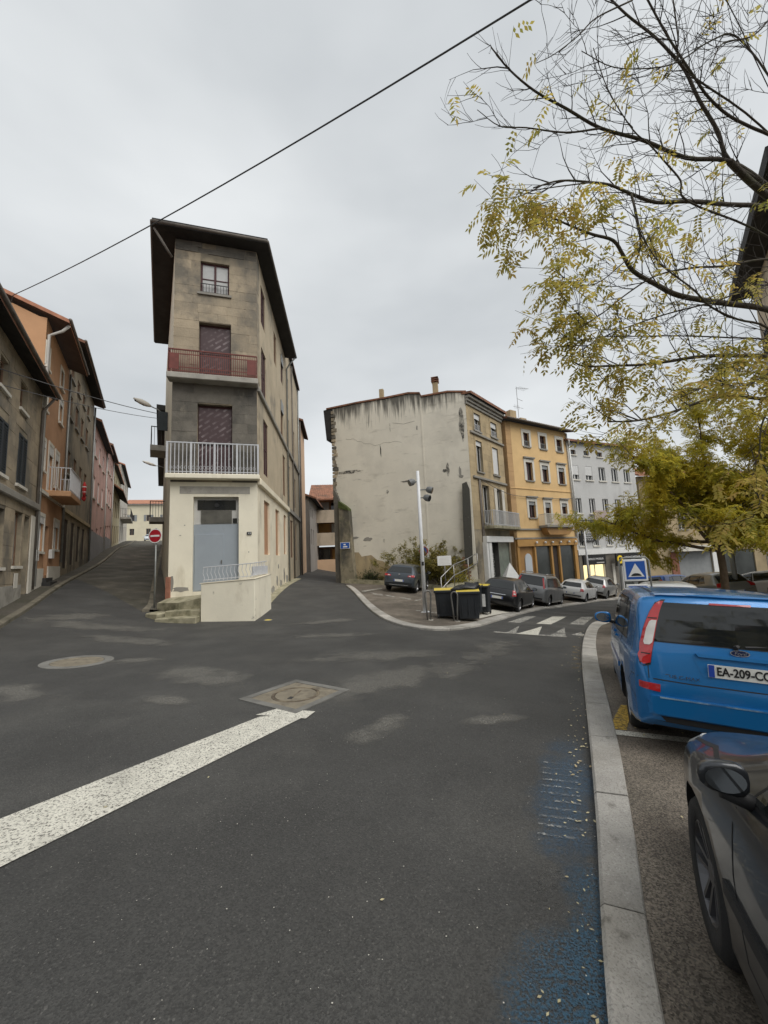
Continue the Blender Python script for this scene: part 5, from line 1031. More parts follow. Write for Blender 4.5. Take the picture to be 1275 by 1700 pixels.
# ------------------------------------------------------------------ bins
def big_bin(x, y, rz, w, d, h, lab, bag=False):
    M = upright(x, y, .05) @ Matrix.Rotation(R(rz), 4, 'Z'); e = empty('wheelie_bin', M, lab, 'bin', 'bins at the corner')
    m = MB(); a = .88
    m.v = [(-w / 2 * a, -d / 2 * a, .1), (w / 2 * a, -d / 2 * a, .1), (w / 2 * a, d / 2 * a, .1), (-w / 2 * a, d / 2 * a, .1), (-w / 2, -d / 2, h), (w / 2, -d / 2, h), (w / 2, d / 2, h), (-w / 2, d / 2, h)]
    m.f = [[0, 3, 2, 1], [4, 5, 6, 7], [0, 1, 5, 4], [1, 2, 6, 5], [2, 3, 7, 6], [3, 0, 4, 7]]; m.m = [0] * 6
    bevel(m.build('body', MAT['binbody'], e, M), .03, 2)
    bevel(MB().box(-w / 2 - .04, w / 2 + .04, -d / 2 - .04, d / 2 + .04, h - .035, h + .055).build('rim', MAT['binbody'], e, M), .015)
    l = MB(); k = 8
    prof = [(-d / 2 - .02, h + .035)] + [(-d / 2 + d * j / k, h + .05 + .06 * math.sin(math.pi * j / k)) for j in range(1, k)] + [(d / 2 + .02, h + .035)]
    for yy, zz in prof: l.v += [(-w / 2 - .02, yy, zz), (w / 2 + .02, yy, zz)]
    l.f = [[2 * j, 2 * j + 1, 2 * j + 3, 2 * j + 2] for j in range(k)]; l.v += [(-w / 2 - .02, -d / 2, h + .031), (w / 2 + .02, -d / 2, h + .031), (w / 2 + .02, d / 2, h + .031), (-w / 2 - .02, d / 2, h + .031)]; l.m = [0] * k
    n = 2 * (k + 1); l.f += [[j * 2 for j in range(k, -1, -1)], [j * 2 + 1 for j in range(k + 1)]]; l.m += [0, 0]
    l.build('lid', MAT['yellow_lid'], e, M)
    for sx in (-1, 1):
        for sy in (-1, 1) if w > .9 else (1,):
            wh = MB().lathe([(.001, -.03), (.09, -.03), (.1, -.015), (.1, .015), (.09, .03), (.001, .03)], 14, Matrix.Translation((sx * w * .4, sy * d * .4, .1)) @ Matrix.Rotation(R(90), 4, 'Y')).build('wheel', MAT['black'], e, M, smooth=True)
    for i in range(3): MB().box(-w * .3 + w * .3 * i - .02, -w * .3 + w * .3 * i + .02, -d / 2 * .97 - .012, -d / 2 * .93, .25, h - .15).build('rib', MAT['binbody'], e, M)
    return e, M
big_bin(2.24, 14.75, -8, .92, .82, .99, 'big charcoal wheeled bin with yellow lid, left of the pair behind the hoop')
big_bin(2.9, 14.3, -8, .78, .78, 1.0, 'big charcoal wheeled bin half covered by a black bag')
for x, y, lab in ((3.62, 16.0, 'slim dark wheelie bin with a pale strip, between the big bins and the black car'), (3.98, 16.25, 'slim dark wheelie bin with a pale strip, nearest the black car')):
    e, M = big_bin(x, y, -25, .42, .6, 1.12, lab); MB().box(-.1, .1, -.312, -.302, .35, .85).build('reflective_strip', MAT['white'], e, M)
M = upright(2.85, 14.45, 1.12); e = empty('bin_bag', M, 'black plastic bag slumped over the big bins', 'bag')
rr = random.Random(4); m = MB(); nu, nv = 18, 10
for j in range(nv + 1):
    for i in range(nu):
        a = 2 * math.pi * i / nu; t = math.pi * j / nv; q = 1 + .16 * math.sin(3 * a + 2 * t) + .1 * math.sin(5 * a - j) + rr.uniform(-.06, .06); m.v.append((.52 * math.sin(t) * math.cos(a) * q, .34 * math.sin(t) * math.sin(a) * q, .15 * math.cos(t) * q + .06 + .05 * math.cos(a)))
m.f = [[j * nu + i, j * nu + (i + 1) % nu, (j + 1) * nu + (i + 1) % nu, (j + 1) * nu + i] for j in range(nv) for i in range(nu)]; m.m = [0] * len(m.f); m.build('sack', MAT['bag'], e, M, smooth=True); MB().tube([(.3, 0, .15), (.42, .02, .25), (.5, .05, .22)], [.05, .03, .06], 7).build('knot', MAT['bag'], e, M, smooth=True)
# ------------------------------------------------------------------ info board, ramp railing, no-parking sign
M = upright(3.05, 20.4, .05) @ Matrix.Rotation(R(-4), 4, 'Z'); e = empty('notice_board', M, 'white notice board on a thin post in front of the shrubs', 'sign')
MB().tube([(0, 0, -.1), (0, 0, 2.05)], .03, 8).build('post', MAT['dark_steel'], e, M, smooth=True); p = MB().box(-.36, .36, -.03, -.01, 1.62, 2.12).build('board', MAT['white_sign'], e, M)
for k in range(5): MB().box(-.28 + .05 * (k == 0), .28 - .06 * (k % 2), -.034, -.031, 2.0 - k * .075, 2.014 - k * .075).build('printed_line', MAT['trim'], p, M)
M = upright(2.75, 19.4, .05); e = empty('ramp_railing', M, 'galvanised handrail climbing a ramp behind the bins', 'railing')
z0 = M.translation.z
pts = [(2.62, 19.0), (3.55, 20.6), (4.6, 21.9), (5.35, 22.8)]; hz = [gz(*pts[0]) + 1.15, gz(*pts[1]) + 1.75, gz(*pts[2]) + 2.15, gz(*pts[3]) + 2.5]
for o_ in (0, .55): MB().tube([(p[0], p[1], z - o_) for p, z in zip(pts, hz)], .024, 8).build('rail', MAT['steel'], e, smooth=True)
for p, z in zip(pts, hz): MB().tube([(p[0], p[1], z - 1.25), (p[0], p[1], z)], .024, 8).build('post', MAT['steel'], e, smooth=True)
m = MB(); m.vprism([(2.75, 19.0), (3.6, 20.5), (5.3, 22.7), (5.9, 24.8), (4.6, 25.0), (2.8, 21.5)], -2, [gz(2.75, 19) + .1, gz(3.6, 20.5) + .5, gz(5.3, 22.7) + 1.0, .1, .1, gz(2.8, 21.5) + .3]); m.build('ramp', MAT['mossy_concrete'], e)
def disc(name, r0, r1, y, mat, parent, M, n=32):
    return MB().lathe([(r0, -.004), (r1, -.004), (r1, .004), (r0, .004), (r0, -.004)] if r0 > 0 else [(.0005, -.004), (r1, -.004), (r1, .004), (.0005, .004)], n, Matrix.Translation((0, y, 0)) @ Matrix.Rotation(R(90), 4, 'X')).build(name, MAT[mat], parent, M)
v = FG.M @ Vector((6.35, -.06, 2.05)); M = FG.M.copy(); M.translation = v; e = empty('no_parking_sign', M, 'round red and blue no-parking sign on the gable wall behind the lamp post', 'sign')
panel(None, Fr(0, 0, 90), 'x', 0, 0, 0, 0, 0, 0, 'black') if 0 else None
MB().box(-.36, .36, .0, .02, -.65, .42).build('backing', MAT['white_sign'], e, M); disc('border', .24, .31, -.012, 'red_sign', e, M); disc('face', 0, .24, -.010, 'blue_sign', e, M); MB().box(-.25, .25, -.022, -.016, -.03, .03).build('slash', MAT['red_sign'], e, M @ Matrix.Rotation(R(45), 4, 'Y'))
# ------------------------------------------------------------------ no-entry sign
M = Matrix.Translation((-8.72, 14.6, gz(-8.72, 14.6))) @ Matrix.Rotation(R(-6), 4, 'Z'); e = empty('no_entry_sign', M, 'red no-entry sign on a grey post at the side street', 'sign')
zz = 2.93 - M.translation.z; MB().tube([(0, .05, 0), (0, .05, zz + .3)], .03, 8).build('post', MAT['zinc'], e, M, smooth=True); Ms = M @ Matrix.Translation((0, 0, zz))
disc('border', .24, .275, 0, 'white_sign', e, Ms); disc('face', 0, .24, -.002, 'red_sign', e, Ms); MB().box(-.18, .18, -.016, -.007, -.033, .033).build('bar', MAT['white_sign'], e, Ms); MB().box(-.1, .1, .01, .03, -.3, -.24).build('clamp', MAT['zinc'], e, Ms)
# ------------------------------------------------------------------ speed-hump sign
x, y = 5.75, 9.05; M = Matrix.Translation((x, y, gz(x, y))) @ Matrix.Rotation(R(-10), 4, 'Z'); e = empty('hump_sign', M, 'square blue speed-hump sign beyond the blue car', 'sign')
zz = 1.2 - M.translation.z; MB().box(-.04, .04, .02, .06, 0, zz + .26).build('post', MAT['zinc'], e, M); Ms = M @ Matrix.Translation((0, 0, zz))
bevel(MB().box(-.25, .25, -.02, .02, -.25, .25).build('plate', MAT['white_sign'], e, Ms), .012); MB().box(-.205, .205, -.026, -.021, -.205, .205).build('blue_field', MAT['blue_sign'], e, Ms)
m = MB(); m.prism([(-.17, -.15), (.17, -.15), (0, .16)], -.031, -.027); m.build('triangle', MAT['white_sign'], e, Ms); m = MB(); m.prism([(.107 * math.cos(a), -.13 + .063 * math.sin(a)) for a in [math.pi * k / 12 for k in range(13)]][::-1][::-1], -.036, -.032); m.build('hump_symbol', MAT['black_matt'], e, Ms)
bevel(MB().box(-.23, .23, -.02, .02, -.62, -.32).build('lower_plate', MAT['white_sign'], e, Ms), .012); MB().box(-.19, .19, -.026, -.021, -.58, -.36).build('lower_field', MAT['blue_sign'], e, Ms)
tag(MB().tube([(-.30, .06, -.95), (-.30, .06, .22), (-.24, .06, .29), (.27, .06, .29), (.33, .06, .22), (.33, .06, -.95)], .018, 6).build('frame_tube', MAT['zinc'], e, Ms, smooth=True), kind=None)
# white pyramid-topped display stand outside the shop
x, y = FB.pt(2.3, -1.2); M = Matrix.Translation((x, y, gz(x, y))); e = empty('display_stand', M, 'white pyramid-shaped stand outside the white-framed shop', 'stand')
m = MB(); m.v = [(-.75, -.75, .6), (.75, -.75, .6), (.75, .75, .6), (-.75, .75, .6), (0, 0, 2.2)]; m.f = [[0, 1, 4], [1, 2, 4], [2, 3, 4], [3, 0, 4], [3, 2, 1, 0]]; m.m = [0] * 5; m.build('hood', MAT['white'], e, M); MB().box(-.6, .6, -.6, .6, 0, .6).build('base', MAT['white'], e, M)
# tall pole in front of the shops, far post in the square
x, y = FY.pt(8.0, -1.2); M = Matrix.Translation((x, y, gz(x, y))); e = empty('street_pole', M, 'slender pale pole in front of the ochre shopfront', 'pole'); MB().tube([(0, 0, 0), (0, 0, 5.8)], [.09, .06], 10).build('shaft', MAT['pole_white'], e, M, smooth=True); MB().lathe([(.14, 0), (.14, .25), (.09, .3)], 10).build('sleeve', MAT['pole_white'], e, M)
x, y = 15.6, 17.6; M = Matrix.Translation((x, y, gz(x, y))); e = empty('grey_post', M, 'short grey lamp column standing among the parked cars', 'pole'); MB().tube([(0, 0, 0), (0, 0, 3.6)], .1, 10).build('shaft', MAT['zinc'], e, M, smooth=True); MB().lathe([(.15, 0), (.15, .3), (.1, .35)], 10).build('sleeve', MAT['zinc'], e, M)
# ------------------------------------------------------------------ street lanterns and wires
def lantern(P, Q, A, lab, sc_=1.0):
    P, Q, A = Vector(P), Vector(Q), Vector(A); M = Matrix.Translation(A); e = empty('street_lantern', M, lab, 'lamp', 'wall lanterns of the side street'); I = Matrix()
    MB().tube([A, A.lerp(Q, .6) + Vector((0, 0, .06)), Q], .03 * sc_, 6).build('arm', MAT['zinc'], e, I, smooth=True)
    d = (P - Q); MB().tube([Q, Q + d * .2, Q + d * .6, P], [.06 * sc_, .12 * sc_, .14 * sc_, .04 * sc_], 8).build('head', MAT['trim'], e, I, smooth=True)
    MB().tube([Q + d * .35 - Vector((0, 0, .05)), Q + d * .9 - Vector((0, 0, .05))], [.1 * sc_, .07 * sc_], 8).build('lens', MAT['glass'], e, I, smooth=True)
lantern((-12.64, 19, 10.45), (-11.79, 19.05, 10.0), (-11.2, 19.55, 9.6), 'long grey street lantern on an arm high on the tall corner house')
lantern((-22.9, 36, 11.9), (-21.7, 36.1, 11.4), (-20.9, 36.3, 11.2), 'small street lantern further up the side street')
def wire(name, pts, r_, lab, sag=.3):
    P = [Vector(p) for p in pts]; out = []
    for a, b in zip(P[:-1], P[1:]):
        for k in range(14): t = k / 14; q = a.lerp(b, t); q.z -= sag * 4 * t * (1 - t); out.append(q)
    out.append(P[-1]); o = MB().tube(out, r_, 5).build(name, MAT['cable'], smooth=True); tag(o, lab, 'cable'); return o
wire('overhead_cable', [(-16.5, 15.5, 10.6), (-13.19, 13.0, 11.84), (2.34, 4.5, 9.34), (9, 1.0, 8.6)], .014, 'thick overhead cable crossing the sky diagonally', .25)
wire('overhead_wire', [(-16, 9.5, 7.6), (-11.39, 11, 7.9), (-11.5, 19.4, 9.7)], .016, 'upper thin wire from the ashlar house to the lantern', .1)
wire('overhead_wire', [(-16, 9.5, 7.1), (-11.36, 11, 7.4), (-11.5, 19.4, 9.45)], .012, 'lower thin wire from the ashlar house to the lantern', .12)
wire('facade_cable', [FB.pt(1.0, -.12) + (6.8,), FY.pt(.92, -.12) + (6.05,), FY.pt(8.6, -.12) + (6.1,)], .02, 'dark cable strung along the yellow house front', .12)
wire('facade_cable', [FW.pt(.6, -.12) + (4.0,), FW.pt(9.3, -.12) + (4.0,)], .015, 'dark cable along the pale grey house front', .08)
# ------------------------------------------------------------------ vehicles
def car_paint(name, c, metal=.35, rough=.35, dirt=.35):
    return M_(name, c, rough, .06, .7, 0, stains=[((.16, .145, .125), 2.2, None, .55, .8, dirt * .5)], metal=metal, spec=.5, coat=.7, coord='obj')
CM = dict(glass=M_('car_glass', (.012, .014, .014), .05, .2, 1, 0, [((.10, .10, .09), 3.0, None, .5, .8, .3)], spec=.7, coord='obj'), tyre=M_('tyre', (.018, .018, .018), .85, .2, 8, .2, 60, coord='obj'), rim=M_('alloy', (.36, .36, .37), .35, .1, 5, 0, metal=.8, coord='obj'),
          rimdark=M_('dark_alloy', (.10, .10, .105), .4, .1, 5, 0, metal=.7, coord='obj'), trim=M_('car_black_trim', (.015, .015, .016), .6, .1, 6, 0, coord='obj'), red=M_('tail_lamp_red', (.40, .012, .015), .15, .15, 6, 0, spec=.7, coat=.6, coord='obj'),
          clear=M_('tail_lamp_clear', (.62, .58, .55), .2, .12, 9, 0, spec=.7, coat=.6, coord='obj'), chrome=M_('chrome', (.62, .62, .63), .18, .05, 4, 0, metal=1.0, coord='obj'), head=M_('head_lamp', (.45, .47, .48), .12, .2, 6, 0, spec=.8, coat=.8, coord='obj'),
          under=M_('underbody', (.010, .010, .010), .9, .2, 5, 0, coord='obj'), plate=M_('number_plate', (.70, .70, .66), .45, .03, 3, 0), plate_blue=M_('plate_blue_band', (.02, .06, .35), .45, .03, 3, 0), ink=M_('plate_ink', (.012, .012, .013), .6, .02, 3, 0), mirror=M_('mirror_glass', (.55, .58, .6), .04, .02, 2, 0, metal=1.0))
SPEC = dict(
  mpv=dict(L=4.33, W=1.825, wb=2.64, ro=.86, wr=.315, roofw=.76,
    top=[(0, .62), (.012, .76), (.04, .90), (.07, 1.0), (.10, 1.07), (.18, 1.33), (.25, 1.48), (.33, 1.545), (.7, 1.575), (1.4, 1.60), (2.2, 1.59), (2.65, 1.52), (3.4, 1.10), (3.55, 1.04), (4.05, .89), (4.26, .72), (4.33, .56)],
    belt=[(0, .93), (.4, .99), (1.2, .97), (2.4, .93), (3.3, .90), (4.33, .66)],
    side=[[(.62, 1.03), (.98, 1.02), (1.0, 1.42), (.78, 1.42)], [(1.05, 1.02), (1.95, .985), (1.95, 1.46), (1.08, 1.45)], [(2.02, .985), (3.0, .955), (2.98, 1.05), (2.5, 1.41), (2.02, 1.46)]],
    rear=[(-.69, 1.09), (.69, 1.09), (.68, 1.2), (.62, 1.40), (.58, 1.46), (-.58, 1.46), (-.62, 1.40), (-.68, 1.2)]),
  hatch=dict(L=4.05, W=1.75, wb=2.57, ro=.72, wr=.305, roofw=.56,
    top=[(0, .56), (.012, .72), (.05, .86), (.11, .95), (.17, 1.0), (.46, 1.30), (.54, 1.365), (.75, 1.40), (1.4, 1.44), (2.0, 1.42), (2.4, 1.32), (3.05, .99), (3.2, .94), (3.75, .80), (3.98, .64), (4.05, .5)],
    belt=[(0, .90), (.5, .95), (1.2, .92), (2.4, .88), (3.1, .86), (4.05, .62)],
    side=[[(.78, 1.0), (1.12, .975), (1.14, 1.28), (.98, 1.27)], [(1.18, .97), (1.88, .935), (1.88, 1.32), (1.2, 1.29)], [(1.95, .93), (2.72, .905), (2.68, .98), (2.28, 1.25), (1.95, 1.325)]],
    rear=[(-.58, 1.0), (.58, 1.0), (.5, 1.27), (-.5, 1.27)]),
  van=dict(L=4.73, W=1.85, wb=2.82, ro=.86, wr=.33, roofw=.70,
    top=[(0, .66), (.01, .85), (.04, 1.02), (.09, 1.12), (.26, 1.55), (.33, 1.66), (.45, 1.71), (1.6, 1.75), (2.6, 1.70), (3.1, 1.54), (3.85, 1.12), (4.0, 1.06), (4.5, .88), (4.68, .70), (4.73, .55)],
    belt=[(0, 1.0), (.5, 1.06), (1.5, 1.03), (2.6, 1.0), (3.7, .94), (4.73, .66)],
    side=[[(.42, 1.12), (1.35, 1.10), (1.35, 1.54), (.55, 1.54)], [(1.42, 1.10), (2.35, 1.06), (2.35, 1.57), (1.42, 1.56)], [(2.42, 1.06), (3.35, 1.02), (3.3, 1.12), (2.85, 1.46), (2.42, 1.57)]],
    rear=[(-.70, 1.13), (.70, 1.13), (.62, 1.60), (-.62, 1.60)]))
def smooth_interp(pts, x, sig=.035):
    px = np.array([p[0] for p in pts]); pz = np.array([p[1] for p in pts]); g = np.linspace(-1, 1, 9); wts = np.exp(-g * g * 2); wts /= wts.sum()
    return sum(w * np.interp(x + sig * d, px, pz) for w, d in zip(wts, g))
def body_mesh(sp):
    L, Wd = sp['L'], sp['W'] / 2
    xs = np.unique(np.round(np.concatenate([[0, .006, .014, .024, .036], np.arange(.05, .62, .025), np.arange(.62, L - .6, .07), np.arange(L - .6, L - .05, .03), [L - .035, L - .02, L - .008, L]]), 4))
    zt = smooth_interp(sp['top'], xs); zt[0] = sp['top'][0][1]; zb_ = smooth_interp(sp['belt'], xs, .1)
    w = Wd * smooth_interp([(0, .80), (.02, .86), (.08, .92), (.25, .965), (.6, .99), (1.2, 1.0), (L - 1.4, 1.0), (L - .7, .965), (L - .3, .87), (L - .1, .74), (L, .58)], xs, .02)
    bot = smooth_interp([(0, .36), (.1, .27), (.5, .22), (L - .6, .2), (L - .1, .24), (L, .3)], xs, .03); H = max(p[1] for p in sp['top'])
    rows = []
    for i in range(len(xs)):
        ww, t, bl, zb = w[i], zt[i], min(zb_[i], zt[i] - .05), bot[i]
        k = min(1, max(0, (t - zb_[i]) / (H - zb_[i]))); wt = (ww * .90) * (1 - k) + min(sp['roofw'] * 1.0, ww * .9) * k
        cp = [(0, zb), (ww * .85, zb), (ww * .972, zb + .03), (ww * .992, zb + .16), (ww, zb + (bl - zb) * .55), (ww * .992, bl - .07), (ww * .962, bl), (ww * .955 * .55 + wt * .45, bl * .5 + (t - .05) * .5), (wt, t - .045 - .035 * k), (wt * .86, t - .012 - .012 * k), (wt * .45, t - .001), (0, t + .008)]
        if k < .05: cp[7] = ((cp[6][0] + cp[8][0]) / 2, (cp[6][1] + cp[8][1]) / 2)
        pts = spline(cp, 3); rows.append([(float(xs[i]), p.x, p.y) for p in pts])
    m = MB(); K = len(rows[0]); n = 2 * K - 2
    for r_ in rows: m.v += r_ + [(x, -y, z) for x, y, z in r_[-2:0:-1]]
    for i in range(len(rows) - 1):
        for j in range(n): m.f.append([i * n + j, i * n + (j + 1) % n, (i + 1) * n + (j + 1) % n, (i + 1) * n + j])
    m.f.append(list(range(n - 1, -1, -1))); m.f.append([(len(rows) - 1) * n + j for j in range(n)]); m.m = [0] * len(m.f)
    for f in m.f: f.reverse()
    return m
_wheel = {}
def wheel_mesh(r_, rim):
    key = (r_, rim)
    if key in _wheel: return _wheel[key]
    ty = MB().lathe([(r_ * .64, -.09), (r_ * .9, -.098), (r_ * .985, -.07), (r_, -.04), (r_, .04), (r_ * .985, .07), (r_ * .9, .098), (r_ * .64, .09), (r_ * .64, -.09)], 32).mesh('wheel', CM['tyre'], True)
    rm = MB().lathe([(r_ * .66, -.09), (r_ * .66, .085), (r_ * .62, .088), (r_ * .58, .05), (r_ * .2, .035)], 32)
    rm.lathe([(.001, .07), (r_ * .17, .068), (r_ * .2, .03)], 16)
    for k in range(5):
        q = Matrix.Rotation(2 * math.pi * k / 5, 4, 'Z')
        for s in (-1, 1):
            v = [q @ Vector(p) for p in ((r_ * .12, s * r_ * .03, .066), (r_ * .62, s * r_ * .10, .086), (r_ * .62, s * r_ * .17, .086), (r_ * .14, s * r_ * .09, .066), (r_ * .12, s * r_ * .03, .03), (r_ * .62, s * r_ * .10, .05), (r_ * .62, s * r_ * .17, .05), (r_ * .14, s * r_ * .09, .03))]
            rm.add(v, [(0, 1, 2, 3) if s > 0 else (3, 2, 1, 0), (0, 4, 5, 1), (2, 6, 7, 3), (1, 5, 6, 2)])
    _wheel[key] = (ty, rm.mesh('rim', CM[rim])); return _wheel[key]
class Car:
    def __init__(s, name, label, kind, x, y, az, paint, group='cars parked around the junction', rim='rim', cat='car', scale=(1, 1, 1), dz=.06, arch=True, steer=0):
        s.sp = sp = SPEC[kind]; s.paint = paint; z = gz(x, y) + dz; n = gnormal(x, y, 1.2); f = Vector((math.sin(R(az)), math.cos(R(az)), 0)); f = (f - n * f.dot(n)).normalized(); l = n.cross(f)
        s.M = Matrix(((f.x, l.x, n.x, x), (f.y, l.y, n.y, y), (f.z, l.z, n.z, z), (0, 0, 0, 1))) @ Matrix.Diagonal((*scale, 1)); s.e = empty(name, s.M, label, cat, group)
        s.off = sp['ro'] + sp['wb'] / 2; s.T = s.M @ Matrix.Translation((-s.off, 0, 0))
        m = body_mesh(sp); me = m.mesh('body', [paint, CM['under']], True); s.bvh = BVHTree.FromPolygons([Vector(v) for v in m.v], m.f)
        r_ = sp['wr']; s.ax = (sp['ro'], sp['ro'] + sp['wb'])
        if arch:
            cut = MB(); R_ = r_ + .05
            for ax in s.ax:
                for sg in (-1, 1):
                    y0, y1 = sg * (sp['W'] / 2 - .30), sg * (sp['W'] / 2 + .3); n = 28; b = len(cut.v)
                    ya, yb = min(y0, y1), max(y0, y1)
                    cut.v += [(ax + R_ * math.cos(2 * math.pi * k / n), ya, r_ + R_ * math.sin(2 * math.pi * k / n)) for k in range(n)] + [(ax + R_ * math.cos(2 * math.pi * k / n), yb, r_ + R_ * math.sin(2 * math.pi * k / n)) for k in range(n)]
                    cut.f += [[b + k for k in range(n)], [b + n + k for k in range(n - 1, -1, -1)]] + [[b + (k + 1) % n, b + k, b + n + k, b + n + (k + 1) % n] for k in range(n)]
            cut.m = [0] * len(cut.f); co = bpy.data.objects.new('cut', cut.mesh('cut', CM['under'])); bo = bpy.data.objects.new('tmp', me); col.objects.link(co); col.objects.link(bo)
            md = bo.modifiers.new('b', 'BOOLEAN'); md.operation = 'DIFFERENCE'; md.object = co; md.solver = 'EXACT'
            dg = bpy.context.evaluated_depsgraph_get(); new = bpy.data.meshes.new_from_object(bo.evaluated_get(dg)); bpy.data.objects.remove(bo); bpy.data.objects.remove(co); me = new; me.name = 'body'
            for p in me.polygons:
                c = p.center; ins = any((c.x - ax) ** 2 + (c.z - r_) ** 2 < (R_ * 1.004) ** 2 for ax in s.ax) and abs(c.y) < sp['W'] / 2 * .999
                flat = any(abs(math.hypot(me.vertices[v].co.x - ax, me.vertices[v].co.z - r_) - R_) < .004 for ax in s.ax for v in p.vertices) and abs(p.normal.y) < .5
                if (ins and (flat or abs(abs(c.y) - (sp['W'] / 2 - .3)) < .01)) or p.normal.z < -.8: p.material_index = 1; p.use_smooth = False
                else: p.material_index = 0; p.use_smooth = True
        s.body = place(bpy.data.objects.new('body', me), s.e, s.T)
        ty, rm = wheel_mesh(r_, rim)
        for ax in s.ax:
            for sg in (-1, 1):
                Mw = s.T @ Matrix.Translation((ax, sg * (sp['W'] / 2 - .145), r_)) @ Matrix.Rotation(R(steer) if ax > 2 else 0, 4, 'Z') @ Matrix.Rotation(R(-90 * sg), 4, 'X'); w = inst('wheel', ty, s.e, Mw); inst('rim', rm, w, Mw)
    def patch(s, name, poly, view, mat, off=.004, parent=None, res=.06, skirt=.012, ang=40, smooth=True):
        """conforming piece: poly in (a,b) of the view; view: left,right,rear,front,top,rl,rr,fl,fr"""
        c, sn = math.cos(R(ang)), math.sin(R(ang)); L = s.sp['L']
        O, U, D = dict(left=((0, 3, 0), (1, 0, 0), (0, -1, 0)), right=((0, -3, 0), (1, 0, 0), (0, 1, 0)), rear=((-3, 0, 0), (0, 1, 0), (1, 0, 0)), front=((L + 3, 0, 0), (0, 1, 0), (-1, 0, 0)),
                       rl=(Vector((-c, sn, 0)) * 3, (sn, c, 0), (c, -sn, 0)), rr=(Vector((-c, -sn, 0)) * 3, (-sn, c, 0), (c, sn, 0)), fl=(Vector((L, 0, 0)) + Vector((c, sn, 0)) * 3, (-sn, c, 0), (-c, -sn, 0)), fr=(Vector((L, 0, 0)) + Vector((c, -sn, 0)) * 3, (sn, c, 0), (-c, sn, 0)))[view] if view != 'top' else ((0, 0, 4), (1, 0, 0), (0, 0, -1))
        O, U, D = Vector(O), Vector(U), Vector(D); V = Vector((0, 0, 1)) if view != 'top' else Vector((0, 1, 0))
        b = resample(poly, res, True); P = np.array([(p.x, p.y) for p in b]); lo, hi = P.min(0), P.max(0)
        q = np.stack([a.ravel() for a in np.meshgrid(np.arange(lo[0] + res / 2, hi[0], res), np.arange(lo[1] + res / 2, hi[1], res))], 1); q = q[inside(P, q)] if len(q) else q
        if len(q): q = q[np.sqrt(((q[:, None] - P[None]) ** 2).sum(-1)).min(1) > res * .3]
        r_ = delaunay_2d_cdt([Vector(p) for p in P] + [Vector(p) for p in q], [], [list(range(len(P)))], 1, 1e-6)
        pts, nos = [], []
        for v in r_[0]:
            h, n, i, d = s.bvh.ray_cast(O + U * v.x + V * v.y, D)
            if h is None: pts.append(None); nos.append(None)
            else:
                if n.dot(D) > 0: n = -n
                pts.append(h + n * off); nos.append(n)
        m = MB(); idx = {}
        for i, p in enumerate(pts):
            if p is not None: idx[i] = len(m.v); m.v.append(tuple(p))
        edges = {}
        for f in r_[2]:
            if all(i in idx for i in f):
                g = [idx[i] for i in f]; a, b_, c_ = (Vector(m.v[k]) for k in g[:3])
                if (b_ - a).cross(c_ - a).dot(D) > 0: g.reverse()
                m.f.append(g); m.m.append(0)
                for k in range(len(g)): edges[(g[k], g[(k + 1) % len(g)])] = 1
        inv = {v: k for k, v in idx.items()}
        for (a, b_) in list(edges):
            if (b_, a) not in edges:
                n = len(m.v); m.v += [tuple(Vector(m.v[a]) - nos[inv[a]] * skirt), tuple(Vector(m.v[b_]) - nos[inv[b_]] * skirt)]; m.f.append([b_, a, n, n + 1]); m.m.append(0)
        if not m.f: return None
        return m.build(name, mat, parent or s.e, s.T, smooth=False)
    def seam(s, pts, view, w=.004, mat=None, off=.0012, name='seam', parent=None):
        pts = [Vector(p) for p in pts]; L_, R_ = [], []
        for i, p in enumerate(pts):
            t = (pts[min(i + 1, len(pts) - 1)] - pts[max(i - 1, 0)]).normalized(); n = Vector((-t.y, t.x)); L_.append(p + n * w); R_.append(p - n * w)
        return s.patch(name, L_ + R_[::-1], view, mat or CM['trim'], off, parent or s.body, .07, .004)
    def glass(s, sides=('left', 'right'), rear=True, front=True):
        for sd in sides:
            for i, poly in enumerate(s.sp['side']):
                q = [Vector(p) for p in poly]; c = sum(q, Vector((0, 0))) / len(q)
                t = s.patch('window_trim', [c + (p - c) * 1.07 for p in q], sd, CM['trim'], .003); s.patch('window', poly, sd, CM['glass'], .006, t)
        if rear:
            q = [Vector(p) for p in s.sp['rear']]; c = sum(q, Vector((0, 0))) / len(q); t = s.patch('rear_window_trim', [c + (p - c) * 1.05 for p in q], 'rear', CM['trim'], .004); s.patch('rear_window', s.sp['rear'], 'rear', CM['glass'], .007, t)
        if front:
            top = s.sp['top']; H = max(p[1] for p in top); xb = [p for p in top if p[0] > s.sp['L'] * .7 and p[1] < H - .4][0]; rw = s.sp['roofw']
            s.patch('windscreen', [(-.70, xb[1] + .03), (.70, xb[1] + .03), (rw * .86, H - .13), (-rw * .86, H - .13)], 'front', CM['glass'], .006)
    def doors(s, sides=('left', 'right')):
        sd0 = s.sp['side']; xa = sd0[1][0][0] - .06; xm = sd0[1][1][0] + .035; xf = sd0[2][1][0] + .06; L = s.sp['L']
        for sd in sides:
            zb = .36; zt = sd0[1][0][1] - .02
            s.seam([(xm, zb), (xm, zt)], sd); s.seam([(xa + .12, zt), (xa + .1, zt - .2), (xa + .3, zb + .12), (xa + .36, zb)], sd); s.seam([(xf, zt - .1), (xf + .03, .6), (xf - .02, zb)], sd); s.seam([(xa + .36, zb), (xf - .02, zb)], sd)
            for x in (xm - .3, xf - .93): s.patch('door_handle', [(x, zt - .1), (x + .19, zt - .105), (x + .19, zt - .075), (x, zt - .07)], sd, s.paint, .022, None, .05, .024)
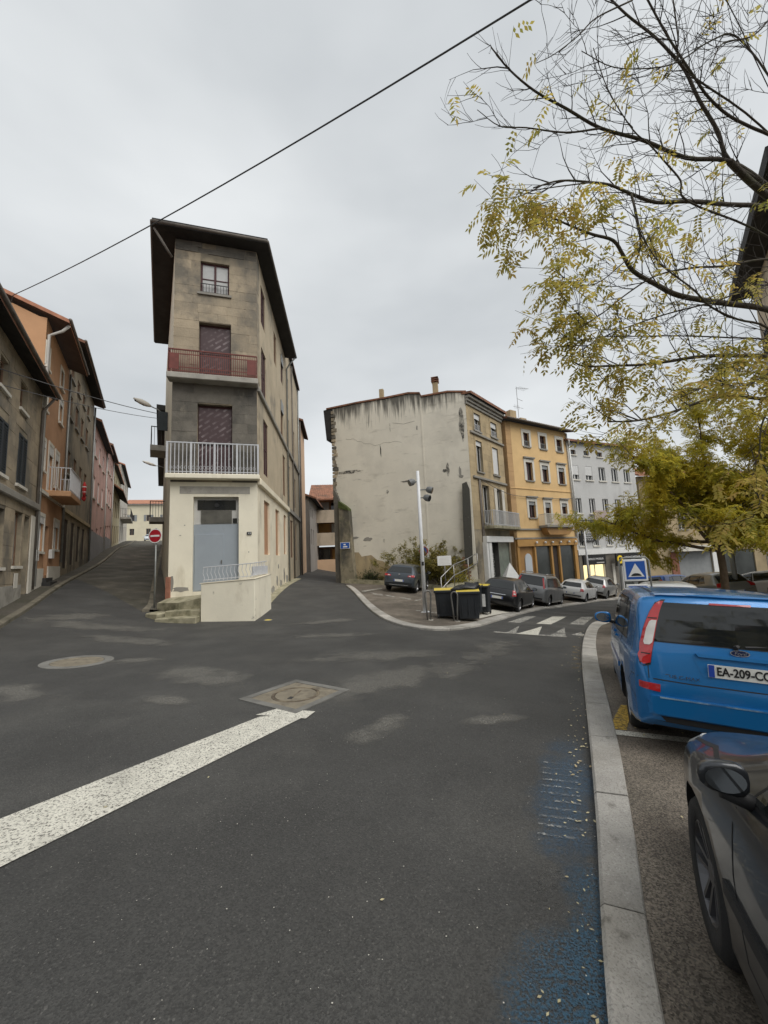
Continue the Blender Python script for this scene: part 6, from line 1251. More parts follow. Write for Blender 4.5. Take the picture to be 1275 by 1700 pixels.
    def mirror(s, side=1, sc_=1.0, lat=.11):
        x = s.sp['side'][2][1][0] - .02; z = s.sp['side'][2][1][1] + .07; y = s.sp['W'] / 2
        m = MB(); nu, nv = 16, 10
        for j in range(nv + 1):
            t = math.pi * j / nv
            for i in range(nu):
                a = 2 * math.pi * i / nu; e_ = lambda v, p: math.copysign(abs(v) ** p, v); ny, nz_ = e_(math.sin(t), .6) * e_(math.cos(a), .7), e_(math.sin(t), .6) * e_(math.sin(a), .7); nxx = e_(math.cos(t), .8)
                m.v.append((x + (.085 * nxx if nxx > 0 else .03 * nxx) * sc_, side * (y + lat) + .12 * ny * sc_ * side, z + .085 * nz_ * sc_ * (1 - .15 * ny)))
        m.f = [[j * nu + i, j * nu + (i + 1) % nu, (j + 1) * nu + (i + 1) % nu, (j + 1) * nu + i] for j in range(nv) for i in range(nu)]; m.m = [0] * len(m.f); mr = m.build('mirror', s.paint, s.e, s.T, smooth=True)
        q = MB(); n = 20; q.v = [(x - .034 * sc_, side * (y + lat) + .095 * sc_ * math.cos(2 * math.pi * k / n), z + .065 * sc_ * math.sin(2 * math.pi * k / n)) for k in range(n)]; q.f = [list(range(n))]; q.m = [0]; q.build('mirror_glass', CM['mirror'], mr, s.T)
        MB().tube([(x + .02, side * (y - .09), z - .09), (x + .02, side * (y + .03), z - .05)], .028, 8).build('mirror_arm', CM['trim'], mr, s.T, smooth=True)
    def rear_lights(s, poly, ang=40, clear=None):
        for v, sg in (('rl', 1), ('rr', -1)):
            pc = sum((Vector(q) for q in poly), Vector((0, 0))) / len(poly); big = [pc + (Vector(q) - pc) * 1.07 for q in poly]
            s.patch('lamp_seal', [(sg * a, b) for a, b in big][::sg], v, CM['trim'], .003, None, .05, .006, ang)
            t = s.patch('tail_light', [(sg * a, b) for a, b in poly][::sg], v, CM['red'], .013, None, .04, .02, ang)
            if clear and t: s.patch('reversing_lens', [(sg * a, b) for a, b in clear][::sg], v, CM['clear'], .017, t, .05, .01, ang)
    def plate(s, z, y=0.0, rear=True, txt=None, w=.52, h=.11):
        L = s.sp['L']; D = Vector((1, 0, 0)) if rear else Vector((-1, 0, 0)); O = Vector((-3 if rear else L + 3, y, z)); h_, n, i, d = s.bvh.ray_cast(O, D)
        if h_ is None: return
        x = h_.x - .012 if rear else h_.x + .012; sg = -1 if rear else 1
        p = MB().box(min(x, x + sg * .008), max(x, x + sg * .008), y - w / 2, y + w / 2, z - h / 2, z + h / 2).build('number_plate', CM['plate'], s.e, s.T)
        for yy in (y + w / 2 - .025, y - w / 2 + .025): MB().box(x + sg * .011 - .001, x + sg * .011 + .001, yy - .022, yy + .022, z - h / 2 + .003, z + h / 2 - .003).build('plate_band', CM['plate_blue'], p, s.T)
        if txt:
            Mt = s.T @ Matrix.Translation((x + sg * .012, y, z)) @ Matrix(((0, 0, -1, 0), (-1, 0, 0, 0), (0, 1, 0, 0), (0, 0, 0, 1))); text('lettering', txt, .105, CM['ink'], p, Mt, .001, xs=.78, bold=.0022)
        return p
    def std(s, lights=None, clear=None, plate_z=.62, sides=('left', 'right'), ms=.9):
        s.glass(sides); s.doors(sides); s.mirror(1, ms, .11 if ms > .8 else .03); s.mirror(-1, ms)
        L, Wd = s.sp['L'], s.sp['W'] / 2
        if lights: s.rear_lights(lights, clear=clear)
        s.patch('bumper_strip', [(-Wd * .78, .40), (Wd * .78, .40), (Wd * .78, .47), (-Wd * .78, .47)], 'rear', CM['trim'], .006)
        s.seam([(-Wd * .74, .70), (-Wd * .3, .64), (Wd * .3, .64), (Wd * .74, .70)], 'rear', .004)
        s.plate(plate_z); s.plate(.45, rear=False)
        for v, sg in (('fl', 1), ('fr', -1)): s.patch('headlight', [(sg * a, b) for a, b in ((.42, .60), (.74, .66), (.74, .76), (.5, .74))][::sg], v, CM['head'], .006, None, .06, .012)
        s.patch('grille', [(-.38, .38), (.38, .38), (.42, .58), (-.42, .58)], 'front', CM['trim'], .006)

# --- the blue people carrier beside the kerb
BLUE = car_paint('bright_blue_car_paint', (.012, .155, .41), .3, .26, .3)
c = Car('blue_people_carrier', 'bright blue people carrier seen from behind, parked at the kerb', 'mpv', 3.745, 5.06, 27, BLUE, rim='rim', scale=(.90, .90, .905), dz=.035)
c.glass(); c.doors(); c.mirror(1, 1.05); c.mirror(-1)
c.rear_lights([(.575, .88), (.62, .86), (.65, .88), (.668, .94), (.675, 1.05), (.667, 1.2), (.648, 1.36), (.632, 1.44), (.605, 1.475), (.58, 1.475), (.58, 1.2)], 40, [(.586, 1.07), (.602, 1.045), (.638, 1.045), (.65, 1.07), (.645, 1.2), (.634, 1.27), (.62, 1.285), (.586, 1.285)])
for v, sg in (('rl', 1), ('rr', -1)):
    for zz in (.955, 1.30): c.patch('lens_rib', [(sg * a, b) for a, b in ((.586, zz), (.648, zz), (.648, zz + .01), (.586, zz + .01))][::sg], v, CM['trim'], .0150, None, .05, .003)
for v, sg in (('rl', 1), ('rr', -1)): c.patch('reflector', [(sg * a, b) for a, b in ((.50, .62), (.66, .64), (.66, .70), (.50, .69))][::sg], v, CM['red'], .006, None, .05, .012)
c.seam([(.70, .735), (.4, .725), (-.4, .725), (-.70, .735)], 'rear', .005); c.seam([(.735, 1.0), (.735, .735)], 'rear', .004); c.seam([(-.735, 1.0), (-.735, .735)], 'rear', .004)
bs = c.patch('bumper', [(-.74, .42), (.74, .42), (.75, .50), (.73, .585), (-.73, .585), (-.75, .50)], 'rear', BLUE, .034, None, .05, .05)
c.patch('bumper_highlight', [(-.66, .572), (.66, .572), (.66, .584), (-.66, .584)], 'rear', M_('scuffed_bumper_film', (.22, .30, .36), .45, .25, 5, .05, 40, [((.02, .11, .28), 5, None, .48, .58, .9)], coord='obj'), .0365, None, .05, .01)  # pale strip paints the light reflected along the bumper's top edge
c.patch('valance', [(-.62, .355), (.62, .355), (.66, .40), (-.66, .40)], 'rear', CM['trim'], .006)
c.patch('plate_recess', [(-.30, .80), (.30, .80), (.36, .965), (.3, .985), (-.3, .985), (-.36, .965)], 'rear', BLUE, .003); c.patch('tailgate_handle', [(-.32, .975), (.32, .975), (.34, 1.005), (-.34, 1.005)], 'rear', BLUE, .028, None, .05, .03)
c.plate(.87, txt='EA-209-CO', w=.52, h=.115)
h_, n_, _, _ = c.bvh.ray_cast(Vector((-3, 0, 1.045)), Vector((1, 0, 0)))
Mb = c.T @ Matrix.Translation(h_ - Vector((.014, 0, 0))) @ Matrix(((0, 0, -1, 0), (-1, 0, 0, 0), (0, 1, 0, 0), (0, 0, 0, 1)))
bd = MB(); n = 28; bd.v = [(.072 * math.cos(2 * math.pi * k / n), .029 * math.sin(2 * math.pi * k / n), z) for z in (-.008, .004) for k in range(n)]; bd.f = [[k, (k + 1) % n, n + (k + 1) % n, n + k] for k in range(n)] + [[n + k for k in range(n)]]; bd.m = [0] * (n + 1); bd = bd.build('badge', CM['chrome'], c.e, Mb)
fc = MB(); fc.v = [(.063 * math.cos(2 * math.pi * k / n), .023 * math.sin(2 * math.pi * k / n), .0055) for k in range(n)]; fc.f = [list(range(n))]; fc.m = [0]; fc.build('badge_face', M_('navy_enamel', (.01, .02, .07), .3, .05, 2, 0), bd, Mb); text('lettering', 'Ford', .045, CM['chrome'], bd, Mb @ Matrix.Translation((0, -.001, .007)), .001, .25)
h_, n_, _, _ = c.bvh.ray_cast(Vector((-3, .50, .775)), Vector((1, 0, 0)))
text('model_lettering', 'FOCUS C-MAX', .045, CM['chrome'], c.e, c.T @ Matrix.Translation(h_ - Vector((.006, 0, 0))) @ Matrix.Rotation(R(-6), 4, 'Z') @ Matrix(((0, 0, -1, 0), (-1, 0, 0, 0), (0, 1, 0, 0), (0, 0, 0, 1))), .002, xs=1.15)
sp_ = c.patch('roof_spoiler', [(.33, -.60), (.52, -.62), (.60, 0), (.52, .62), (.33, .60), (.30, 0)], 'top', BLUE, .02, None, .06, .03)
c.patch('brake_light', [(-.16, 1.462), (.16, 1.462), (.16, 1.478), (-.16, 1.478)], 'rear', CM['red'], .012)
MB().tube([(.10, -.05, 1.10), (.13, -.35, 1.125), (.15, -.6, 1.14)], .012, 6).tube([(.115, .0, 1.10), (.07, .03, 1.09)], .022, 6).build('wiper', CM['trim'], c.e, c.T)
for sd in (-1, 1): c.seam([(.5, sd * .59), (1.4, sd * .585), (2.4, sd * .56)], 'top', .012, CM['trim'], .004, 'roof_strip', c.e)
c.seam([(.80, .72), (.90, .64), (.72, .5)], 'rl', .003); c.seam([(.62, .735), (.80, .74)], 'rl', .004)
c.patch('fuel_flap', [(.55, .78), (.73, .78), (.73, .93), (.55, .93)], 'right', BLUE, .004, None, .06, .006)
for sd in ('left', 'right'): c.patch('side_moulding', [(1.25, .58), (3.05, .56), (3.05, .62), (1.25, .64)], sd, BLUE, .014, None, .08, .02)
# --- dark grey car nearest the camera
GREY = car_paint('dark_grey_car_paint', (.028, .031, .036), .5, .32, .5)
c = Car('dark_grey_car', 'dark grey dusty car at the picture edge, only its front wing, wheel and mirror showing', 'hatch', 1.66, .46, 22, GREY, rim='rimdark', scale=(1.0, .99, .99), dz=.04, steer=-5)
c.std([(.46, .78), (.66, .8), (.66, .95), (.5, .97)], ms=.62); c.seam([(2.85, .90), (3.3, .86), (3.8, .72)], 'left', .006); c.patch('side_moulding', [(1.15, .50), (2.9, .48), (2.9, .53), (1.15, .55)], 'left', CM['trim'], .012, None, .08, .018)
# --- other cars
def quick(name, label, kind, x, y, az, colr, lights=((.46, .80), (.66, .80), (.66, .96), (.5, .98)), metal=.4, scale=(1, 1, 1), clear=None, plate_z=.6, arch=True, dz=.06, rim='rim'):
    c = Car(name, label, kind, x, y, az, car_paint(name + '_paint', colr, metal, .35, .2), scale=scale, arch=arch, dz=dz, rim=rim); c.std(list(lights), clear, plate_z); return c
c = quick('slate_hatchback', 'slate blue-grey hatchback parked nose to the blank gable wall', 'hatch', 1.15, 21.9, 18, (.040, .050, .062), ((.36, .80), (.66, .80), (.66, .90), (.40, .87)), clear=((.42, .82), (.5, .82), (.5, .85), (.42, .845)))
MB().tube([(.75, 0, 1.40), (.62, 0, 1.62)], .008, 5).build('aerial', CM['trim'], c.e, c.T); MB().lathe([(.001, -.01), (.045, -.01), (.045, .01), (.001, .012)], 14, Matrix.Translation((.03, 0, .9)) @ Matrix.Rotation(R(-90), 4, 'Y')).build('badge', CM['chrome'], c.e, c.T); c.patch('bumper_chrome', [(-.5, .36), (.5, .36), (.5, .385), (-.5, .385)], 'rear', CM['chrome'], .01)
c = quick('black_hatchback', 'black hatchback parked right behind the slim bins', 'hatch', 5.95, 19.5, 33, (.012, .012, .014), ((.50, .72), (.66, .74), (.66, .96), (.56, .96)), clear=((.56, .80), (.63, .80), (.63, .85), (.56, .85)), scale=(1.05, 1.03, 1.02)); c.patch('chrome_bar', [(-.36, .735), (.36, .735), (.36, .76), (-.36, .76)], 'rear', CM['chrome'], .012)
c = quick('grey_people_carrier', 'tall grey people carrier with roof bars before the ochre shop', 'van', 9.1, 23.6, 38, (.24, .245, .25), ((.58, 1.0), (.66, 1.0), (.66, 1.55), (.60, 1.55)), plate_z=.8)
for sd in (-1, 1): MB().tube([(.6, sd * .66, 1.73), (.7, sd * .67, 1.78), (2.5, sd * .64, 1.78), (2.6, sd * .63, 1.71)], .022, 6).build('roof_bar', CM['chrome'], c.e, c.T, smooth=True)
quick('white_hatchback', 'white hatchback parked between the grey people carrier and a silver car', 'hatch', 13.65, 28.2, 42, (.66, .66, .65), ((.46, .74), (.66, .76), (.66, .92), (.52, .92)), 0)
quick('silver_hatchback', 'silver car parked before the lit agency window', 'hatch', 16.8, 31.2, 44, (.42, .42, .41), ((.48, .80), (.66, .82), (.66, .98), (.54, .98)), .6, scale=(1, 1, 1.1))
quick('pale_hatchback', 'pale silver car just behind the hump sign, one red lamp showing', 'hatch', 8.15, 11.7, 28, (.5, .5, .48), ((.46, .80), (.66, .82), (.66, 1.05), (.52, 1.03)), .4, scale=(1, 1, 1.06))
quick('royal_blue_estate', 'royal blue car in the square beyond the hump sign', 'mpv', 16.0, 22.2, 60, (.03, .12, .45), ((.52, .9), (.68, .9), (.66, 1.3), (.56, 1.3)), .2)
quick('dusty_grey_car', 'dusty grey car in the square beside the round tree trunk', 'hatch', 15.6, 19.2, 5, (.22, .22, .2), metal=.3, scale=(1, 1, 1.05))
quick('white_square_car', 'white car in the square between the tree and the red car', 'hatch', 19.4, 20.6, -35, (.7, .7, .69), metal=0)
quick('red_square_car', 'red car at the far side of the square, by the picture edge', 'hatch', 20.6, 18.4, -50, (.45, .02, .025), metal=.1)
quick('white_van_far', 'small white car parked in the square behind the royal blue one', 'hatch', 20.5, 29.0, 70, (.66, .66, .65), metal=0)
quick('crest_car', 'pale blue-white car at the crest of the side street', 'hatch', -49.4, 80.6, 150, (.55, .60, .64), metal=0, dz=.02)
# ------------------------------------------------------------------ trees and shrubs
def leaf_mat(name, stops, trans=.4):
    m, nt, b, o = new_mat(name); g = nt.nodes.new('ShaderNodeNewGeometry')
    r_ = nt.nodes.new('ShaderNodeValToRGB'); cr = r_.color_ramp
    while len(cr.elements) < len(stops): cr.elements.new(.5)
    for e_, (p, c) in zip(cr.elements, stops): e_.position = p; e_.color = (*c, 1)
    mixv = _math(nt, 'ADD', _math(nt, 'MULTIPLY', g.outputs['Random Per Island'], .45), _math(nt, 'MULTIPLY', _ramp(nt, _noise(nt, .9, 3), .3, .7), .55)); nt.links.new(mixv, r_.inputs[0])
    nt.links.new(r_.outputs[0], b.inputs['Base Color']); b.inputs['Roughness'].default_value = .6; b.inputs['Specular IOR Level'].default_value = .3
    t = nt.nodes.new('ShaderNodeBsdfTranslucent'); nt.links.new(r_.outputs[0], t.inputs[0]); mx = nt.nodes.new('ShaderNodeMixShader'); mx.inputs[0].default_value = trans
    nt.links.new(b.outputs[0], mx.inputs[1]); nt.links.new(t.outputs[0], mx.inputs[2]); nt.links.new(mx.outputs[0], o.inputs[0]); return m
AUT = leaf_mat('autumn_pinnate_leaf', [(0, (.22, .23, .055)), (.3, (.36, .33, .075)), (.6, (.54, .43, .10)), (.85, (.52, .36, .11)), (1, (.32, .20, .09))], .55)
GRN = leaf_mat('turning_green_leaf', [(0, (.22, .255, .04)), (.35, (.42, .39, .055)), (.7, (.62, .50, .06)), (1, (.72, .56, .07))], .68)
BUSH = leaf_mat('olive_shrub_leaf', [(0, (.12, .13, .035)), (.4, (.24, .215, .06)), (.8, (.40, .32, .09)), (1, (.50, .37, .11))], .4)
DRY = leaf_mat('fallen_leaf', [(0, (.50, .41, .2)), (.5, (.62, .55, .34)), (1, (.34, .22, .1))], .1)
class Leaves:
    def __init__(s): s.v = []; s.f = []
    def leaflet(s, p, d, n, L, w):
        side = d.cross(n); side = side.normalized() if side.length > 1e-5 else d.orthogonal().normalized(); k = len(s.v); dr = n * (-.12 * L)
        s.v += [tuple(p), tuple(p + d * L * .45 + side * w * .5 + dr * .3), tuple(p + d * L + dr), tuple(p + d * L * .45 - side * w * .5 + dr * .3)]; s.f.append([k, k + 1, k + 2, k + 3])
    def compound(s, p, d, rr, n=6, L=.26, l=.06, w=.024):
        d = Vector(d).normalized(); up = Vector((rr.uniform(-.5, .5), rr.uniform(-.5, .5), 1)); side = d.cross(up).normalized(); nn = side.cross(d).normalized(); q = Vector(p)
        for k in range(n):
            t = (k + .6) / n; dd = (d + Vector((0, 0, -.7)) * t * t * .8).normalized(); c = q + dd * L * t
            for sg in (-1, 1):
                a = (side * sg + dd * .35 + nn * rr.uniform(-.35, .15) + Vector((0, 0, -.25))).normalized(); s.leaflet(c, a, (nn + Vector((rr.uniform(-.4, .4), rr.uniform(-.4, .4), 0))).normalized(), l * rr.uniform(.8, 1.15), w)
        s.leaflet(q + dd * L, dd, nn, l, w)
    def build(s, name, mat, parent):
        m = MB(); m.v = s.v; m.f = s.f; m.m = [0] * len(s.f); return tag(m.build(name, mat, parent), kind='stuff')
def along(pts, t):
    pts = [Vector(p) for p in pts]; L = [(b - a).length for a, b in zip(pts[:-1], pts[1:])]; s = t * sum(L)
    for a, b, l in zip(pts[:-1], pts[1:], L):
        if s <= l or (a, b) == (pts[-2], pts[-1]): return a.lerp(b, min(1, s / l)), (b - a).normalized()
        s -= l
    return pts[-1], (pts[-1] - pts[-2]).normalized()
def smooth3(pts, k=4):
    p = [Vector(q) for q in pts]; p = [p[0] * 2 - p[1]] + p + [p[-1] * 2 - p[-2]]; out = []
    for i in range(1, len(p) - 2):
        for j in range(k): t = j / k; a, b, c, d = p[i - 1:i + 3]; out.append(0.5 * ((2 * b) + (c - a) * t + (2 * a - 5 * b + 4 * c - d) * t * t + (3 * b - a - 3 * c + d) * t ** 3))
    out.append(p[-2]); return out
def curved(p, d, L, rr, up=.25, n=4, wob=.18):
    pts = [p]; d = d.normalized()
    for k in range(n):
        d = (d + Vector((rr.uniform(-wob, wob), rr.uniform(-wob, wob), rr.uniform(-wob, wob) + up / n))).normalized(); pts.append(pts[-1] + d * L / n)
    return pts
# --- the near tree reaching in from the right
LIMBS = [([(7.99,7.0,8.61),(7.41,6.8,8.83),(6.92,6.6,9.0)],0.075,0.06),
([(6.92,6.6,9.0),(5.98,6.46,8.96),(5.09,6.31,9.2),(4.24,6.17,9.32),(3.57,6.03,9.58),(2.98,5.89,9.77),(2.49,5.74,10.03),(2.16,5.6,10.28)],0.05,0.007),
([(4.19,6.1,9.23),(3.49,5.98,9.03),(2.74,5.85,9.0),(2.24,5.72,8.89),(1.84,5.6,9.07)],0.018,0.004),
([(6.92,6.6,9.0),(6.67,6.49,9.54),(6.29,6.37,10.09),(6.01,6.26,10.59),(5.65,6.14,10.85),(5.3,6.03,11.04),(4.78,5.91,11.31),(4.32,5.8,11.66)],0.045,0.014),
([(5.94,6.2,10.54),(5.83,6.1,11.1),(5.75,6.0,11.86)],0.02,0.012),
([(8.14,6.8,9.66),(7.42,6.6,9.74),(6.81,6.4,9.78),(6.3,6.2,9.92),(5.91,6.0,10.07),(5.37,5.8,10.62),(4.89,5.6,11.21)],0.035,0.014),
([(7.84,6.9,8.27),(6.92,6.75,8.23),(6.0,6.6,8.19),(5.29,6.45,8.05),(4.73,6.3,8.1),(4.29,6.15,8.13),(3.85,6.0,8.05),(3.23,5.85,7.95),(2.69,5.7,7.68)],0.055,0.007),
([(4.62,6.15,7.94),(4.67,6.16,7.56),(4.7,6.18,7.19),(4.67,6.19,6.89),(4.51,6.2,6.55)],0.022,0.012),
([(5.82,6.4,8.0),(5.66,6.3,8.32),(5.35,6.2,8.59),(5.02,6.1,8.86),(4.68,6.0,9.06),(4.27,5.9,9.74),(4.03,5.8,10.47)],0.022,0.006),
([(7.6,7.0,6.19),(6.65,6.89,6.29),(5.76,6.78,6.4),(5.26,6.67,6.57),(4.78,6.56,6.78),(4.55,6.44,7.0),(4.33,6.33,7.21),(3.91,6.22,7.25),(3.54,6.11,7.3),(3.12,6.0,7.4)],0.07,0.009),
([(7.45,7.0,5.22),(6.59,6.87,5.22),(5.91,6.74,5.16),(5.25,6.61,5.03),(4.68,6.49,4.93),(3.99,6.36,4.87),(3.5,6.23,4.82),(3.22,6.1,4.87)],0.05,0.008),
([(7.1,6.8,4.29),(6.26,6.68,4.35),(5.63,6.56,4.22),(5.07,6.44,4.03),(4.37,6.32,3.86),(3.78,6.2,3.82)],0.045,0.01),
([(4.42,6.4,3.89),(4.15,6.35,3.99),(3.91,6.3,4.13)],0.015,0.006),
([(7.07,6.6,5.33),(6.21,6.46,5.35),(5.28,6.32,5.34),(4.37,6.18,5.29),(3.75,6.04,5.22),(3.22,5.9,5.09)],0.02,0.005),
([(7.03,6.4,6.28),(5.95,6.3,5.94),(5.03,6.2,5.69),(4.31,6.1,5.44),(3.72,6.0,5.19),(3.14,5.9,4.85)],0.022,0.005),
([(7.15,6.3,6.67),(6.08,6.2,6.52),(5.47,6.1,6.44),(4.75,6.0,6.25),(4.14,5.9,5.87),(3.65,5.8,5.49),(3.13,5.7,5.16)],0.028,0.005),
([(6.36,5.9,5.17),(5.85,5.86,5.32),(5.41,5.81,5.52),(5.12,5.77,5.82),(4.74,5.73,6.12),(4.54,5.69,6.3),(4.28,5.64,6.81),(4.22,5.6,7.3)],0.022,0.006),
([(6.77,6.2,4.31),(6.35,6.16,3.79),(6.18,6.12,3.48),(6.09,6.08,3.07),(6.1,6.04,2.67),(5.73,6.0,2.11)],0.02,0.006),
([(6.6,6.0,4.54),(5.87,5.9,4.22),(5.21,5.8,4.2),(4.63,5.7,3.99)],0.018,0.005),
([(7.34,6.0,9.72),(6.72,5.92,10.74),(6.14,5.83,10.56),(5.48,5.75,10.07),(4.97,5.67,9.83),(4.19,5.58,9.74),(3.62,5.5,9.97)],0.02,0.005),
([(7.46,5.8,11.04),(6.78,5.73,10.47),(6.16,5.67,10.25),(5.82,5.6,9.71)],0.02,0.008),
([(5.93,5.4,10.93),(5.5,5.47,10.35),(5.04,5.53,9.53),(4.64,5.6,9.18)],0.01,0.004),
([(4.61,6.1,6.87),(4.19,6.02,6.49),(3.7,5.95,6.12),(3.26,5.88,6.09),(2.9,5.8,6.37)],0.012,0.004),
([(4.67,5.6,11.1),(3.95,5.52,10.64),(3.56,5.45,10.19),(3.09,5.38,9.75),(2.74,5.3,9.48)],0.014,0.004)]
LIMBS += [([(3.72, 5.8, 7.84), (3.15, 5.72, 7.71), (2.61, 5.64, 7.58), (2.14, 5.56, 7.56)], .012, .004), ([(8.2, 6.0, 6.0), (6.8, 4.2, 6.9), (5.4, 2.4, 7.6), (4.2, .6, 8.2), (3.4, -.8, 8.9)], .05, .01), ([(8.6, 6.2, 5.0), (7.8, 3.6, 5.9), (7.2, 1.0, 6.6), (6.6, -1.4, 7.4)], .05, .01), ([(6.8, 4.2, 6.9), (5.2, 3.6, 7.8), (3.8, 2.4, 8.8), (2.2, 1.0, 9.6)], .03, .008), ([(5.4, 2.4, 7.6), (5.6, .6, 8.2), (5.8, -1.4, 9.0)], .025, .006)]   # after the first: unseen limbs added over the bays for car reflections
TB = Vector((9.3, 7.9, gz(9.3, 7.9))); M = Matrix.Translation(TB)
tr = empty('pagoda_tree', M, 'large bare-branched autumn tree reaching in over the parking bays', 'tree')
trunk = [TB - Vector((0, 0, .4)), TB + Vector((0, 0, .5)), TB + Vector((-.05, -.05, 2.2)), TB + Vector((.05, -.1, 4.2)), TB + Vector((-.1, -.2, 6.0)), TB + Vector((0, -.3, 8.0)), TB + Vector((.3, -.2, 10.5)), TB + Vector((.6, 0, 12.5))]
MB().tube(smooth3(trunk), [.34 - .3 * i / 28 for i in range(29)], 12).build('trunk', MAT['bark'], tr, smooth=True)
rr = random.Random(77); tw = MB(); lv = Leaves(); nleaf = 0
def leafy(p):
    """how leafy the tree is at p: bare towards the top, thick at the low outer ends"""
    if p.z > 9.2: return .05
    if p.z > 7.9: return .14
    out = max(0, min(1, (4.6 - p.x) / 2.4))
    if p.z > 5.2: return .22 + .9 * out
    return .75
for i, (pts, r0, r1) in enumerate(LIMBS):
    pts = [Vector(p) for p in pts]
    if pts[0].x > 5.6:                                    # starts beyond the frame: carry it on to the trunk
        zt = pts[0].z - .7; k = max(0, min(1, (zt - TB.z) / 12.5)); a, _ = along(trunk, min(.97, .03 + k)); pts = [a, a.lerp(pts[0], .5) + Vector((0, 0, .15))] + pts
    sp3 = smooth3(pts, 4); n = len(sp3); MB().tube(sp3, [max(.004, (r0 * 1.1 + (r1 - r0) * (k / (n - 1))) * .85) for k in range(n)], 7).build('branch', MAT['bark'], tr, smooth=True)
    L = sum((b - a).length for a, b in zip(sp3[:-1], sp3[1:])); t = .12
    while t < 1.0:
        p, d = along(sp3, t); t += rr.uniform(.10, .24) / L * 1.4
        if p.x > 7.6: continue
        sd = d.orthogonal().normalized(); sd.rotate(Matrix.Rotation(rr.uniform(0, 6.283), 3, d)); dd = d * rr.uniform(.3, 1.0) + sd * rr.uniform(.5, 1) + Vector((-.25, -.1, .15)); bl = rr.uniform(.45, 1.35) * (1.15 - .35 * t)
        b = curved(p, dd, bl, rr, .35, 5); rb = min(.011, r0 * .35); tw.tube(b, [rb, rb * .8, rb * .62, .0042, .0034, .0026], 5, cap=False)
        ends = []
        for _ in range(rr.randint(3, 6)):
            q, qd = along(b, rr.uniform(.2, .98)); s2 = qd.orthogonal().normalized(); s2.rotate(Matrix.Rotation(rr.uniform(0, 6.283), 3, qd)); c = curved(q, qd * .7 + s2 * rr.uniform(.4, 1.0), rr.uniform(.18, .6), rr, .25, 3); tw.tube(c, [.0042, .0034, .0028, .0022], 4, cap=False); ends.append(c)
        ends.append(b)
        for c in ends:
            pr = leafy(c[-1])
            for _ in range(rr.randint(2, 4) if pr > .6 else (rr.randint(1, 2))):
                if rr.random() < pr * .58:
                    q, qd = along(c, rr.uniform(.35, 1)); dd = qd * .4 + Vector((rr.uniform(-1, 1), rr.uniform(-1, 1), rr.uniform(-.7, .15))); lv.compound(q, dd, rr, rr.randint(4, 6), rr.uniform(.22, .36), rr.uniform(.08, .125), rr.uniform(.034, .05)); nleaf += 1
tag(tw.build('twigs', MAT['twig'], tr), kind='stuff'); lv.build('crown', AUT, tr)
print('near tree leaves', nleaf, len(lv.f), len(tw.f))
# --- round tree in the square
def round_tree(name, lab, x, y, zt, rad, hz, nl, seed, mat, leafn=5, ls=.09, bark='bark_tan', r0=.14):
    rr = random.Random(seed); B = Vector((x, y, gz(x, y))); M = Matrix.Translation(B); e = empty(name, M, lab, 'tree'); top = Vector((x, y, zt))
    MB().tube([B - Vector((0, 0, .2)), B + Vector((0, 0, .4)), B.lerp(top, .6) + Vector((.04, 0, 0)), top], [r0 * 1.25, r0, r0 * .9, r0 * .85], 10).build('trunk', MAT[bark], e, smooth=True)
    lv = Leaves(); tw = MB(); tips = []
    for k in range(15):
        a = 2 * math.pi * k / 15 + rr.uniform(-.25, .25); el = (.12, .35, .6, .9, 1.2)[k % 5]; d = Vector((math.cos(a) * math.cos(el), math.sin(a) * math.cos(el), math.sin(el)))
        Lb = (rad * .8) * math.cos(el) + hz * .75 * math.sin(el); b = curved(top - Vector((0, 0, rr.uniform(0, .5))), d, Lb * rr.uniform(.8, 1.08), rr, .12, 7, .16); MB().tube(b, [r0 * .55 * (1 - .12 * j) for j in range(8)], 6).build('branch', MAT[bark], e, smooth=True)
        for _ in range(9):
            q, qd = along(b, rr.uniform(.25, 1)); c = curved(q, qd * .6 + Vector((rr.uniform(-1, 1), rr.uniform(-1, 1), rr.uniform(-.35, .7))), rr.uniform(.6, 1.7), rr, .1, 4); tw.tube(c, [.022, .017, .012, .008, .006], 4, cap=False); tips.append(c)
            for _ in range(3):
                q2, d2 = along(c, rr.uniform(.3, 1)); c2 = curved(q2, d2 * .6 + Vector((rr.uniform(-1, 1), rr.uniform(-1, 1), rr.uniform(-.5, .6))), rr.uniform(.35, .9), rr, .05, 3); tw.tube(c2, [.010, .008, .006, .004], 4, cap=False); tips.append(c2)
    for _ in range(nl):
        c = rr.choice(tips); q, qd = along(c, rr.uniform(.15, 1))
        if q.z < zt - 1.0: continue
        lv.compound(q + Vector((rr.gauss(0, .17), rr.gauss(0, .17), rr.gauss(0, .14))), qd * .4 + Vector((rr.uniform(-1, 1), rr.uniform(-1, 1), rr.uniform(-.8, .1))), rr, leafn, rr.uniform(.22, .36), ls * rr.uniform(.8, 1.2), ls * .42)
    tag(tw.build('twigs', MAT['twig'], e), kind='stuff'); lv.build('crown', mat, e); return e
round_tree('round_tree', 'round yellow-green tree in the square behind the blue people carrier', 13.2, 15.4, 1.9, 4.0, 5.8, 12500, 5, GRN, 5, .115)
round_tree('square_tree', 'second yellowing tree in the square beyond the red car', 19.5, 17.0, 2.4, 4.4, 4.6, 6000, 9, GRN, 5, .12)
round_tree('reflection_tree', 'nearly bare unseen tree added behind the viewer, mirrored in the rear window of the blue car', 4.2, -4.6, 3.6, 6.0, 6.5, 500, 21, AUT, 5, .1, 'bark', .17)  # out of view, added so that branches mirror in the rear glass
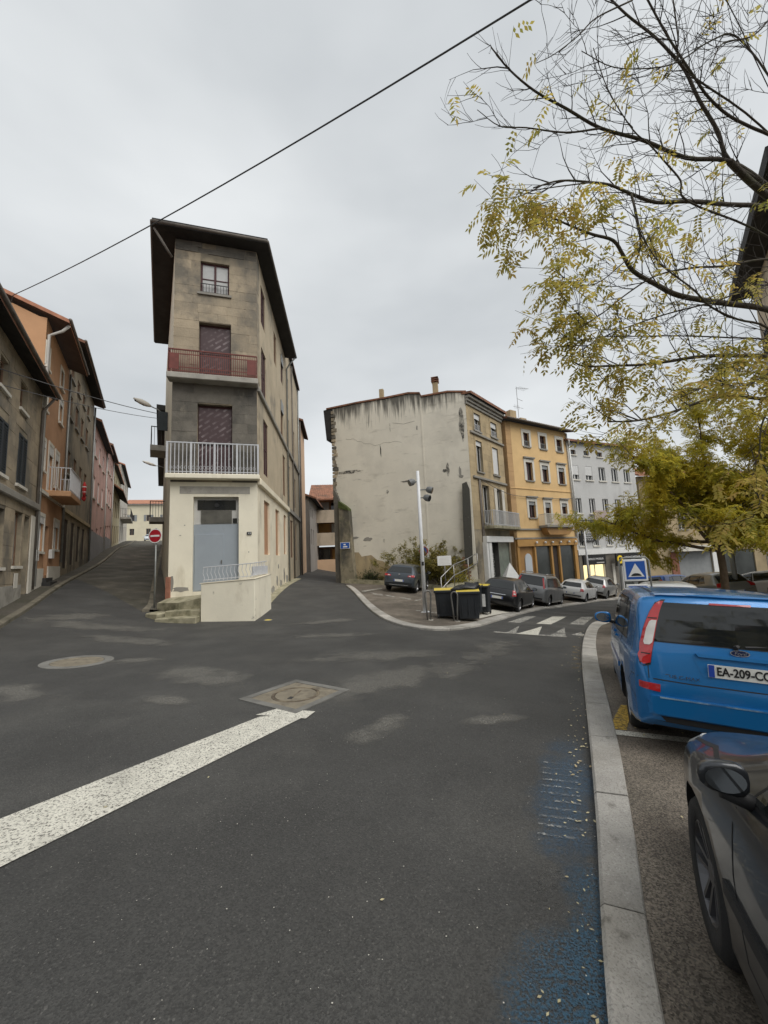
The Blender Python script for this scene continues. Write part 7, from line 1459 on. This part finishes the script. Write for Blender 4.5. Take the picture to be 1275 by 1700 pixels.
# --- shrubs in the bed below the gable
bed = [FG.pt(1.2, -.05), FG.pt(9.4, -.05), FG.pt(9.2, -2.2), FG.pt(5.6, -1.75), FG.pt(1.3, -1.3)]
drape('planting_bed', bed, MAT['soil'], .16, .5, .3, label='soil bed below the gable wall', kind='structure')
k_ = [FG.pt(1.2, -1.35), FG.pt(5.6, -1.8), FG.pt(9.2, -2.25)]
m = MB()
for a, b in zip(k_[:-1], k_[1:]):
    a, b = Vector(a), Vector(b); n = (b - a).orthogonal().normalized() * .08; q = [a - n, b - n, b + n, a + n]; m2 = MB(); m2.vprism([(p.x, p.y) for p in q], [gz(p.x, p.y) - .3 for p in q], [gz(p.x, p.y) + .34 for p in q]); tag(m2.build('bed_edging', MAT['mossy_concrete']), 'low mossy concrete edging of the planting bed' + (' behind the slate hatchback' if a.x < 1 else ' beside the ramp'), 'edging')
def shrub(name, lab, s, off, h, w, n, seed, mat=BUSH, leaf=.075, straggle=.3):
    rr = random.Random(seed); x, y = FG.pt(s, off); B = Vector((x, y, gz(x, y) + .15)); e = empty(name, Matrix.Translation(B), lab, 'shrub', 'shrubs below the gable'); st = MB(); lv = Leaves(); tips = []
    for k in range(34):
        a = rr.uniform(0, 6.283); sp_ = rr.uniform(.15, 1.0); d = Vector((math.cos(a) * sp_ * w / h * 1.3, math.sin(a) * sp_ * .8, 1)); b = curved(B + Vector((rr.gauss(0, .18), rr.gauss(0, .12), -.1)), d, h * rr.uniform(.6, 1.12), rr, -.25, 5, .22); st.tube(b, [.018, .015, .012, .009, .007, .004], 4, cap=False); tips.append(b)
        for _ in range(5):
            q, qd = along(b, rr.uniform(.35, 1)); c = curved(q, qd * .5 + Vector((rr.uniform(-1, 1), rr.uniform(-1, 1), rr.uniform(-.3, .6))), rr.uniform(.25, .7), rr, -.1, 3); st.tube(c, [.008, .006, .005, .003], 4, cap=False); tips.append(c)
    for _ in range(n):
        q, qd = along(rr.choice(tips), rr.uniform(.2, 1)); d = Vector((rr.uniform(-1, 1), rr.uniform(-1, 1), rr.uniform(-.6, .6))).normalized(); lv.leaflet(q + Vector((rr.gauss(0, .05), rr.gauss(0, .05), rr.gauss(0, .05))), d, Vector((rr.uniform(-1, 1), rr.uniform(-1, 1), 1)).normalized(), leaf * rr.uniform(.7, 1.3), leaf * .5)
    tag(st.build('stems', MAT['twig'], e), kind='stuff'); lv.build('leaves', mat, e)
shrub('shrub', 'arching yellowish shrub behind the slate hatchback', 5.7, -.9, 2.9, 3.4, 11000, 1, BUSH, .11)
shrub('shrub', 'tall dense olive shrub behind the lamp post and notice board', 7.6, -1.0, 3.0, 2.6, 11000, 2, BUSH, .11)
shrub('shrub', 'small leafy green shrub at the ramp foot', 8.6, -1.5, 1.3, 1.0, 1500, 3, GRN, .09)
shrub('shrub', 'low green clump at the left end of the planting bed', 2.6, -.7, .75, 1.5, 1500, 4, leaf_mat('green_ground_leaf', [(0, (.03, .05, .015)), (1, (.09, .11, .03))], .2), .1)
# --- leaves lying about
rr = random.Random(15); fl = Leaves()
ka = spline(KR_a, 8)
for k in range(190):
    if k < 130: p = ka[rr.randint(16, 62)]; x, y = p.x - abs(rr.gauss(0, .12)) - .02, p.y + rr.uniform(-.1, .1); zz = .012
    elif k < 175: x, y = rr.uniform(1.2, 3.2), rr.uniform(1.0, 4.2); zz = .075; 
    else: x, y = rr.uniform(-3, 2), rr.uniform(1.8, 8); zz = .012
    if 130 <= k < 175 and x < 1.5 + (y - 1.57) * .5: x += .6
    s_ = rr.uniform(.014, .04) * (1 if y > 2.5 else .7); a = rr.uniform(0, 6.283); fl.leaflet(Vector((x, y, gz(x, y) + zz)), Vector((math.cos(a), math.sin(a), rr.uniform(0, .25))).normalized(), Vector((rr.uniform(-.3, .3), rr.uniform(-.3, .3), 1)).normalized(), s_, s_ * .5)
for k in range(6): a = rr.uniform(0, 6.283); x, y = 1.62 + rr.gauss(0, .03), 3.5 + rr.gauss(0, .12); fl.leaflet(Vector((x, y, gz(x, y) + .014 + .002 * k)), Vector((math.cos(a), math.sin(a), .1)).normalized(), Vector((0, 0, 1)), .04, .022)
m = MB(); m.v = fl.v; m.f = fl.f; m.m = [0] * len(fl.f); tag(m.build('fallen_leaves', DRY), 'yellow leaflets fallen along the kerb and gutter', kind='stuff')

gr = Leaves()
for k in range(420):
    y = rr.uniform(1.5, 11) if k % 2 else rr.uniform(1.5, 5); x = rr.uniform(-.95, .75) * y * .9; s_ = rr.uniform(.004, .009); a = rr.uniform(0, 6.283)
    if x > .3 + .48 * y: continue
    gr.leaflet(Vector((x, y, gz(x, y) + .006)), Vector((math.cos(a), math.sin(a), 0)), Vector((0, 0, 1)), s_, s_ * rr.uniform(.5, 1))
m = MB(); m.v = gr.v; m.f = gr.f; m.m = [0] * len(gr.f); tag(m.build('grit', MAT['trim']), 'pale grit scattered over the asphalt', kind='stuff')
